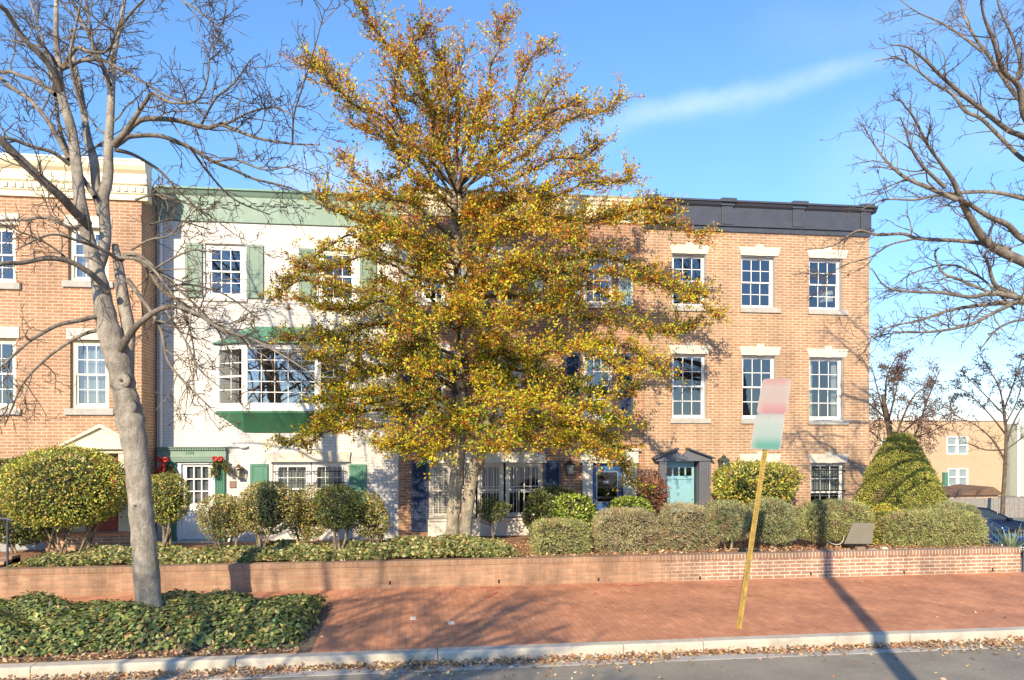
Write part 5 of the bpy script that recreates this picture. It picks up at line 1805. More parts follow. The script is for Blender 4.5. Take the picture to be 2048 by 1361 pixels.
    lb(-0.6, .42, .3, 1.2, (916, 600), (1060, 550), (1180, 540), (1290, 560), (1400, 590))
    lb(-2.6, .42, .2, 1.2, (916, 610), (1000, 590), (1080, 600), (1150, 580), (1220, 600))
    lb(0.4, .40, .5, 1.2, (916, 620), (1080, 620), (1200, 640), (1300, 660), (1380, 650))
    lb(0.2, .40, .35, 1.1, (908, 650), (800, 600), (710, 580), (620, 570), (555, 590))
    lb(-2.2, .42, .35, 1.2, (908, 660), (820, 620), (740, 610), (670, 620), (610, 610))
    lb(1.4, .45, .6, 1.0, (910, 640), (850, 580), (780, 560), (730, 600))
    lb(1.4, .45, .6, 1.0, (920, 640), (1000, 590), (1080, 560), (1150, 600))
    # lower tiers
    lb(-1.6, .38, .2, 1.3, (916, 720), (1050, 700), (1150, 690), (1250, 700), (1340, 745))
    lb(-2.8, .36, .2, 1.3, (916, 730), (1010, 710), (1090, 700), (1180, 710), (1280, 735))
    lb(0.8, .42, .7, 1.3, (916, 740), (1030, 740), (1120, 760), (1210, 790), (1270, 780))
    lb(-0.6, .40, .4, 1.1, (908, 740), (820, 700), (740, 690), (660, 680), (585, 690))
    lb(-2.2, .40, .35, 1.2, (908, 760), (810, 720), (730, 700), (680, 710), (620, 720))
    lb(0.7, .45, .7, 1.2, (910, 750), (840, 720), (780, 730), (720, 760))
    lb(-1.4, .40, .4, 1.2, (908, 800), (820, 780), (740, 790), (680, 800), (640, 800))
    lb(0.2, .36, .4, 1.0, (910, 830), (800, 820), (720, 840), (640, 860), (570, 880))
    lb(-1.6, .34, .4, 1.0, (910, 840), (820, 830), (740, 850), (670, 870), (620, 905))
    lb(0.6, .45, .9, 1.4, (915, 780), (860, 760), (820, 780), (800, 830))
    lb(-0.4, .45, .85, 1.5, (918, 760), (880, 720), (850, 700), (820, 690))
    lb(-0.6, .45, .85, 1.5, (920, 760), (960, 720), (1010, 710), (1060, 730))
    lb(0.4, .45, .9, 1.5, (920, 780), (980, 770), (1040, 780), (1100, 800))
    lb(-2.6, .40, .3, 1.4, (918, 820), (1000, 800), (1080, 800), (1160, 815), (1240, 840))
    lb(-3.2, .38, .25, 1.4, (918, 830), (960, 800), (1010, 800), (1060, 820), (1110, 830))
    lb(-1.0, .38, .35, 1.3, (920, 840), (1030, 840), (1120, 850), (1190, 870), (1250, 890))
    lb(-2.8, .34, .2, 1.4, (920, 860), (1000, 860), (1080, 870), (1150, 890), (1230, 915))
    lb(0.6, .36, .45, 1.2, (920, 850), (1050, 860), (1150, 880), (1220, 910), (1275, 940))
    lb(-2.4, .38, .35, 1.4, (915, 850), (870, 850), (830, 860), (800, 885), (785, 900))
    lb(-3.4, .36, .3, 1.4, (918, 850), (920, 830), (940, 840), (980, 880), (1020, 900))
    lb(-1.8, .36, .4, 1.4, (918, 850), (900, 860), (880, 880), (860, 900))
    lb(-3.2, .36, .3, 1.3, (914, 790), (890, 740), (860, 730), (820, 750))
    lb(-3.4, .36, .3, 1.3, (916, 680), (940, 650), (980, 640), (1040, 640))
    lb(-3.2, .36, .4, 1.3, (914, 660), (890, 640), (850, 640), (800, 660))
    lb(-2.2, .38, .4, 1.3, (914, 600), (880, 560), (850, 550), (800, 570))
    lb(-2.4, .38, .4, 1.3, (914, 580), (950, 540), (1000, 530), (1060, 530))
    lb(-1.0, .36, .4, 1.3, (908, 770), (800, 735), (710, 740), (650, 770))
    lb(-1.3, .34, .4, 1.3, (908, 800), (790, 795), (705, 815), (640, 838))
    lb(-0.5, .36, .35, 1.2, (908, 710), (800, 665), (720, 655), (640, 668))
    # short limbs on the viewer's side close the crown over the trunk
    for k in range(20):
        py = rng.uniform(395, 860)
        a = rng.uniform(0.12, 0.88) * math.pi
        p0 = np.array(at(914 + (py - 400) * 0.01, py, Y))
        ln = rng.uniform(1.0, 2.5) * (0.75 + 0.25 * math.sin((py - 380) / 480 * math.pi))
        q = [p0]
        for j in range(4):
            q.append(q[-1] + np.array([math.cos(a), -math.sin(a), 0.28 - 0.10 * j + rng.normal() * 0.1]) * ln / 4)
        G.append((catmull(q, np.linspace(0.034, 0.012, 5), 5), 0.34, min(1, 0.30 + max(0, (py - 620) / 300) * rng.uniform(0, 1.2)), 1.1))
    for (P, r), th_, gr_, de_ in G:
        m_ = len(P)
        s_ = np.linspace(0, 1, m_)[:, None]
        wv = sum(rng.normal(size=3) * np.sin(s_ * f_ * math.pi + rng.uniform(0, 6)) * a_ for f_, a_ in ((2, 0.10), (4, 0.06), (7, 0.03)))
        P += wv * np.minimum(1, s_ * 4)
    for g in G:
        tubes_mesh('limb', [g[0]], M['bark_twig'], t, 7)
    sprays, C, D, COLS, SZ = [], [], [], [], []
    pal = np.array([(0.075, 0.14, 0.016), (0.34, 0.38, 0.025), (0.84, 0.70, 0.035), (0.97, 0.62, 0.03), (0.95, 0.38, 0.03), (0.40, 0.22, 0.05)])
    BC = []
    for (P, r), thick, green, dens in G:
        seg = np.linalg.norm(np.diff(P, axis=0), axis=1)
        cum = np.concatenate([[0], np.cumsum(seg)])
        L = cum[-1]
        ns = int(L * 18.5 * dens * (0.85 if P[-1][0] < at(735, 600, Y)[0] and az(700, 630, Y) < P[-1][2] < az(700, 400, Y) else 1.0))
        tint = rng.normal() * 0.12
        for _ in range(ns):
            f = 0.18 + 0.84 * rng.random() ** 0.75
            d = min(f, 1.0) * L
            i = max(0, min(len(seg) - 1, int(np.searchsorted(cum, d) - 1)))
            tt = (d - cum[i]) / seg[i]
            p = P[i] * (1 - tt) + P[i + 1] * tt
            T_ = (P[i + 1] - P[i]) / seg[i]
            rp = rng.normal(size=3); rp[2] *= 0.40
            Dv = unit((T_ * rng.uniform(0.5, 1.4) + rp * 0.75 + np.array([0, 0, 0.12]))[None])[0]
            ln = thick * (1.2 + 0.45 * (P[0][2] > az(910, 400, Y))) * rng.uniform(0.5, 2.0) * (1.15 - 0.45 * f)
            q = [p]
            d3 = Dv
            for k in range(4):
                d3 = unit((d3 + rng.normal(size=3) * 0.2 + np.array([0, 0, 0.06]))[None])[0]
                q.append(q[-1] + d3 * ln / 4)
            q = np.array(q)
            sprays.append((q, np.linspace(0.008, 0.0035, 5)))
            nl = int(rng.uniform(14, 26) * (ln / 0.45) ** 0.7)
            s = rng.random(nl) ** 0.7 * 3.999
            k = s.astype(int); u = (s - k)[:, None]
            c = q[k] * (1 - u) + q[k + 1] * u + rng.normal(size=(nl, 3)) * 0.045
            C.append(c)
            dd = unit(rng.normal(size=(nl, 3)) + d3 * 0.9 + np.array([0, -0.15, 0.25]))
            D.append(dd)
            g2 = np.clip(green + tint + 0.18 * rng.normal(), 0, 1)
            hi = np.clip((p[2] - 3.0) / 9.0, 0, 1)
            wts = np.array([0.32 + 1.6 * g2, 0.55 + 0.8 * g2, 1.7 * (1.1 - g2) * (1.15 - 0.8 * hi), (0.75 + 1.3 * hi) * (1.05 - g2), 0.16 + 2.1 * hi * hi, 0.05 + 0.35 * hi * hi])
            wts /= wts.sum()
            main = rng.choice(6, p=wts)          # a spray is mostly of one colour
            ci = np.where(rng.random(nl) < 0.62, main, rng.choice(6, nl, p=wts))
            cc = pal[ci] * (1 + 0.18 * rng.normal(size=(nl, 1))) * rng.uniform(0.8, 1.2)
            COLS.append(np.clip(cc, 0.01, 0.8))
            nb = rng.poisson(5.0 * (1.15 - 0.5 * g2) * (0.6 + 0.7 * hi))
            if nb:
                kk = rng.integers(0, nl, nb)
                BC.append(np.repeat(c[kk], 3, axis=0) + rng.normal(size=(nb * 3, 3)) * 0.018)
    C = np.concatenate(C); D = np.concatenate(D); COLS = np.concatenate(COLS)
    kind(tubes_mesh('branches', sprays, M['bark_twig'], t, 3), 'stuff')
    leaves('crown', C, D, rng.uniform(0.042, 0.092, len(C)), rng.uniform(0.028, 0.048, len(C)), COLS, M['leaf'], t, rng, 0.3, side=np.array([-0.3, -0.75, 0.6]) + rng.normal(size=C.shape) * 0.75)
    B = np.concatenate(BC)
    nb = len(B)
    # berries: small octahedra
    o = np.array([(1, 0, 0), (0, 1, 0), (-1, 0, 0), (0, -1, 0), (0, 0, 1), (0, 0, -1)], float) * 0.013
    V = (B[:, None] + o[None]).reshape(-1, 3)
    tri = np.array([(0, 1, 4), (1, 2, 4), (2, 3, 4), (3, 0, 4), (1, 0, 5), (2, 1, 5), (3, 2, 5), (0, 3, 5)])
    Fc = ((np.arange(nb) * 6)[:, None, None] + tri[None]).reshape(-1, 3)
    cols = np.repeat(palette(rng, nb, [(0.62, 0.13, 0.03), (0.60, 0.20, 0.03), (0.45, 0.05, 0.03)], (3, 2, 2), 0.12), 6, axis=0)
    kind(np_mesh('berries', V, Fc, M['leaf_glossy'], t, cols), 'stuff')
    print('holly leaves', len(C), 'berries', nb)


# ------------------------------------------------------------------ shrubs
def lumps(rng, U, amp, k=7, fmin=2, fmax=5):
    h = np.zeros(len(U))
    for _ in range(k):
        a = unit(rng.normal(size=3)[None])[0]
        h += np.sin(U @ a * rng.uniform(fmin, fmax) + rng.uniform(0, 6.28))
    return 1 + amp * h / math.sqrt(k)


GREENS = dict(
    box=([(0.380, 0.367, 0.060), (0.238, 0.285, 0.052), (0.618, 0.499, 0.084), (0.129, 0.178, 0.042), (0.475, 0.238, 0.070)], (3, 3, 2, 2, 0.5)),
    boxdark=([(0.087, 0.125, 0.032), (0.147, 0.169, 0.037), (0.059, 0.082, 0.023), (0.250, 0.235, 0.044)], (3, 3, 2, 1)),
    olive=([(0.389, 0.344, 0.103), (0.251, 0.251, 0.069), (0.573, 0.458, 0.125), (0.504, 0.251, 0.103), (0.160, 0.183, 0.056)], (3, 3, 1.5, 0.8, 2)),
    bright=([(0.278, 0.367, 0.044), (0.176, 0.250, 0.037), (0.440, 0.469, 0.074), (0.102, 0.147, 0.029)], (3, 3, 1.5, 1)),
    red=([(0.313, 0.109, 0.062), (0.187, 0.078, 0.055), (0.500, 0.172, 0.055), (0.156, 0.125, 0.047)], (3, 3, 1, 1)),
    yellow=([(0.466, 0.411, 0.041), (0.301, 0.329, 0.041), (0.575, 0.369, 0.041), (0.164, 0.205, 0.034)], (3, 2, 1.5, 1.5)),
    juniper=([(0.295, 0.316, 0.148), (0.228, 0.265, 0.111), (0.384, 0.369, 0.176), (0.339, 0.236, 0.132), (0.163, 0.193, 0.089)], (3, 3, 2, 0.8, 1.5)),
    juniperbrown=([(0.365, 0.342, 0.182), (0.288, 0.288, 0.144), (0.456, 0.396, 0.228), (0.410, 0.274, 0.168), (0.212, 0.212, 0.107)], (3, 3, 2, 2, 1)),
    juniperblue=([(0.288, 0.365, 0.185), (0.228, 0.304, 0.148), (0.365, 0.410, 0.210), (0.335, 0.274, 0.136), (0.168, 0.212, 0.099)], (3, 3, 2, 0.8, 1)),
    juniperyel=([(0.365, 0.365, 0.137), (0.288, 0.320, 0.114), (0.456, 0.440, 0.182), (0.396, 0.288, 0.137), (0.198, 0.212, 0.084)], (3, 3, 2, 0.8, 1.5)),
    thuja=([(0.382, 0.400, 0.068), (0.287, 0.306, 0.056), (0.515, 0.497, 0.095), (0.400, 0.306, 0.095), (0.171, 0.192, 0.049)], (3, 3, 1.6, 1.2, 1.5)),
)


def shrub(name, label, cat, px0, px1, py0, py1, Y, pal='box', depth=0.9, n=None, L=0.045, W=0.028, sq=2.2, amp=0.06, needle=False, stems=None, group=None, loose=0.10, berries=None, cone=False,
          seed=1, core=0.72, flat_bottom=0.0):
    """clipped or loose shrub: a lumpy shell of small leaves round a dense inside, on stems"""
    rng = np.random.default_rng(seed)
    xm = (px0 + px1) / 2
    cx, rx = (ax(px0, Y) + ax(px1, Y)) / 2, (ax(px1, Y) - ax(px0, Y)) / 2
    zt, zb = az(xm, py0, Y), az(xm, py1, Y)
    cz, rz = (zt + zb) / 2, (zt - zb) / 2
    ry = rx * depth
    g = gz(Y)
    t = thing(name, label, cat, (cx, Y, g), group)
    area = 4 * math.pi * ((rx * rz) ** 1.6 / 3 + (rx * ry) ** 1.6 / 3 + (ry * rz) ** 1.6 / 3) ** (1 / 1.6)
    n = n or int(area * (1500 if not needle else 2600) * (0.045 / L) ** 1.2)
    def surf(U, grow_=1.0):
        e = sq
        d = (np.abs(U[:, 0]) ** e + np.abs(U[:, 1]) ** e + np.abs(U[:, 2]) ** e) ** (-1 / e)
        S = U * d[:, None] * lumps(np.random.default_rng(seed + 9), U, amp)[:, None] * grow_
        if cone:
            zz = (S[:, 2] + 1) / 2
            k = np.clip((1.03 - zz), 0.02, 1) ** 0.62 * 1.05
            rr = np.maximum(np.hypot(U[:, 0], U[:, 1]), 1e-6)
            S[:, 0] = U[:, 0] / rr * k * lumps(np.random.default_rng(seed + 9), U, amp) * grow_
            S[:, 1] = U[:, 1] / rr * k * lumps(np.random.default_rng(seed + 9), U, amp) * grow_
        if flat_bottom:
            S[:, 2] = np.maximum(S[:, 2], -1 + flat_bottom)
        return S
    U = unit(rng.normal(size=(n, 3)))
    if cone:
        U[:, 2] = rng.uniform(-1, 1, n) ; U[:, :2] = unit(rng.normal(size=(n, 2)))
        U2 = U.copy()
        zz = (U[:, 2] + 1) / 2
        k = np.clip(1.02 - zz, 0.0, 1) ** 0.62
        lm = lumps(np.random.default_rng(seed + 9), U * np.array([1, 1, 2.0]), amp, 9, 3, 9)
        depthf = np.clip(1 - np.abs(rng.normal(size=n)) * loose, 0.5, 1.06)
        keep = rng.random(n) < np.clip(k + 0.12, 0, 1)
        S = np.stack([U[:, 0] * k * lm * depthf, U[:, 1] * k * lm * depthf, U[:, 2] * (0.99 + 0.01 * lm)], 1)[keep]
        U = unit(np.stack([U[:, 0], U[:, 1], np.full(n, 0.45)], 1))[keep]
        n = len(S)
    else:
        S = surf(U) * np.clip(1 - np.abs(rng.normal(size=n)) * loose + (rng.random(n) < 0.04) * 0.07, 0.4, 1.12)[:, None]
    # hollows where the dark core shows, and a few shoots that have outgrown the shears
    hol = lumps(np.random.default_rng(seed + 21), S * 1.6, 1.0, 9, 3, 9) - 1
    S = S * np.where(hol > 1.05, 1 - 0.16 * np.clip(hol - 1.05, 0, 1), 1.0)[:, None]
    S = S * np.where(rng.random(n) < 0.03, rng.uniform(1.02, 1.13, n), 1.0)[:, None]
    C = S * np.array([rx, ry, rz]) + np.array([cx, Y, cz])
    c, w_ = GREENS[pal]
    cols = palette(rng, n, c, w_)
    patch = lumps(np.random.default_rng(seed + 3), S * 1.5, 0.16, 9, 2, 7)[:, None]
    cols = np.clip(cols * patch, 0.01, 0.8)
    if needle:
        dead = lumps(np.random.default_rng(seed + 33), S * 1.3, 1.0, 9, 3, 8)[:, None] - 1
        cols = np.where((dead > 0.9) & (rng.random((n, 1)) < 0.6), np.array([[0.36, 0.23, 0.14]]) * rng.uniform(0.7, 1.2, (n, 1)), cols)
    # stems and the dark core come first so that the leaves close over them
    if stems:
        rs = np.random.default_rng(seed + 5)
        b = MB()
        lines = []
        for k in range(stems):
            sx = cx + rx * rs.uniform(-0.35, 0.35); sy = Y + ry * rs.uniform(-0.3, 0.3)
            ex, ey, ez = cx + rx * rs.uniform(-0.7, 0.7), Y + ry * rs.uniform(-0.5, 0.5), cz - rz * rs.uniform(-0.1, 0.5)
            mid = ((sx + ex) / 2 + rs.normal() * 0.07, (sy + ey) / 2, (g + ez) / 2 + 0.05)
            r0 = rs.uniform(0.018, 0.035)
            lines.append(catmull([(sx, sy, g - 0.15), mid, (ex, ey, ez)], [r0, r0 * 0.8, r0 * 0.35], 5))
            if rs.random() < 0.7:
                lines.append(catmull([mid, ((mid[0] + ex) / 2 + rs.normal() * 0.2, ey, (mid[2] + ez) / 2), (ex + rs.normal() * 0.3, ey + rs.normal() * 0.2, ez)], [r0 * 0.6, r0 * 0.4, r0 * 0.2], 4))
        tubes_mesh('stem', lines, M['bark_stem'], t, 6)
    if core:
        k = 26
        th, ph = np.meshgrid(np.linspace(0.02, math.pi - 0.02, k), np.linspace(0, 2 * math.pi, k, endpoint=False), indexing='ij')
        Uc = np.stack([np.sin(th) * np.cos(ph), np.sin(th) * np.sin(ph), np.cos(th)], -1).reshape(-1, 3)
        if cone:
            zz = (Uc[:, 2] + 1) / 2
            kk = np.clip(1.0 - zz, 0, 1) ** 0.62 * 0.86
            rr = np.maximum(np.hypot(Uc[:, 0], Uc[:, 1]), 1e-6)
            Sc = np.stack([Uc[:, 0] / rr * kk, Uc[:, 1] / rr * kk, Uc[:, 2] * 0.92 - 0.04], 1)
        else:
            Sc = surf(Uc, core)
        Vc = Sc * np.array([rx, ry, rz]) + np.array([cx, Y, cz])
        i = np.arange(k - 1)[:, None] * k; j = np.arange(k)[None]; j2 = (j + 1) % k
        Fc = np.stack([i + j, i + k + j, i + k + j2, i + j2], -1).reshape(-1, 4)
        np_mesh('dark_core', Vc, Fc, M['shade_core'], t, smooth=True)  # smooth solid core, coloured dark to stand for the shaded inside
    Dv = U * 0.8 + rng.normal(size=(n, 3)) * (0.75 if not needle else 0.5) + np.array([0, 0, 0.25])
    Lr = L * rng.uniform(0.7, 1.3, n)
    if needle:
        # sprays: each point carries a little fan of needles
        k = 3
        Cn = np.repeat(C, k, axis=0) + rng.normal(size=(n * k, 3)) * 0.02
        Dn = np.repeat(Dv, k, axis=0) + rng.normal(size=(n * k, 3)) * 0.45
        leaves('foliage', Cn, Dn, np.repeat(Lr, k), W, np.repeat(cols, k, axis=0) * rng.uniform(0.85, 1.15, (n * k, 1)), M['needle'], t, rng, 0.0, side=np.repeat(U, k, axis=0) + np.array([-0.1, -0.4, 0.2]) + rng.normal(size=(n * k, 3)) * 0.5)
    else:
        leaves('foliage', C, Dv, Lr, W * rng.uniform(0.8, 1.2, n), cols, M['leaf_glossy'], t, rng, 0.25, side=U + np.array([-0.1, -0.3, 0.3]) + rng.normal(size=(n, 3)) * 0.55)
    if berries:
        nb = berries
        kk = rng.choice(n, nb)
        kk = kk[(C[kk, 0] < cx + rx * 0.1) & (C[kk, 1] < Y + 0.1)]
        Cb = np.repeat(C[kk], 3, axis=0) + rng.normal(size=(len(kk) * 3, 3)) * 0.03
        kind(leaves('berries', Cb, rng.normal(size=Cb.shape), 0.03, 0.03, palette(rng, len(Cb), [(0.6, 0.10, 0.03), (0.55, 0.2, 0.04)], (2, 1)), M['leaf'], t, rng, 0.2), 'stuff')
    return t


def shrubs():
    S = shrub
    S('boxwood_shrub', 'largest rounded shrub, yellow-green, before the red door', 'shrub', 6, 249, 897, 1058, 17.3, 'box', 0.85, L=0.06, W=0.036, stems=9, seed=1, amp=0.05, flat_bottom=0.12)
    S('evergreen_shrub', 'dark shrub at the left edge behind the largest rounded shrub', 'shrub', -70, 95, 922, 1000, 18.5, 'boxdark', 0.7, L=0.06, W=0.04, stems=3, seed=2, amp=0.1)
    S('evergreen_shrub', 'low dark shrub in shade under the largest rounded shrub', 'shrub', -40, 118, 1005, 1088, 18.2, 'boxdark', 0.5, L=0.06, W=0.04, seed=3, amp=0.1)
    S('boxwood_shrub', 'round clipped shrub on one stem right of the street tree trunk', 'shrub', 287, 378, 946, 1046, 17.4, 'box', 1.0, stems=4, seed=4, amp=0.06)
    S('boxwood_shrub', 'small leaning shrub in front of the white door', 'shrub', 396, 510, 988, 1074, 17.5, 'olive', 0.9, stems=5, seed=5, amp=0.10, loose=0.18, core=0.6)
    S('boxwood_shrub', 'domed clipped shrub with bare pale stems under the left green shutter', 'shrub', 474, 594, 965, 1068, 17.2, 'olive', 0.95, stems=8, seed=6, amp=0.06)
    S('boxwood_shrub', 'loose yellow-green shrub between the two domed shrubs', 'shrub', 568, 664, 972, 1086, 17.6, 'olive', 0.9, stems=4, seed=7, amp=0.14, loose=0.28, core=0.5, berries=90)
    S('boxwood_shrub', 'dark round shrub with orange berries on tall bare stems', 'shrub', 628, 720, 971, 1056, 17.0, 'boxdark', 1.0, stems=6, seed=8, amp=0.07, berries=60)
    S('boxwood_shrub', 'airy round shrub at the right end of the white house', 'shrub', 698, 780, 986, 1079, 17.5, 'olive', 1.0, stems=5, seed=9, amp=0.10, loose=0.2, core=0.55)
    S('evergreen_shrub', 'small dark shrub on a thin stem under the barred window', 'shrub', 955, 1017, 996, 1044, 19.2, 'boxdark', 0.8, L=0.06, W=0.03, stems=1, seed=10, amp=0.16, loose=0.3, core=0)
    S('evergreen_shrub', 'dark shrub in shade left of the dark blue door', 'shrub', 1048, 1188, 972, 1085, 19.0, 'boxdark', 0.6, L=0.06, W=0.04, seed=11, amp=0.10)
    S('evergreen_shrub', 'glossy bright green shrub behind the smallest juniper', 'shrub', 1104, 1192, 992, 1075, 18.0, 'bright', 0.8, L=0.07, W=0.045, seed=12, amp=0.12)
    S('evergreen_shrub', 'low bright green shrub before the dark blue door', 'shrub', 1216, 1302, 994, 1050, 18.3, 'bright', 0.8, L=0.07, W=0.045, seed=14, amp=0.08)
    S('nandina_shrub', 'red-brown leaved shrub left of the pale blue door', 'shrub', 1272, 1338, 944, 1040, 19.4, 'red', 0.7, L=0.05, W=0.03, stems=3, seed=15, amp=0.14, loose=0.25, core=0.5)
    S('camellia_shrub', 'wide glossy shrub against the end house behind the sign', 'shrub', 1424, 1606, 926, 1012, 19.2, 'box', 0.5, L=0.075, W=0.045, stems=7, seed=20, amp=0.10, loose=0.16, core=0.66)
    S('conical_evergreen', 'tall cone-shaped evergreen at the corner of the end house', 'tree', 1706, 1894, 864, 1060, 18.3, 'thuja', 0.9, n=26000, L=0.05, W=0.02, needle=True, cone=True, seed=21, amp=0.035, loose=0.07)
    S('golden_shrub', 'yellow-leaved shrub behind the small yard sign', 'shrub', 1732, 1806, 1010, 1100, 16.9, 'yellow', 0.7, L=0.05, W=0.035, seed=22, amp=0.14, loose=0.25)
    gj = 'clipped junipers along the garden wall'
    kw = dict(needle=True, L=0.06, W=0.012, group=gj, loose=0.08)
    S('juniper_shrub', 'smallest clipped juniper, cube shaped, leftmost of the row', 'shrub', 1067, 1176, 1042, 1117, 16.35, 'juniperyel', 0.62, sq=5, amp=0.04, seed=31, **kw)
    S('juniper_shrub', 'clipped brownish grey-green juniper, second from the left', 'shrub', 1190, 1308, 1020, 1114, 16.5, 'juniperbrown', 0.7, sq=3.8, amp=0.06, seed=32, **kw)
    S('juniper_shrub', 'clipped juniper below the pale blue door', 'shrub', 1320, 1426, 1014, 1108, 16.6, 'juniperbrown', 0.7, sq=3.6, amp=0.07, seed=33, **kw)
    S('juniper_shrub', 'juniper left of the leaning sign post, on a bent bare stem', 'shrub', 1412, 1494, 1008, 1078, 16.45, 'juniper', 0.8, sq=3.3, amp=0.08, seed=34, stems=2, **kw)
    S('juniper_shrub', 'narrow rounded juniper just right of the leaning sign post', 'shrub', 1500, 1586, 1004, 1080, 16.5, 'juniper', 0.8, sq=3.3, amp=0.08, seed=35, stems=2, **kw)
    S('juniper_shrub', 'juniper crossed by the lamp post shadow, on two pale stems', 'shrub', 1592, 1736, 1006, 1079, 16.55, 'juniperyel', 0.42, sq=3.3, amp=0.08, seed=36, stems=3, **kw)
    S('juniper_shrub', 'widest clipped juniper at the right end of the row', 'shrub', 1764, 1950, 1022, 1106, 16.6, 'juniperyel', 0.55, sq=3.0, amp=0.08, seed=37, **kw)
    S('juniper_shrub', 'low flat-topped juniper behind the widest one', 'shrub', 1790, 1948, 1004, 1060, 17.7, 'juniper', 0.5, sq=3.0, amp=0.08, seed=38, **kw)
    # yucca: a rosette of stiff blades
    rng = np.random.default_rng(44)
    Y = 15.95
    base = np.array(at(2022, 1106, Y))
    t = thing('yucca', 'spiky pale green yucca on top of the garden wall at the right edge', 'plant', base)
    V, Fc, cols = [], [], []
    for k in range(62):
        a = rng.uniform(0, 2 * math.pi); el = rng.uniform(0.18, 1.35)
        if rng.random() < 0.3: a = math.pi + rng.normal() * 0.35
        d = np.array([math.cos(a) * math.cos(el), math.sin(a) * math.cos(el), math.sin(el)])
        ln = rng.uniform(0.55, 0.95) * (1.15 - 0.25 * math.sin(el)); s = unit(np.cross(d, (0, 0, 1))[None])[0]
        o = len(V); wd = rng.uniform(0.02, 0.032)
        sag = rng.uniform(0.0, 0.22)
        for i in range(6):
            f = i / 5
            p = base + np.array([0, 0, 0.0]) + d * ln * f + np.array([0, 0, -sag * ln * f * f])
            wv = wd * (1 - f ** 2.2) * (0.6 + 0.8 * f if f < 0.5 else 1) + 0.001
            V += [p - s * wv, p + np.array([0, 0, -0.25 * wv]), p + s * wv]
        for i in range(5):
            q = o + i * 3
            Fc += [(q, q + 1, q + 4, q + 3), (q + 1, q + 2, q + 5, q + 4)]
        c = np.array([(0.330, 0.420, 0.225), (0.240, 0.330, 0.180), (0.480, 0.525, 0.300)][rng.integers(3)]) * rng.uniform(0.85, 1.15)
        cols += [c] * 18
    np_mesh('blades', np.array(V), np.array(Fc), M['leaf'], t, np.array(cols))


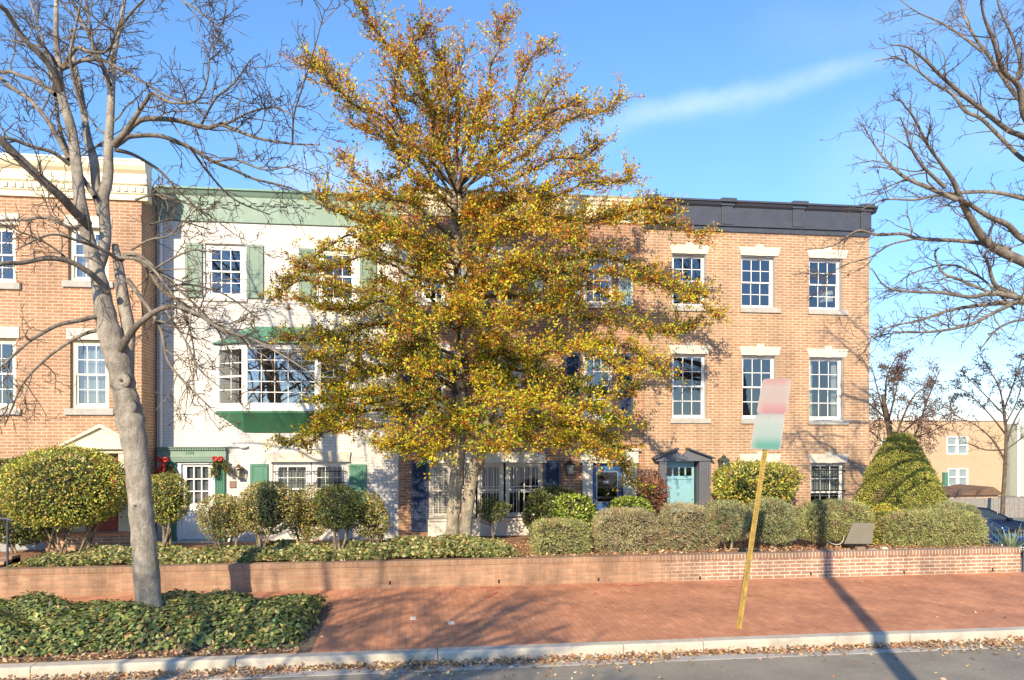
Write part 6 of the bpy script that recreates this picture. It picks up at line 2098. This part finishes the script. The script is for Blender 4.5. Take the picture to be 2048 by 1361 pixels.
# ------------------------------------------------------------------ ivy and fallen leaves
def ivy():
    rng = np.random.default_rng(7)
    pal = [(0.105, 0.155, 0.049), (0.179, 0.229, 0.073), (0.294, 0.326, 0.098), (0.073, 0.105, 0.036), (0.391, 0.326, 0.098), (0.359, 0.195, 0.082)]
    # street bed: rounded heap with steep sides
    xr = lambda y: ax(600, 11.5) + (y - 11.4) * 0.10
    y0, y1, x0 = 11.22, 13.95, -13.0
    n = 38000
    X = x0 + (ax(612, 11.4) - x0) * rng.random(n); Yy = y0 + (y1 - y0) * rng.random(n)
    def height(X, Yy):
        e = np.minimum.reduce([(xr(Yy) - X) / 0.30, (Yy - y0) / 0.45, (y1 - Yy) / 0.35])
        lump = 0.75 + 0.25 * np.sin(X * 2.3 + 1.2 * np.sin(Yy * 1.9)) * np.sin(Yy * 3.1 + 0.7) + 0.12 * np.sin(X * 6.1 + Yy * 4.3)
        left = np.clip((X + 11.0) / 3.0, 0.35, 1)
        return np.clip(e, 0, 1) ** 0.5 * 0.40 * lump * left
    hh = height(X, Yy)
    dist = np.hypot(X - at(298, 1215, 12.9)[0], Yy - 12.9)
    keep = (X < xr(Yy) - 0.0) & (dist > 0.28)
    X, Yy, hh = X[keep], Yy[keep], hh[keep]
    Z = hh * (1 - 0.30 * rng.random(len(X)) ** 2) + 0.02 + rng.normal(size=len(X)) * 0.015
    C = np.stack([X + rng.normal(size=len(X)) * 0.04, Yy + rng.normal(size=len(X)) * 0.04, Z], 1)
    e = 0.05
    N = unit(np.stack([-(height(X + e, Yy) - hh) / e, -(height(X, Yy + e) - hh) / e, np.ones(len(X))], 1))
    D = np.cross(N, rng.normal(size=C.shape)) + N * 0.25 + np.array([0, -0.35, -0.15])
    cols = palette(rng, len(C), pal, (3, 3, 2.2, 2, 1.1, 0.5))
    o = leaves('ivy_bed', C, D, 0.035 + 0.065 * rng.random(len(C)) ** 1.4, 0.035 + 0.06 * rng.random(len(C)) ** 1.4, cols, M['leaf_glossy'], None, rng, 0.2, six=True, side=N + rng.normal(size=C.shape) * 0.35)
    kind(o, 'stuff'); tag(o, 'dense dark ivy heaped round the street tree by the kerb', 'ivy')
    xs, ys = np.linspace(x0, ax(612, 11.4), 70), np.linspace(y0, y1, 26)
    gx, gy = np.meshgrid(xs, ys)
    gxr = np.minimum(gx, xr(gy) - 0.02)
    gh = height(gxr.ravel(), gy.ravel()) * 0.72 - 0.02
    V = np.stack([gxr.ravel(), gy.ravel(), gh], 1)
    m = len(xs)
    Fc = np.array([(j * m + i, j * m + i + 1, (j + 1) * m + i + 1, (j + 1) * m + i) for j in range(len(ys) - 1) for i in range(m - 1)])
    o = np_mesh('ivy_soil', V, Fc, M['earth'], smooth=True); kind(o, 'structure')
    o = MB().box(x0, ax(608, 11.2) + 0.12, KY1 + 0.001, 14.0, -0.1, 0.006).build('tree_pit_soil', M['earth']); kind(o, 'structure')
    # garden strip behind the wall
    n = 24000
    xa, xb = ax(18, 15.8), ax(1034, 16.0)
    X = rng.uniform(xa, xb, n)
    Yy = 15.60 + (rng.random(n) ** 1.3) * 2.2
    def h2(X, Yy):
        e = np.minimum.reduce([(Yy - 15.50) / 0.35, (xb - X) / 0.2, (X - xa) / 0.25])
        return np.clip(e, 0, 1) ** 0.6 * (0.17 + 0.05 * np.sin(X * 1.9 + 0.5) + 0.05 * np.sin(X * 4.7 + Yy * 3) + 0.08 * (X > ax(690, 16)))
    hz = h2(X, Yy)
    Z = gz(Yy) + hz * (1 - 0.5 * rng.random(n) ** 2) + 0.02
    C = np.stack([X, Yy, Z], 1)
    D = rng.normal(size=C.shape) * np.array([1, 0.7, 0.35]) + np.array([0, -0.5, 0.05])
    cols = palette(rng, n, [(0.221, 0.246, 0.085), (0.340, 0.340, 0.128), (0.153, 0.187, 0.060), (0.510, 0.425, 0.187), (0.510, 0.289, 0.119), (0.102, 0.128, 0.043)], (3, 3, 2, 1.5, 0.8, 1.5))
    o = leaves('ivy_border', C, D, rng.uniform(0.05, 0.09, n), rng.uniform(0.045, 0.075, n), cols, M['leaf_glossy'], None, rng, 0.2, six=True)
    kind(o, 'stuff'); tag(o, 'low ivy ground cover along the top of the garden wall', 'ivy')


def litter():
    rng = np.random.default_rng(17)
    pal = [(0.510, 0.300, 0.150), (0.360, 0.195, 0.105), (0.660, 0.450, 0.255), (0.255, 0.135, 0.075), (0.750, 0.540, 0.330)]
    parts = []
    # gutter drift
    n = 6500
    X = rng.uniform(-13, 13, n)
    w_ = 0.13 + 0.05 * np.sin(X * 0.9) + 0.05 * np.sin(X * 2.3 + 1) + 0.10 * np.clip((-X - 1) / 5, 0, 1)
    Yy = KY0 - 0.01 - np.abs(rng.normal(size=n)) * w_ * np.where(rng.random(n) < 0.12, 2.6, 1.0)
    Z = -0.155 + np.clip(1 - (KY0 - Yy) / (w_ * 2.2), 0, 1) * 0.07 * rng.random(n)
    parts.append(np.stack([X, Yy, Z], 1))
    # under the ivy edge on the kerb side
    n = 2400
    X = rng.uniform(-13, ax(600, 11.2), n)
    parts.append(np.stack([X, KY1 + 0.02 + np.abs(rng.normal(size=n)) * 0.16, 0.015 + 0.02 * rng.random(n)], 1))
    # scattered on pavement and road
    n = 170
    parts.append(np.stack([rng.uniform(-3, 14, n), rng.uniform(KY1 + 0.05, YW - 0.05, n), np.full(n, 0.008)], 1))
    n = 70
    parts.append(np.stack([rng.uniform(-8, 8, n), rng.uniform(9.0, 10.6, n), np.full(n, -0.16)], 1))
    # mulch under the junipers
    n = 7000
    X = rng.uniform(ax(1036, 16), XE - 0.05, n); Yy = 15.6 + rng.random(n) ** 1.5 * 3.0
    parts.append(np.stack([X, Yy, gz(Yy) + 0.02 + 0.05 * rng.random(n)], 1))
    C = np.concatenate(parts)
    n = len(C)
    D = rng.normal(size=(n, 3)) * np.array([1, 1, 0.35])
    o = leaves('fallen_leaves', C, D, rng.uniform(0.035, 0.085, n), rng.uniform(0.03, 0.055, n), palette(rng, n, pal, (3, 3, 2, 2, 1)), M['litter'], None, rng, 0.35,
               side=np.array([0, 0, 1.0]) + rng.normal(size=(n, 3)) * 0.5)
    kind(o, 'stuff'); tag(o, 'dry brown leaves drifted in the gutter and under the shrubs', 'fallen leaves')


# ------------------------------------------------------------------ street furniture
def sign_face(name, stops):
    m, nt, b, out = newmat(name)
    sp = nd(nt, 'ShaderNodeSeparateXYZ')
    lk(nt, nd(nt, 'ShaderNodeTexCoord').outputs['Generated'], sp.inputs[0])
    col = ramp(nt, sp.outputs[2], stops)
    ex = mth(nt, 'ABSOLUTE', mth(nt, 'SUBTRACT', sp.outputs[0], 0.5))
    edge = ramp(nt, ex, [(0.30, 0.0), (0.5, 0.55)])
    col = mix(nt, edge, col, (0.40, 0.35, 0.32))
    lk(nt, col, b.inputs['Base Color'])
    b.inputs['Roughness'].default_value = 0.45
    return m


def parking_sign():
    Y = 11.75
    foot = ground_at(1478, 1256)
    Y = foot[1]
    top = np.array(at(1549, 772, Y - 0.02))
    t = thing('parking_sign', 'two faded parking signs, pink over green, on a leaning yellow post', 'sign', foot)
    ax_ = unit((top - foot)[None])[0]
    sx = unit(np.cross(ax_, (0, -1, 0))[None])[0]
    if sx[0] < 0: sx = -sx
    fy = np.cross(sx, ax_)
    if fy[1] > 0: fy = -fy
    # U-channel post with flanges and punched holes
    Ln = np.linalg.norm(top - foot) + 0.1
    w2 = 0.043
    prof = [(-w2, 0), (-w2 * 0.55, 0), (-w2 * 0.35, 0.032), (w2 * 0.35, 0.032), (w2 * 0.55, 0), (w2, 0), (w2, 0.005), (w2 * 0.62, 0.005), (w2 * 0.42, 0.038), (-w2 * 0.42, 0.038), (-w2 * 0.62, 0.005), (-w2, 0.005)]
    b = MB()
    o0 = foot - ax_ * 0.25
    for s in (0, Ln + 0.2):
        b.v += [tuple(o0 + ax_ * s + sx * u + fy * v) for u, v in prof]
    k = len(prof)
    for i in range(k):
        j = (i + 1) % k
        b.f.append((i, j, k + j, k + i))
    b.build('post', M['sign_post'], t)
    hole = paint('punched_hole', (0.03, 0.025, 0.02), 0.9, 0.1)
    h = MB()
    s = 0.9
    while s < Ln:
        c = foot + ax_ * s + fy * 0.0385
        h.v += [tuple(c + sx * 0.008 * math.cos(q) + ax_ * 0.008 * math.sin(q)) for q in np.linspace(0, 2 * math.pi, 8, endpoint=False)]
        n = len(h.v)
        h.f.append(tuple(range(n - 8, n)))
        s += 0.0508
    h.build('post_holes', hole, t)
    def plate(c0, c1, c2, c3, name, m):
        """rounded plate through four photo corners (bl, br, tr, tl)"""
        P = [np.array(at(px, py, Y - 0.055)) for px, py in (c0, c1, c2, c3)]
        pts = []
        r = 0.14
        for i in range(4):
            p, a, c = P[i], P[i - 1], P[(i + 1) % 4]
            u, v = p + (a - p) * r * (0.8), p + (c - p) * r * 0.8
            for q in np.linspace(0, 1, 5):
                pts.append((1 - q) ** 2 * u + 2 * q * (1 - q) * p + q ** 2 * v)
        pl = MB().prism([(p[0], p[2]) for p in pts], Y - 0.06, Y - 0.055).build(name, m, t)
        MB().tube([(p[0], Y - 0.0575, p[2]) for p in pts + [pts[0]]], 0.005, 6, cap=False).build('rim', M['grey_trim'], pl)
    plate((1513, 828), (1572, 829), (1582, 757), (1526, 759), 'sign_plate', sign_face('sign_pink', [(0.0, (0.338, 0.186, 0.186)), (0.14, (0.382, 0.196, 0.202)), (0.36, (0.360, 0.283, 0.256)), (0.75, (0.360, 0.295, 0.268)), (0.97, (0.382, 0.208, 0.202))]))
    plate((1501, 898), (1560, 900), (1570, 829.5), (1511, 829), 'sign_plate', sign_face('sign_green', [(0.0, (0.109, 0.251, 0.208)), (0.14, (0.092, 0.256, 0.213)), (0.38, (0.262, 0.338, 0.311)), (0.85, (0.327, 0.360, 0.344)), (1.0, (0.317, 0.317, 0.305))]))
    bl = MB()
    for px, py in ((1549, 768), (1540, 822), (1538, 836), (1527, 890)):
        c = at(px, py, Y - 0.06)
        bl.lathe((c[0], c[1] - 0.006, c[2]), [(0.010, 0), (0.012, 0.006)], 8, 'y')
    bl.build('bolt', M['chrome'], t)


def yard_sign():
    Y = 15.74
    m, nt, b, out = newmat('faded_notice_face')
    col = ramp(nt, noise(nt, objco(nt), 3.5, 2), [(0.3, (0.17, 0.165, 0.11)), (0.7, (0.20, 0.18, 0.155))])
    lk(nt, col, b.inputs['Base Color']); b.inputs['Roughness'].default_value = 0.6
    base = at(1718, 1105, Y)
    t = thing('yard_sign', 'small faded grey-green yard sign among stones on the garden wall', 'sign', (base[0], Y, gz(Y)))
    c = [at(px, py, Y) for px, py in ((1688, 1088), (1744, 1088), (1748, 1047), (1706, 1046))]
    MB().prism([(p[0], p[2]) for p in c], Y - 0.012, Y + 0.012).build('sign_board', m, t, bevel=0.003)
    f = MB()
    for px in (1704, 1732):
        p = at(px, 1086, Y)
        f.tube([(p[0], Y, gz(Y) - 0.1), (p[0], Y, p[2])], 0.008, 6)
    f.build('stake', M['black_iron'], t)
    rng = np.random.default_rng(9)
    def block(name, px0, px1, py0, py1, m_, lab, cat, Y_):
        r = rect(px0, px1, py0, py1, Y_)
        n = 7
        V = []
        b_ = MB().box(r[0], r[1], Y_ - 0.06, Y_ + 0.06, gz(Y_) - 0.02, r[3])
        o = b_.build(name, m_, None, bevel=0.018)
        tag(o, lab, cat)
    block('stone_block', 1712, 1729, 1094, 1103, paint('brown_block', (0.26, 0.17, 0.12), 0.9, 0.3, 20), 'brown stone block under the yard sign', 'stone', Y - 0.12)
    block('stone_block', 1738, 1752, 1098, 1107, M['concrete'], 'grey stone block right of the yard sign', 'stone', Y - 0.12)
    c = at(1767, 1098, Y)
    b_ = MB(); b_.lathe((c[0], Y - 0.05, gz(Y) - 0.03), [(0.05, 0), (0.085, 0.04), (0.08, 0.09), (0.05, 0.125), (0.01, 0.135)], 9)
    o = b_.build('pale_stone', M['stone'], None, smooth=True); tag(o, 'rounded white stone at the foot of the yellow shrub', 'stone')
    b_ = MB()
    pts = [at(px, py, Y - 0.05) for px, py in ((1655, 1082), (1665, 1088), (1678, 1089), (1686, 1082), (1688, 1072))]
    P, r_ = catmull(pts, [0.007] * 5, 5)
    o = tubes_mesh('garden_hose', [(P, r_)], M['dirty_white'], None, 8)
    tag(o, 'loop of pale garden hose left of the yard sign', 'hose')


def handrail_and_steps():
    Y = 15.9
    p0, p1 = at(15, 1128, Y), at(15, 1038, Y)
    t = thing('handrail', 'dark iron handrail post at the steps on the left edge', 'handrail', (p0[0], Y, 0.3))
    MB().tube([(p0[0], Y, 0.2), (p1[0], Y, p1[2])], 0.022, 8).build('post', M['slate'], t)
    q = at(-40, 1052, Y)
    MB().tube([(p1[0] + 0.05, Y, p1[2] - 0.03), (p1[0], Y, p1[2]), (p1[0] - 0.15, Y + 0.02, p1[2] + 0.01), (p1[0] - 0.4, Y + 0.3, p1[2] - 0.06), (q[0] - 0.6, Y + 1.5, p1[2] - 0.25)], 0.02, 8).build('rail', M['slate'], t)
    t = thing('garden_steps', 'brick and stone steps behind the wall at the left edge', 'steps', (ax(0, 16.2), 16.2, 0.3))
    b = MB()
    for k in range(3):
        b.box(ax(-140, 16), ax(10, 16), 15.66 + k * 0.30, 16.6, 0.3, 0.56 + k * 0.05)
    b.build('step', M['brick_garden'], t, bevel=0.01)
    

def garland(px, py, Y, flip, lab, arch):
    """hanging evergreen swag with a red bow"""
    rng = np.random.default_rng(int(px))
    c = at(px, py, Y)
    s = 1 / ppm(px, Y)
    t = thing('garland', lab, 'garland', (c[0], Y, c[2]))
    tails = arch
    C, D = [], []
    for (dx0, dz0, dx1, dz1, th) in tails:
        n = 260
        f = rng.random(n)[:, None]
        mid = np.array([(dx0 + dx1) / 2 + (dx1 - dx0) * 0.35, 0, -(dz0 + dz1) / 2 + 4]) * s
        p0, p1 = np.array([dx0 * s, 0, -dz0 * s]), np.array([dx1 * s, 0, -dz1 * s])
        pt = (1 - f) ** 2 * p0 + 2 * f * (1 - f) * mid + f ** 2 * p1
        pt = pt + rng.normal(size=(n, 3)) * th * s * 0.40 * np.array([1, 0.8, 0.7])
        C.append(pt + np.array([c[0], Y - 0.10, c[2]]))
        D.append(rng.normal(size=(n, 3)) * 0.6 + np.array([0, -0.3, -0.9]))
    C = np.concatenate(C); D = np.concatenate(D)
    leaves('foliage', C, D, rng.uniform(0.05, 0.09, len(C)), 0.022, palette(rng, len(C), [(0.20, 0.19, 0.06), (0.13, 0.15, 0.05), (0.28, 0.23, 0.08)], (3, 2, 2)), M['leaf'], t, rng, 0.2)
    red = paint('red_ribbon', (0.55, 0.04, 0.03), 0.5, 0.1)
    b = MB()
    bx, bz = c[0], c[2] + 2 * s
    for sg in (-1, 1):
        for k in range(2):
            a = [(bx + sg * 0.10 * math.sin(q) * (1 + 0.2 * k), Y - 0.20 - 0.05 * math.sin(q * 2) - 0.02 * k, bz + 0.045 * math.sin(2 * q) * (1 if k else -1) + 0.02 * k) for q in np.linspace(0, math.pi / 2 * 1.9, 9)]
            b.tube(a, [0.02] * 9, 6)
    if flip:
        for sg in (-0.6, 0.5):
            b.tube([(bx, Y - 0.2, bz), (bx + sg * 0.07, Y - 0.22, bz - 0.16), (bx + sg * 0.14 - 0.06, Y - 0.2, bz - 0.34)], [0.03, 0.045, 0.05], 6)
    b.lathe((bx, Y - 0.23, bz - 0.02), [(0.01, 0), (0.035, 0.015), (0.035, 0.035), (0.01, 0.05)], 8)
    b.build('bow', red, t, smooth=True)


def car(name, label, x, y, ang, body_m, L=4.6):
    """saloon car built from lengthwise sections; nose towards local +x"""
    t = thing(name, label, 'car', (x, y, LOTZ))
    t.rotation_euler = (0, 0, ang)
    BASE[t.name] = (0, 0, 0)
    # sections: x, half width at sill, at belt; sill z, belt z
    secs = [(-2.30, .62, .66, .42, .72), (-2.22, .80, .82, .28, .92), (-1.6, .88, .88, .22, .98), (-0.5, .90, .90, .20, .97), (0.6, .90, .90, .20, .96), (1.3, .89, .88, .22, .92), (1.9, .84, .82, .24, .82), (2.22, .74, .72, .30, .70), (2.30, .58, .58, .38, .60)]
    V, Fc = [], []
    k = 10
    for (sx, ws, wb, zs, zb) in secs:
        zm = (zs + zb) / 2
        prof = [(-ws * .8, zs), (-ws, zs + .10), (-ws * 1.02, zm), (-wb, zb - .06), (-wb * .88, zb), (wb * .88, zb), (wb, zb - .06), (ws * 1.02, zm), (ws, zs + .10), (ws * .8, zs)]
        V += [(sx, a, b_) for a, b_ in prof]
    n = len(secs)
    for i in range(n - 1):
        for j in range(k):
            j2 = (j + 1) % k
            Fc.append((i * k + j, i * k + j2, (i + 1) * k + j2, (i + 1) * k + j))
    b = MB(); b.v = V; b.f = Fc + [tuple(range(k - 1, -1, -1)), tuple((n - 1) * k + j for j in range(k))]
    b.build('body', body_m, t, smooth=True)
    r = MB()
    top = [(-1.05, .60, 1.38), (-0.3, .62, 1.45), (0.15, .60, 1.40)]
    rb = [(-1.9, .72, .96), (-1.05, .60, 1.37), (-0.35, .63, 1.45), (0.1, .61, 1.41), (1.05, .74, .93)]
    for i in range(len(rb) - 1):
        (xa, wa, za), (xc, wc, zc) = rb[i], rb[i + 1]
        if i in (1, 2):
            r.quad((xa, -wa, za), (xc, -wc, zc), (xc, wc, zc), (xa, wa, za))
    for sg in (-1, 1):
        for (p, q) in (((-1.05, .605, 1.375), (-1.95, .80, .95)), ((0.1, .615, 1.41), (1.1, .80, .92)), ((-0.42, .64, 1.44), (-0.5, .86, .96))):
            r.tube([(p[0], sg * p[1], p[2]), (q[0], sg * q[1], q[2])], 0.04, 6)
        r.tube([(-1.05, sg * .605, 1.375), (-0.35, sg * .635, 1.45), (0.1, sg * .615, 1.41)], 0.045, 6)
    r.build('roof', body_m, t, smooth=True)
    gm = paint('car_glass_' + name, (0.03, 0.04, 0.05), 0.05, 0.05, bs=0)
    for nm, qs in (('windscreen', [[(0.1, -.60, 1.40), (1.05, -.76, .94), (1.05, .76, .94), (0.1, .60, 1.40)]]), ('rear_window', [[(-1.05, -.59, 1.37), (-1.05, .59, 1.37), (-1.92, .76, .97), (-1.92, -.76, .97)]]),
                   ('side_window', [[(-1.85, -.80, .98), (1.0, -.80, .95), (0.1, -.63, 1.39), (-0.35, -.645, 1.43), (-1.05, -.615, 1.36)]]), ('side_window', [[(1.0, .80, .95), (-1.85, .80, .98), (-1.05, .615, 1.36), (-0.35, .645, 1.43), (0.1, .63, 1.39)]])):
        g = MB()
        for q in qs: g.quad(*q)
        g.build(nm, gm, t)
    tyre = paint('tyre_' + name, (0.02, 0.02, 0.02), 0.9, 0.2)
    for wx in (-1.42, 1.42):
        for sg in (-1, 1):
            w_ = MB().lathe((wx, sg * .80, .32), [(.20, -.10), (.30, -.10), (.325, -.06), (.325, .06), (.30, .10), (.20, .10)], 22, 'y').build('wheel', tyre, t)
            rim = MB().lathe((wx, sg * .80, .32), [(.195, -.105), (.21, -.09), (.21, .09), (.195, .105)], 20, 'y')
            for q in range(5):
                a = q * 2 * math.pi / 5
                rim.tube([(wx, sg * .90, .32), (wx + .19 * math.cos(a), sg * .90, .32 + .19 * math.sin(a))], 0.028, 5)
            rim.build('rim', M['chrome'], w_)
    for sg in (-1, 1):
        MB().box(2.0, 2.235, sg * .74 - .14, sg * .74 + .14, .60, .72).build('headlight', M['chrome'], t, bevel=0.03)
        MB().box(-2.27, -2.1, sg * .68 - .12, sg * .68 + .12, .70, .84).build('tail_light', M['red_door'], t, bevel=0.02)
        MB().box(0.75, 0.92, sg * .98 - .09, sg * .98 + .09, .96, 1.07).build('mirror', body_m, t, bevel=0.03)
    MB().box(2.28, 2.315, -.26, .26, .40, .52).build('number_plate', M['white'], t)
    MB().box(2.22, 2.30, -.5, .5, .56, .66).build('grille', M['black_iron'], t)
    MB().tube([(-2.0, -0.91, .62), (0, -.935, .60), (1.9, -.87, .58)], 0.012, 5).build('side_moulding', M['chrome'], t)


def background():
    # board fence
    Y = 39.0
    xa, xb = ax(1860, Y), ax(2160, Y)
    t = thing('board_fence', 'weathered grey board fence behind the parked cars', 'fence', ((xa + xb) / 2, Y, LOTZ))
    zt = az(1990, 996, Y)
    rng = np.random.default_rng(3)
    b = MB()
    x = xa
    while x < xb:
        w_ = rng.uniform(0.13, 0.16)
        b.box(x, x + w_ - 0.008, Y - 0.01 + rng.normal() * 0.004, Y + 0.015, LOTZ, zt + rng.normal() * 0.012)
        x += w_
    b.build('board', M['wood_grey'], t)
    x = xa
    while x < xb:
        MB().box(x - 0.05, x + 0.05, Y + 0.016, Y + 0.12, LOTZ, zt - 0.05).build('post', M['wood_grey'], t)
        x += 2.4
    # tan stucco building with two window pairs, lean-to in front
    Y = 54.0
    x0, x1 = ax(1640, Y), ax(2012, Y)
    z1 = az(1950, 842, Y)
    t = thing('stucco_building', 'tan stucco flat-roofed building with white windows beyond the car park', 'building', ((x0 + x1) / 2, Y, LOTZ))
    ops = [rect(1893, 1936, 873, 909, Y), rect(1895, 1936, 937, 973, Y), rect(1762, 1800, 880, 912, Y)]
    wall_open(x0, x1, LOTZ, z1, Y, ops, 0.15).build('wall', M['tan'], t)
    shell(t, x0, x1, LOTZ, z1, Y, M['tan'], 14)
    MB().box(x0 - 0.1, x1 + 0.1, Y - 0.12, Y + 0.2, z1 - 0.001, z1 + 0.30).build('parapet', M['white'], t)
    for r in ops:
        f = MB()
        xm = (r[0] + r[1]) / 2
        zm = (r[2] + r[3]) / 2
        for u, v in ((r[0], r[0] + .1), (xm - .11, xm + .11), (r[1] - .1, r[1])):
            f.box(u, v, Y - 0.02, Y + .1, r[2], r[3])
        for a, c in ((r[2], r[2] + .09), (zm - .04, zm + .04), (r[3] - .09, r[3])):
            f.box(r[0], r[1], Y - 0.015, Y + .09, a, c)
        w_ = f.build('window', M['white'], t)
        MB().quad((r[0], Y + .08, r[2]), (r[1], Y + .08, r[2]), (r[1], Y + .08, r[3]), (r[0], Y + .08, r[3])).build('pane', paint('distant_glass', (0.25, 0.31, 0.33), 0.15, 0.1, bs=0), w_)
    r = rect(1884, 1891, 945, 985, Y)
    MB().box(r[0], r[1], Y - 0.3, Y - 0.002, r[2], r[3]).build('shutter', M['green'], t)
    Yl = 48.0
    lx0, lx1, xm = ax(1893, Yl), ax(2004, Yl), ax(1982, Yl)
    za, zp = az(1900, 991, Yl), az(1980, 974, Yl)
    s = thing('garden_shed', 'low shed with a dark brown pitched roof behind the board fence', 'shed', ((lx0 + lx1) / 2, Yl, LOTZ))
    MB().box(lx0 + .3, lx1 - .3, Yl, Yl + 3, LOTZ, za).build('wall', M['tan'], s)
    b = MB()
    b.prism([(lx0, za), (lx1, za), (xm, zp)], Yl - .25, Yl + 3.2)
    b.build('roof', paint('brown_shingle', (0.16, 0.095, 0.06), 0.9, 0.2, 6), s)
    # pale clapboard house
    Y = 53.2
    x0, x1 = x1 + 0.25, ax(2200, Y)
    z1 = az(2030, 848, Y)
    t = thing('clapboard_house', 'pale green clapboard house with white corner board at the right edge', 'house', ((x0 + x1) / 2, Y, LOTZ))
    b = MB()
    z = LOTZ
    while z < z1 - 0.1:
        b.quad((x0, Y - 0.03, z), (x1, Y - 0.03, z), (x1, Y, z + 0.16), (x0, Y, z + 0.16))
        b.quad((x0, Y, z + 0.16), (x1, Y, z + 0.16), (x1, Y - 0.03, z + 0.16), (x0, Y - 0.03, z + 0.16))
        z += 0.16
    b.build('wall', M['siding'], t)
    shell(t, x0, x1, LOTZ, z1, Y, M['siding'], 12)
    MB().box(x0 - 0.02, x0 + 0.22, Y - 0.06, Y - 0.031, LOTZ, z1).build('corner_board', M['white'], t)
    MB().box(x0 - 0.1, x1, Y - 0.2, Y + 0.3, z1, z1 + 0.2).build('cornice', M['white'], t)
    # iron fence along the garden's right side
    Y = 18.2
    xa, xb = ax(1936, Y), ax(2075, Y)
    t = thing('iron_fence', 'low black iron picket fence between the hedge and the parked cars', 'fence', ((xa + xb) / 2, Y, -0.3))
    b = MB()
    zt = az(1980, 1062, Y)
    x = xa
    while x < xb:
        b.box(x - 0.008, x + 0.008, Y - 0.008, Y + 0.008, -0.6, zt)
        x += 0.085
    b.build('picket', M['black_iron'], t)
    b = MB()
    for z in (zt - 0.06, zt - 0.5):
        b.box(xa, xb, Y - 0.014, Y + 0.014, z - 0.014, z + 0.014)
    b.build('rail', M['black_iron'], t)
    navy = paint('navy_car_paint', (0.012, 0.018, 0.042), 0.12, 0.05, bs=0, metal=0.2)
    blue = paint('blue_car_paint', (0.02, 0.055, 0.17), 0.12, 0.05, bs=0, metal=0.2)
    p = at(1957, 1000, 31.2)
    car('parked_car', 'dark navy saloon parked by the board fence, nose to the right', p[0], 31.2, R(-14), navy)
    p = at(1936, 1000, 27.6)
    car('parked_car', 'blue saloon half hidden behind the hedge, nose towards the wall', p[0], 27.6, R(-84), blue)


street_tree()
right_tree()
shadow_trees()
back_trees()
holly()
shrubs()
ivy()
litter()
parking_sign()
yard_sign()
handrail_and_steps()
garland(440, 920, YH - 0.12, False, 'evergreen swag with a red bow on the right pilaster of the white door', ((-2, 0, -14, 30, 8), (2, 2, 20, 26, 8), (-6, 4, -8, 30, 7), (4, 0, 14, 22, 7)))
garland(331, 922, YH - 0.12, True, 'evergreen swag with long red ribbons beside the left pilaster of the white door', ((2, 4, 8, 34, 9), (4, 6, 16, 30, 8)))
background()
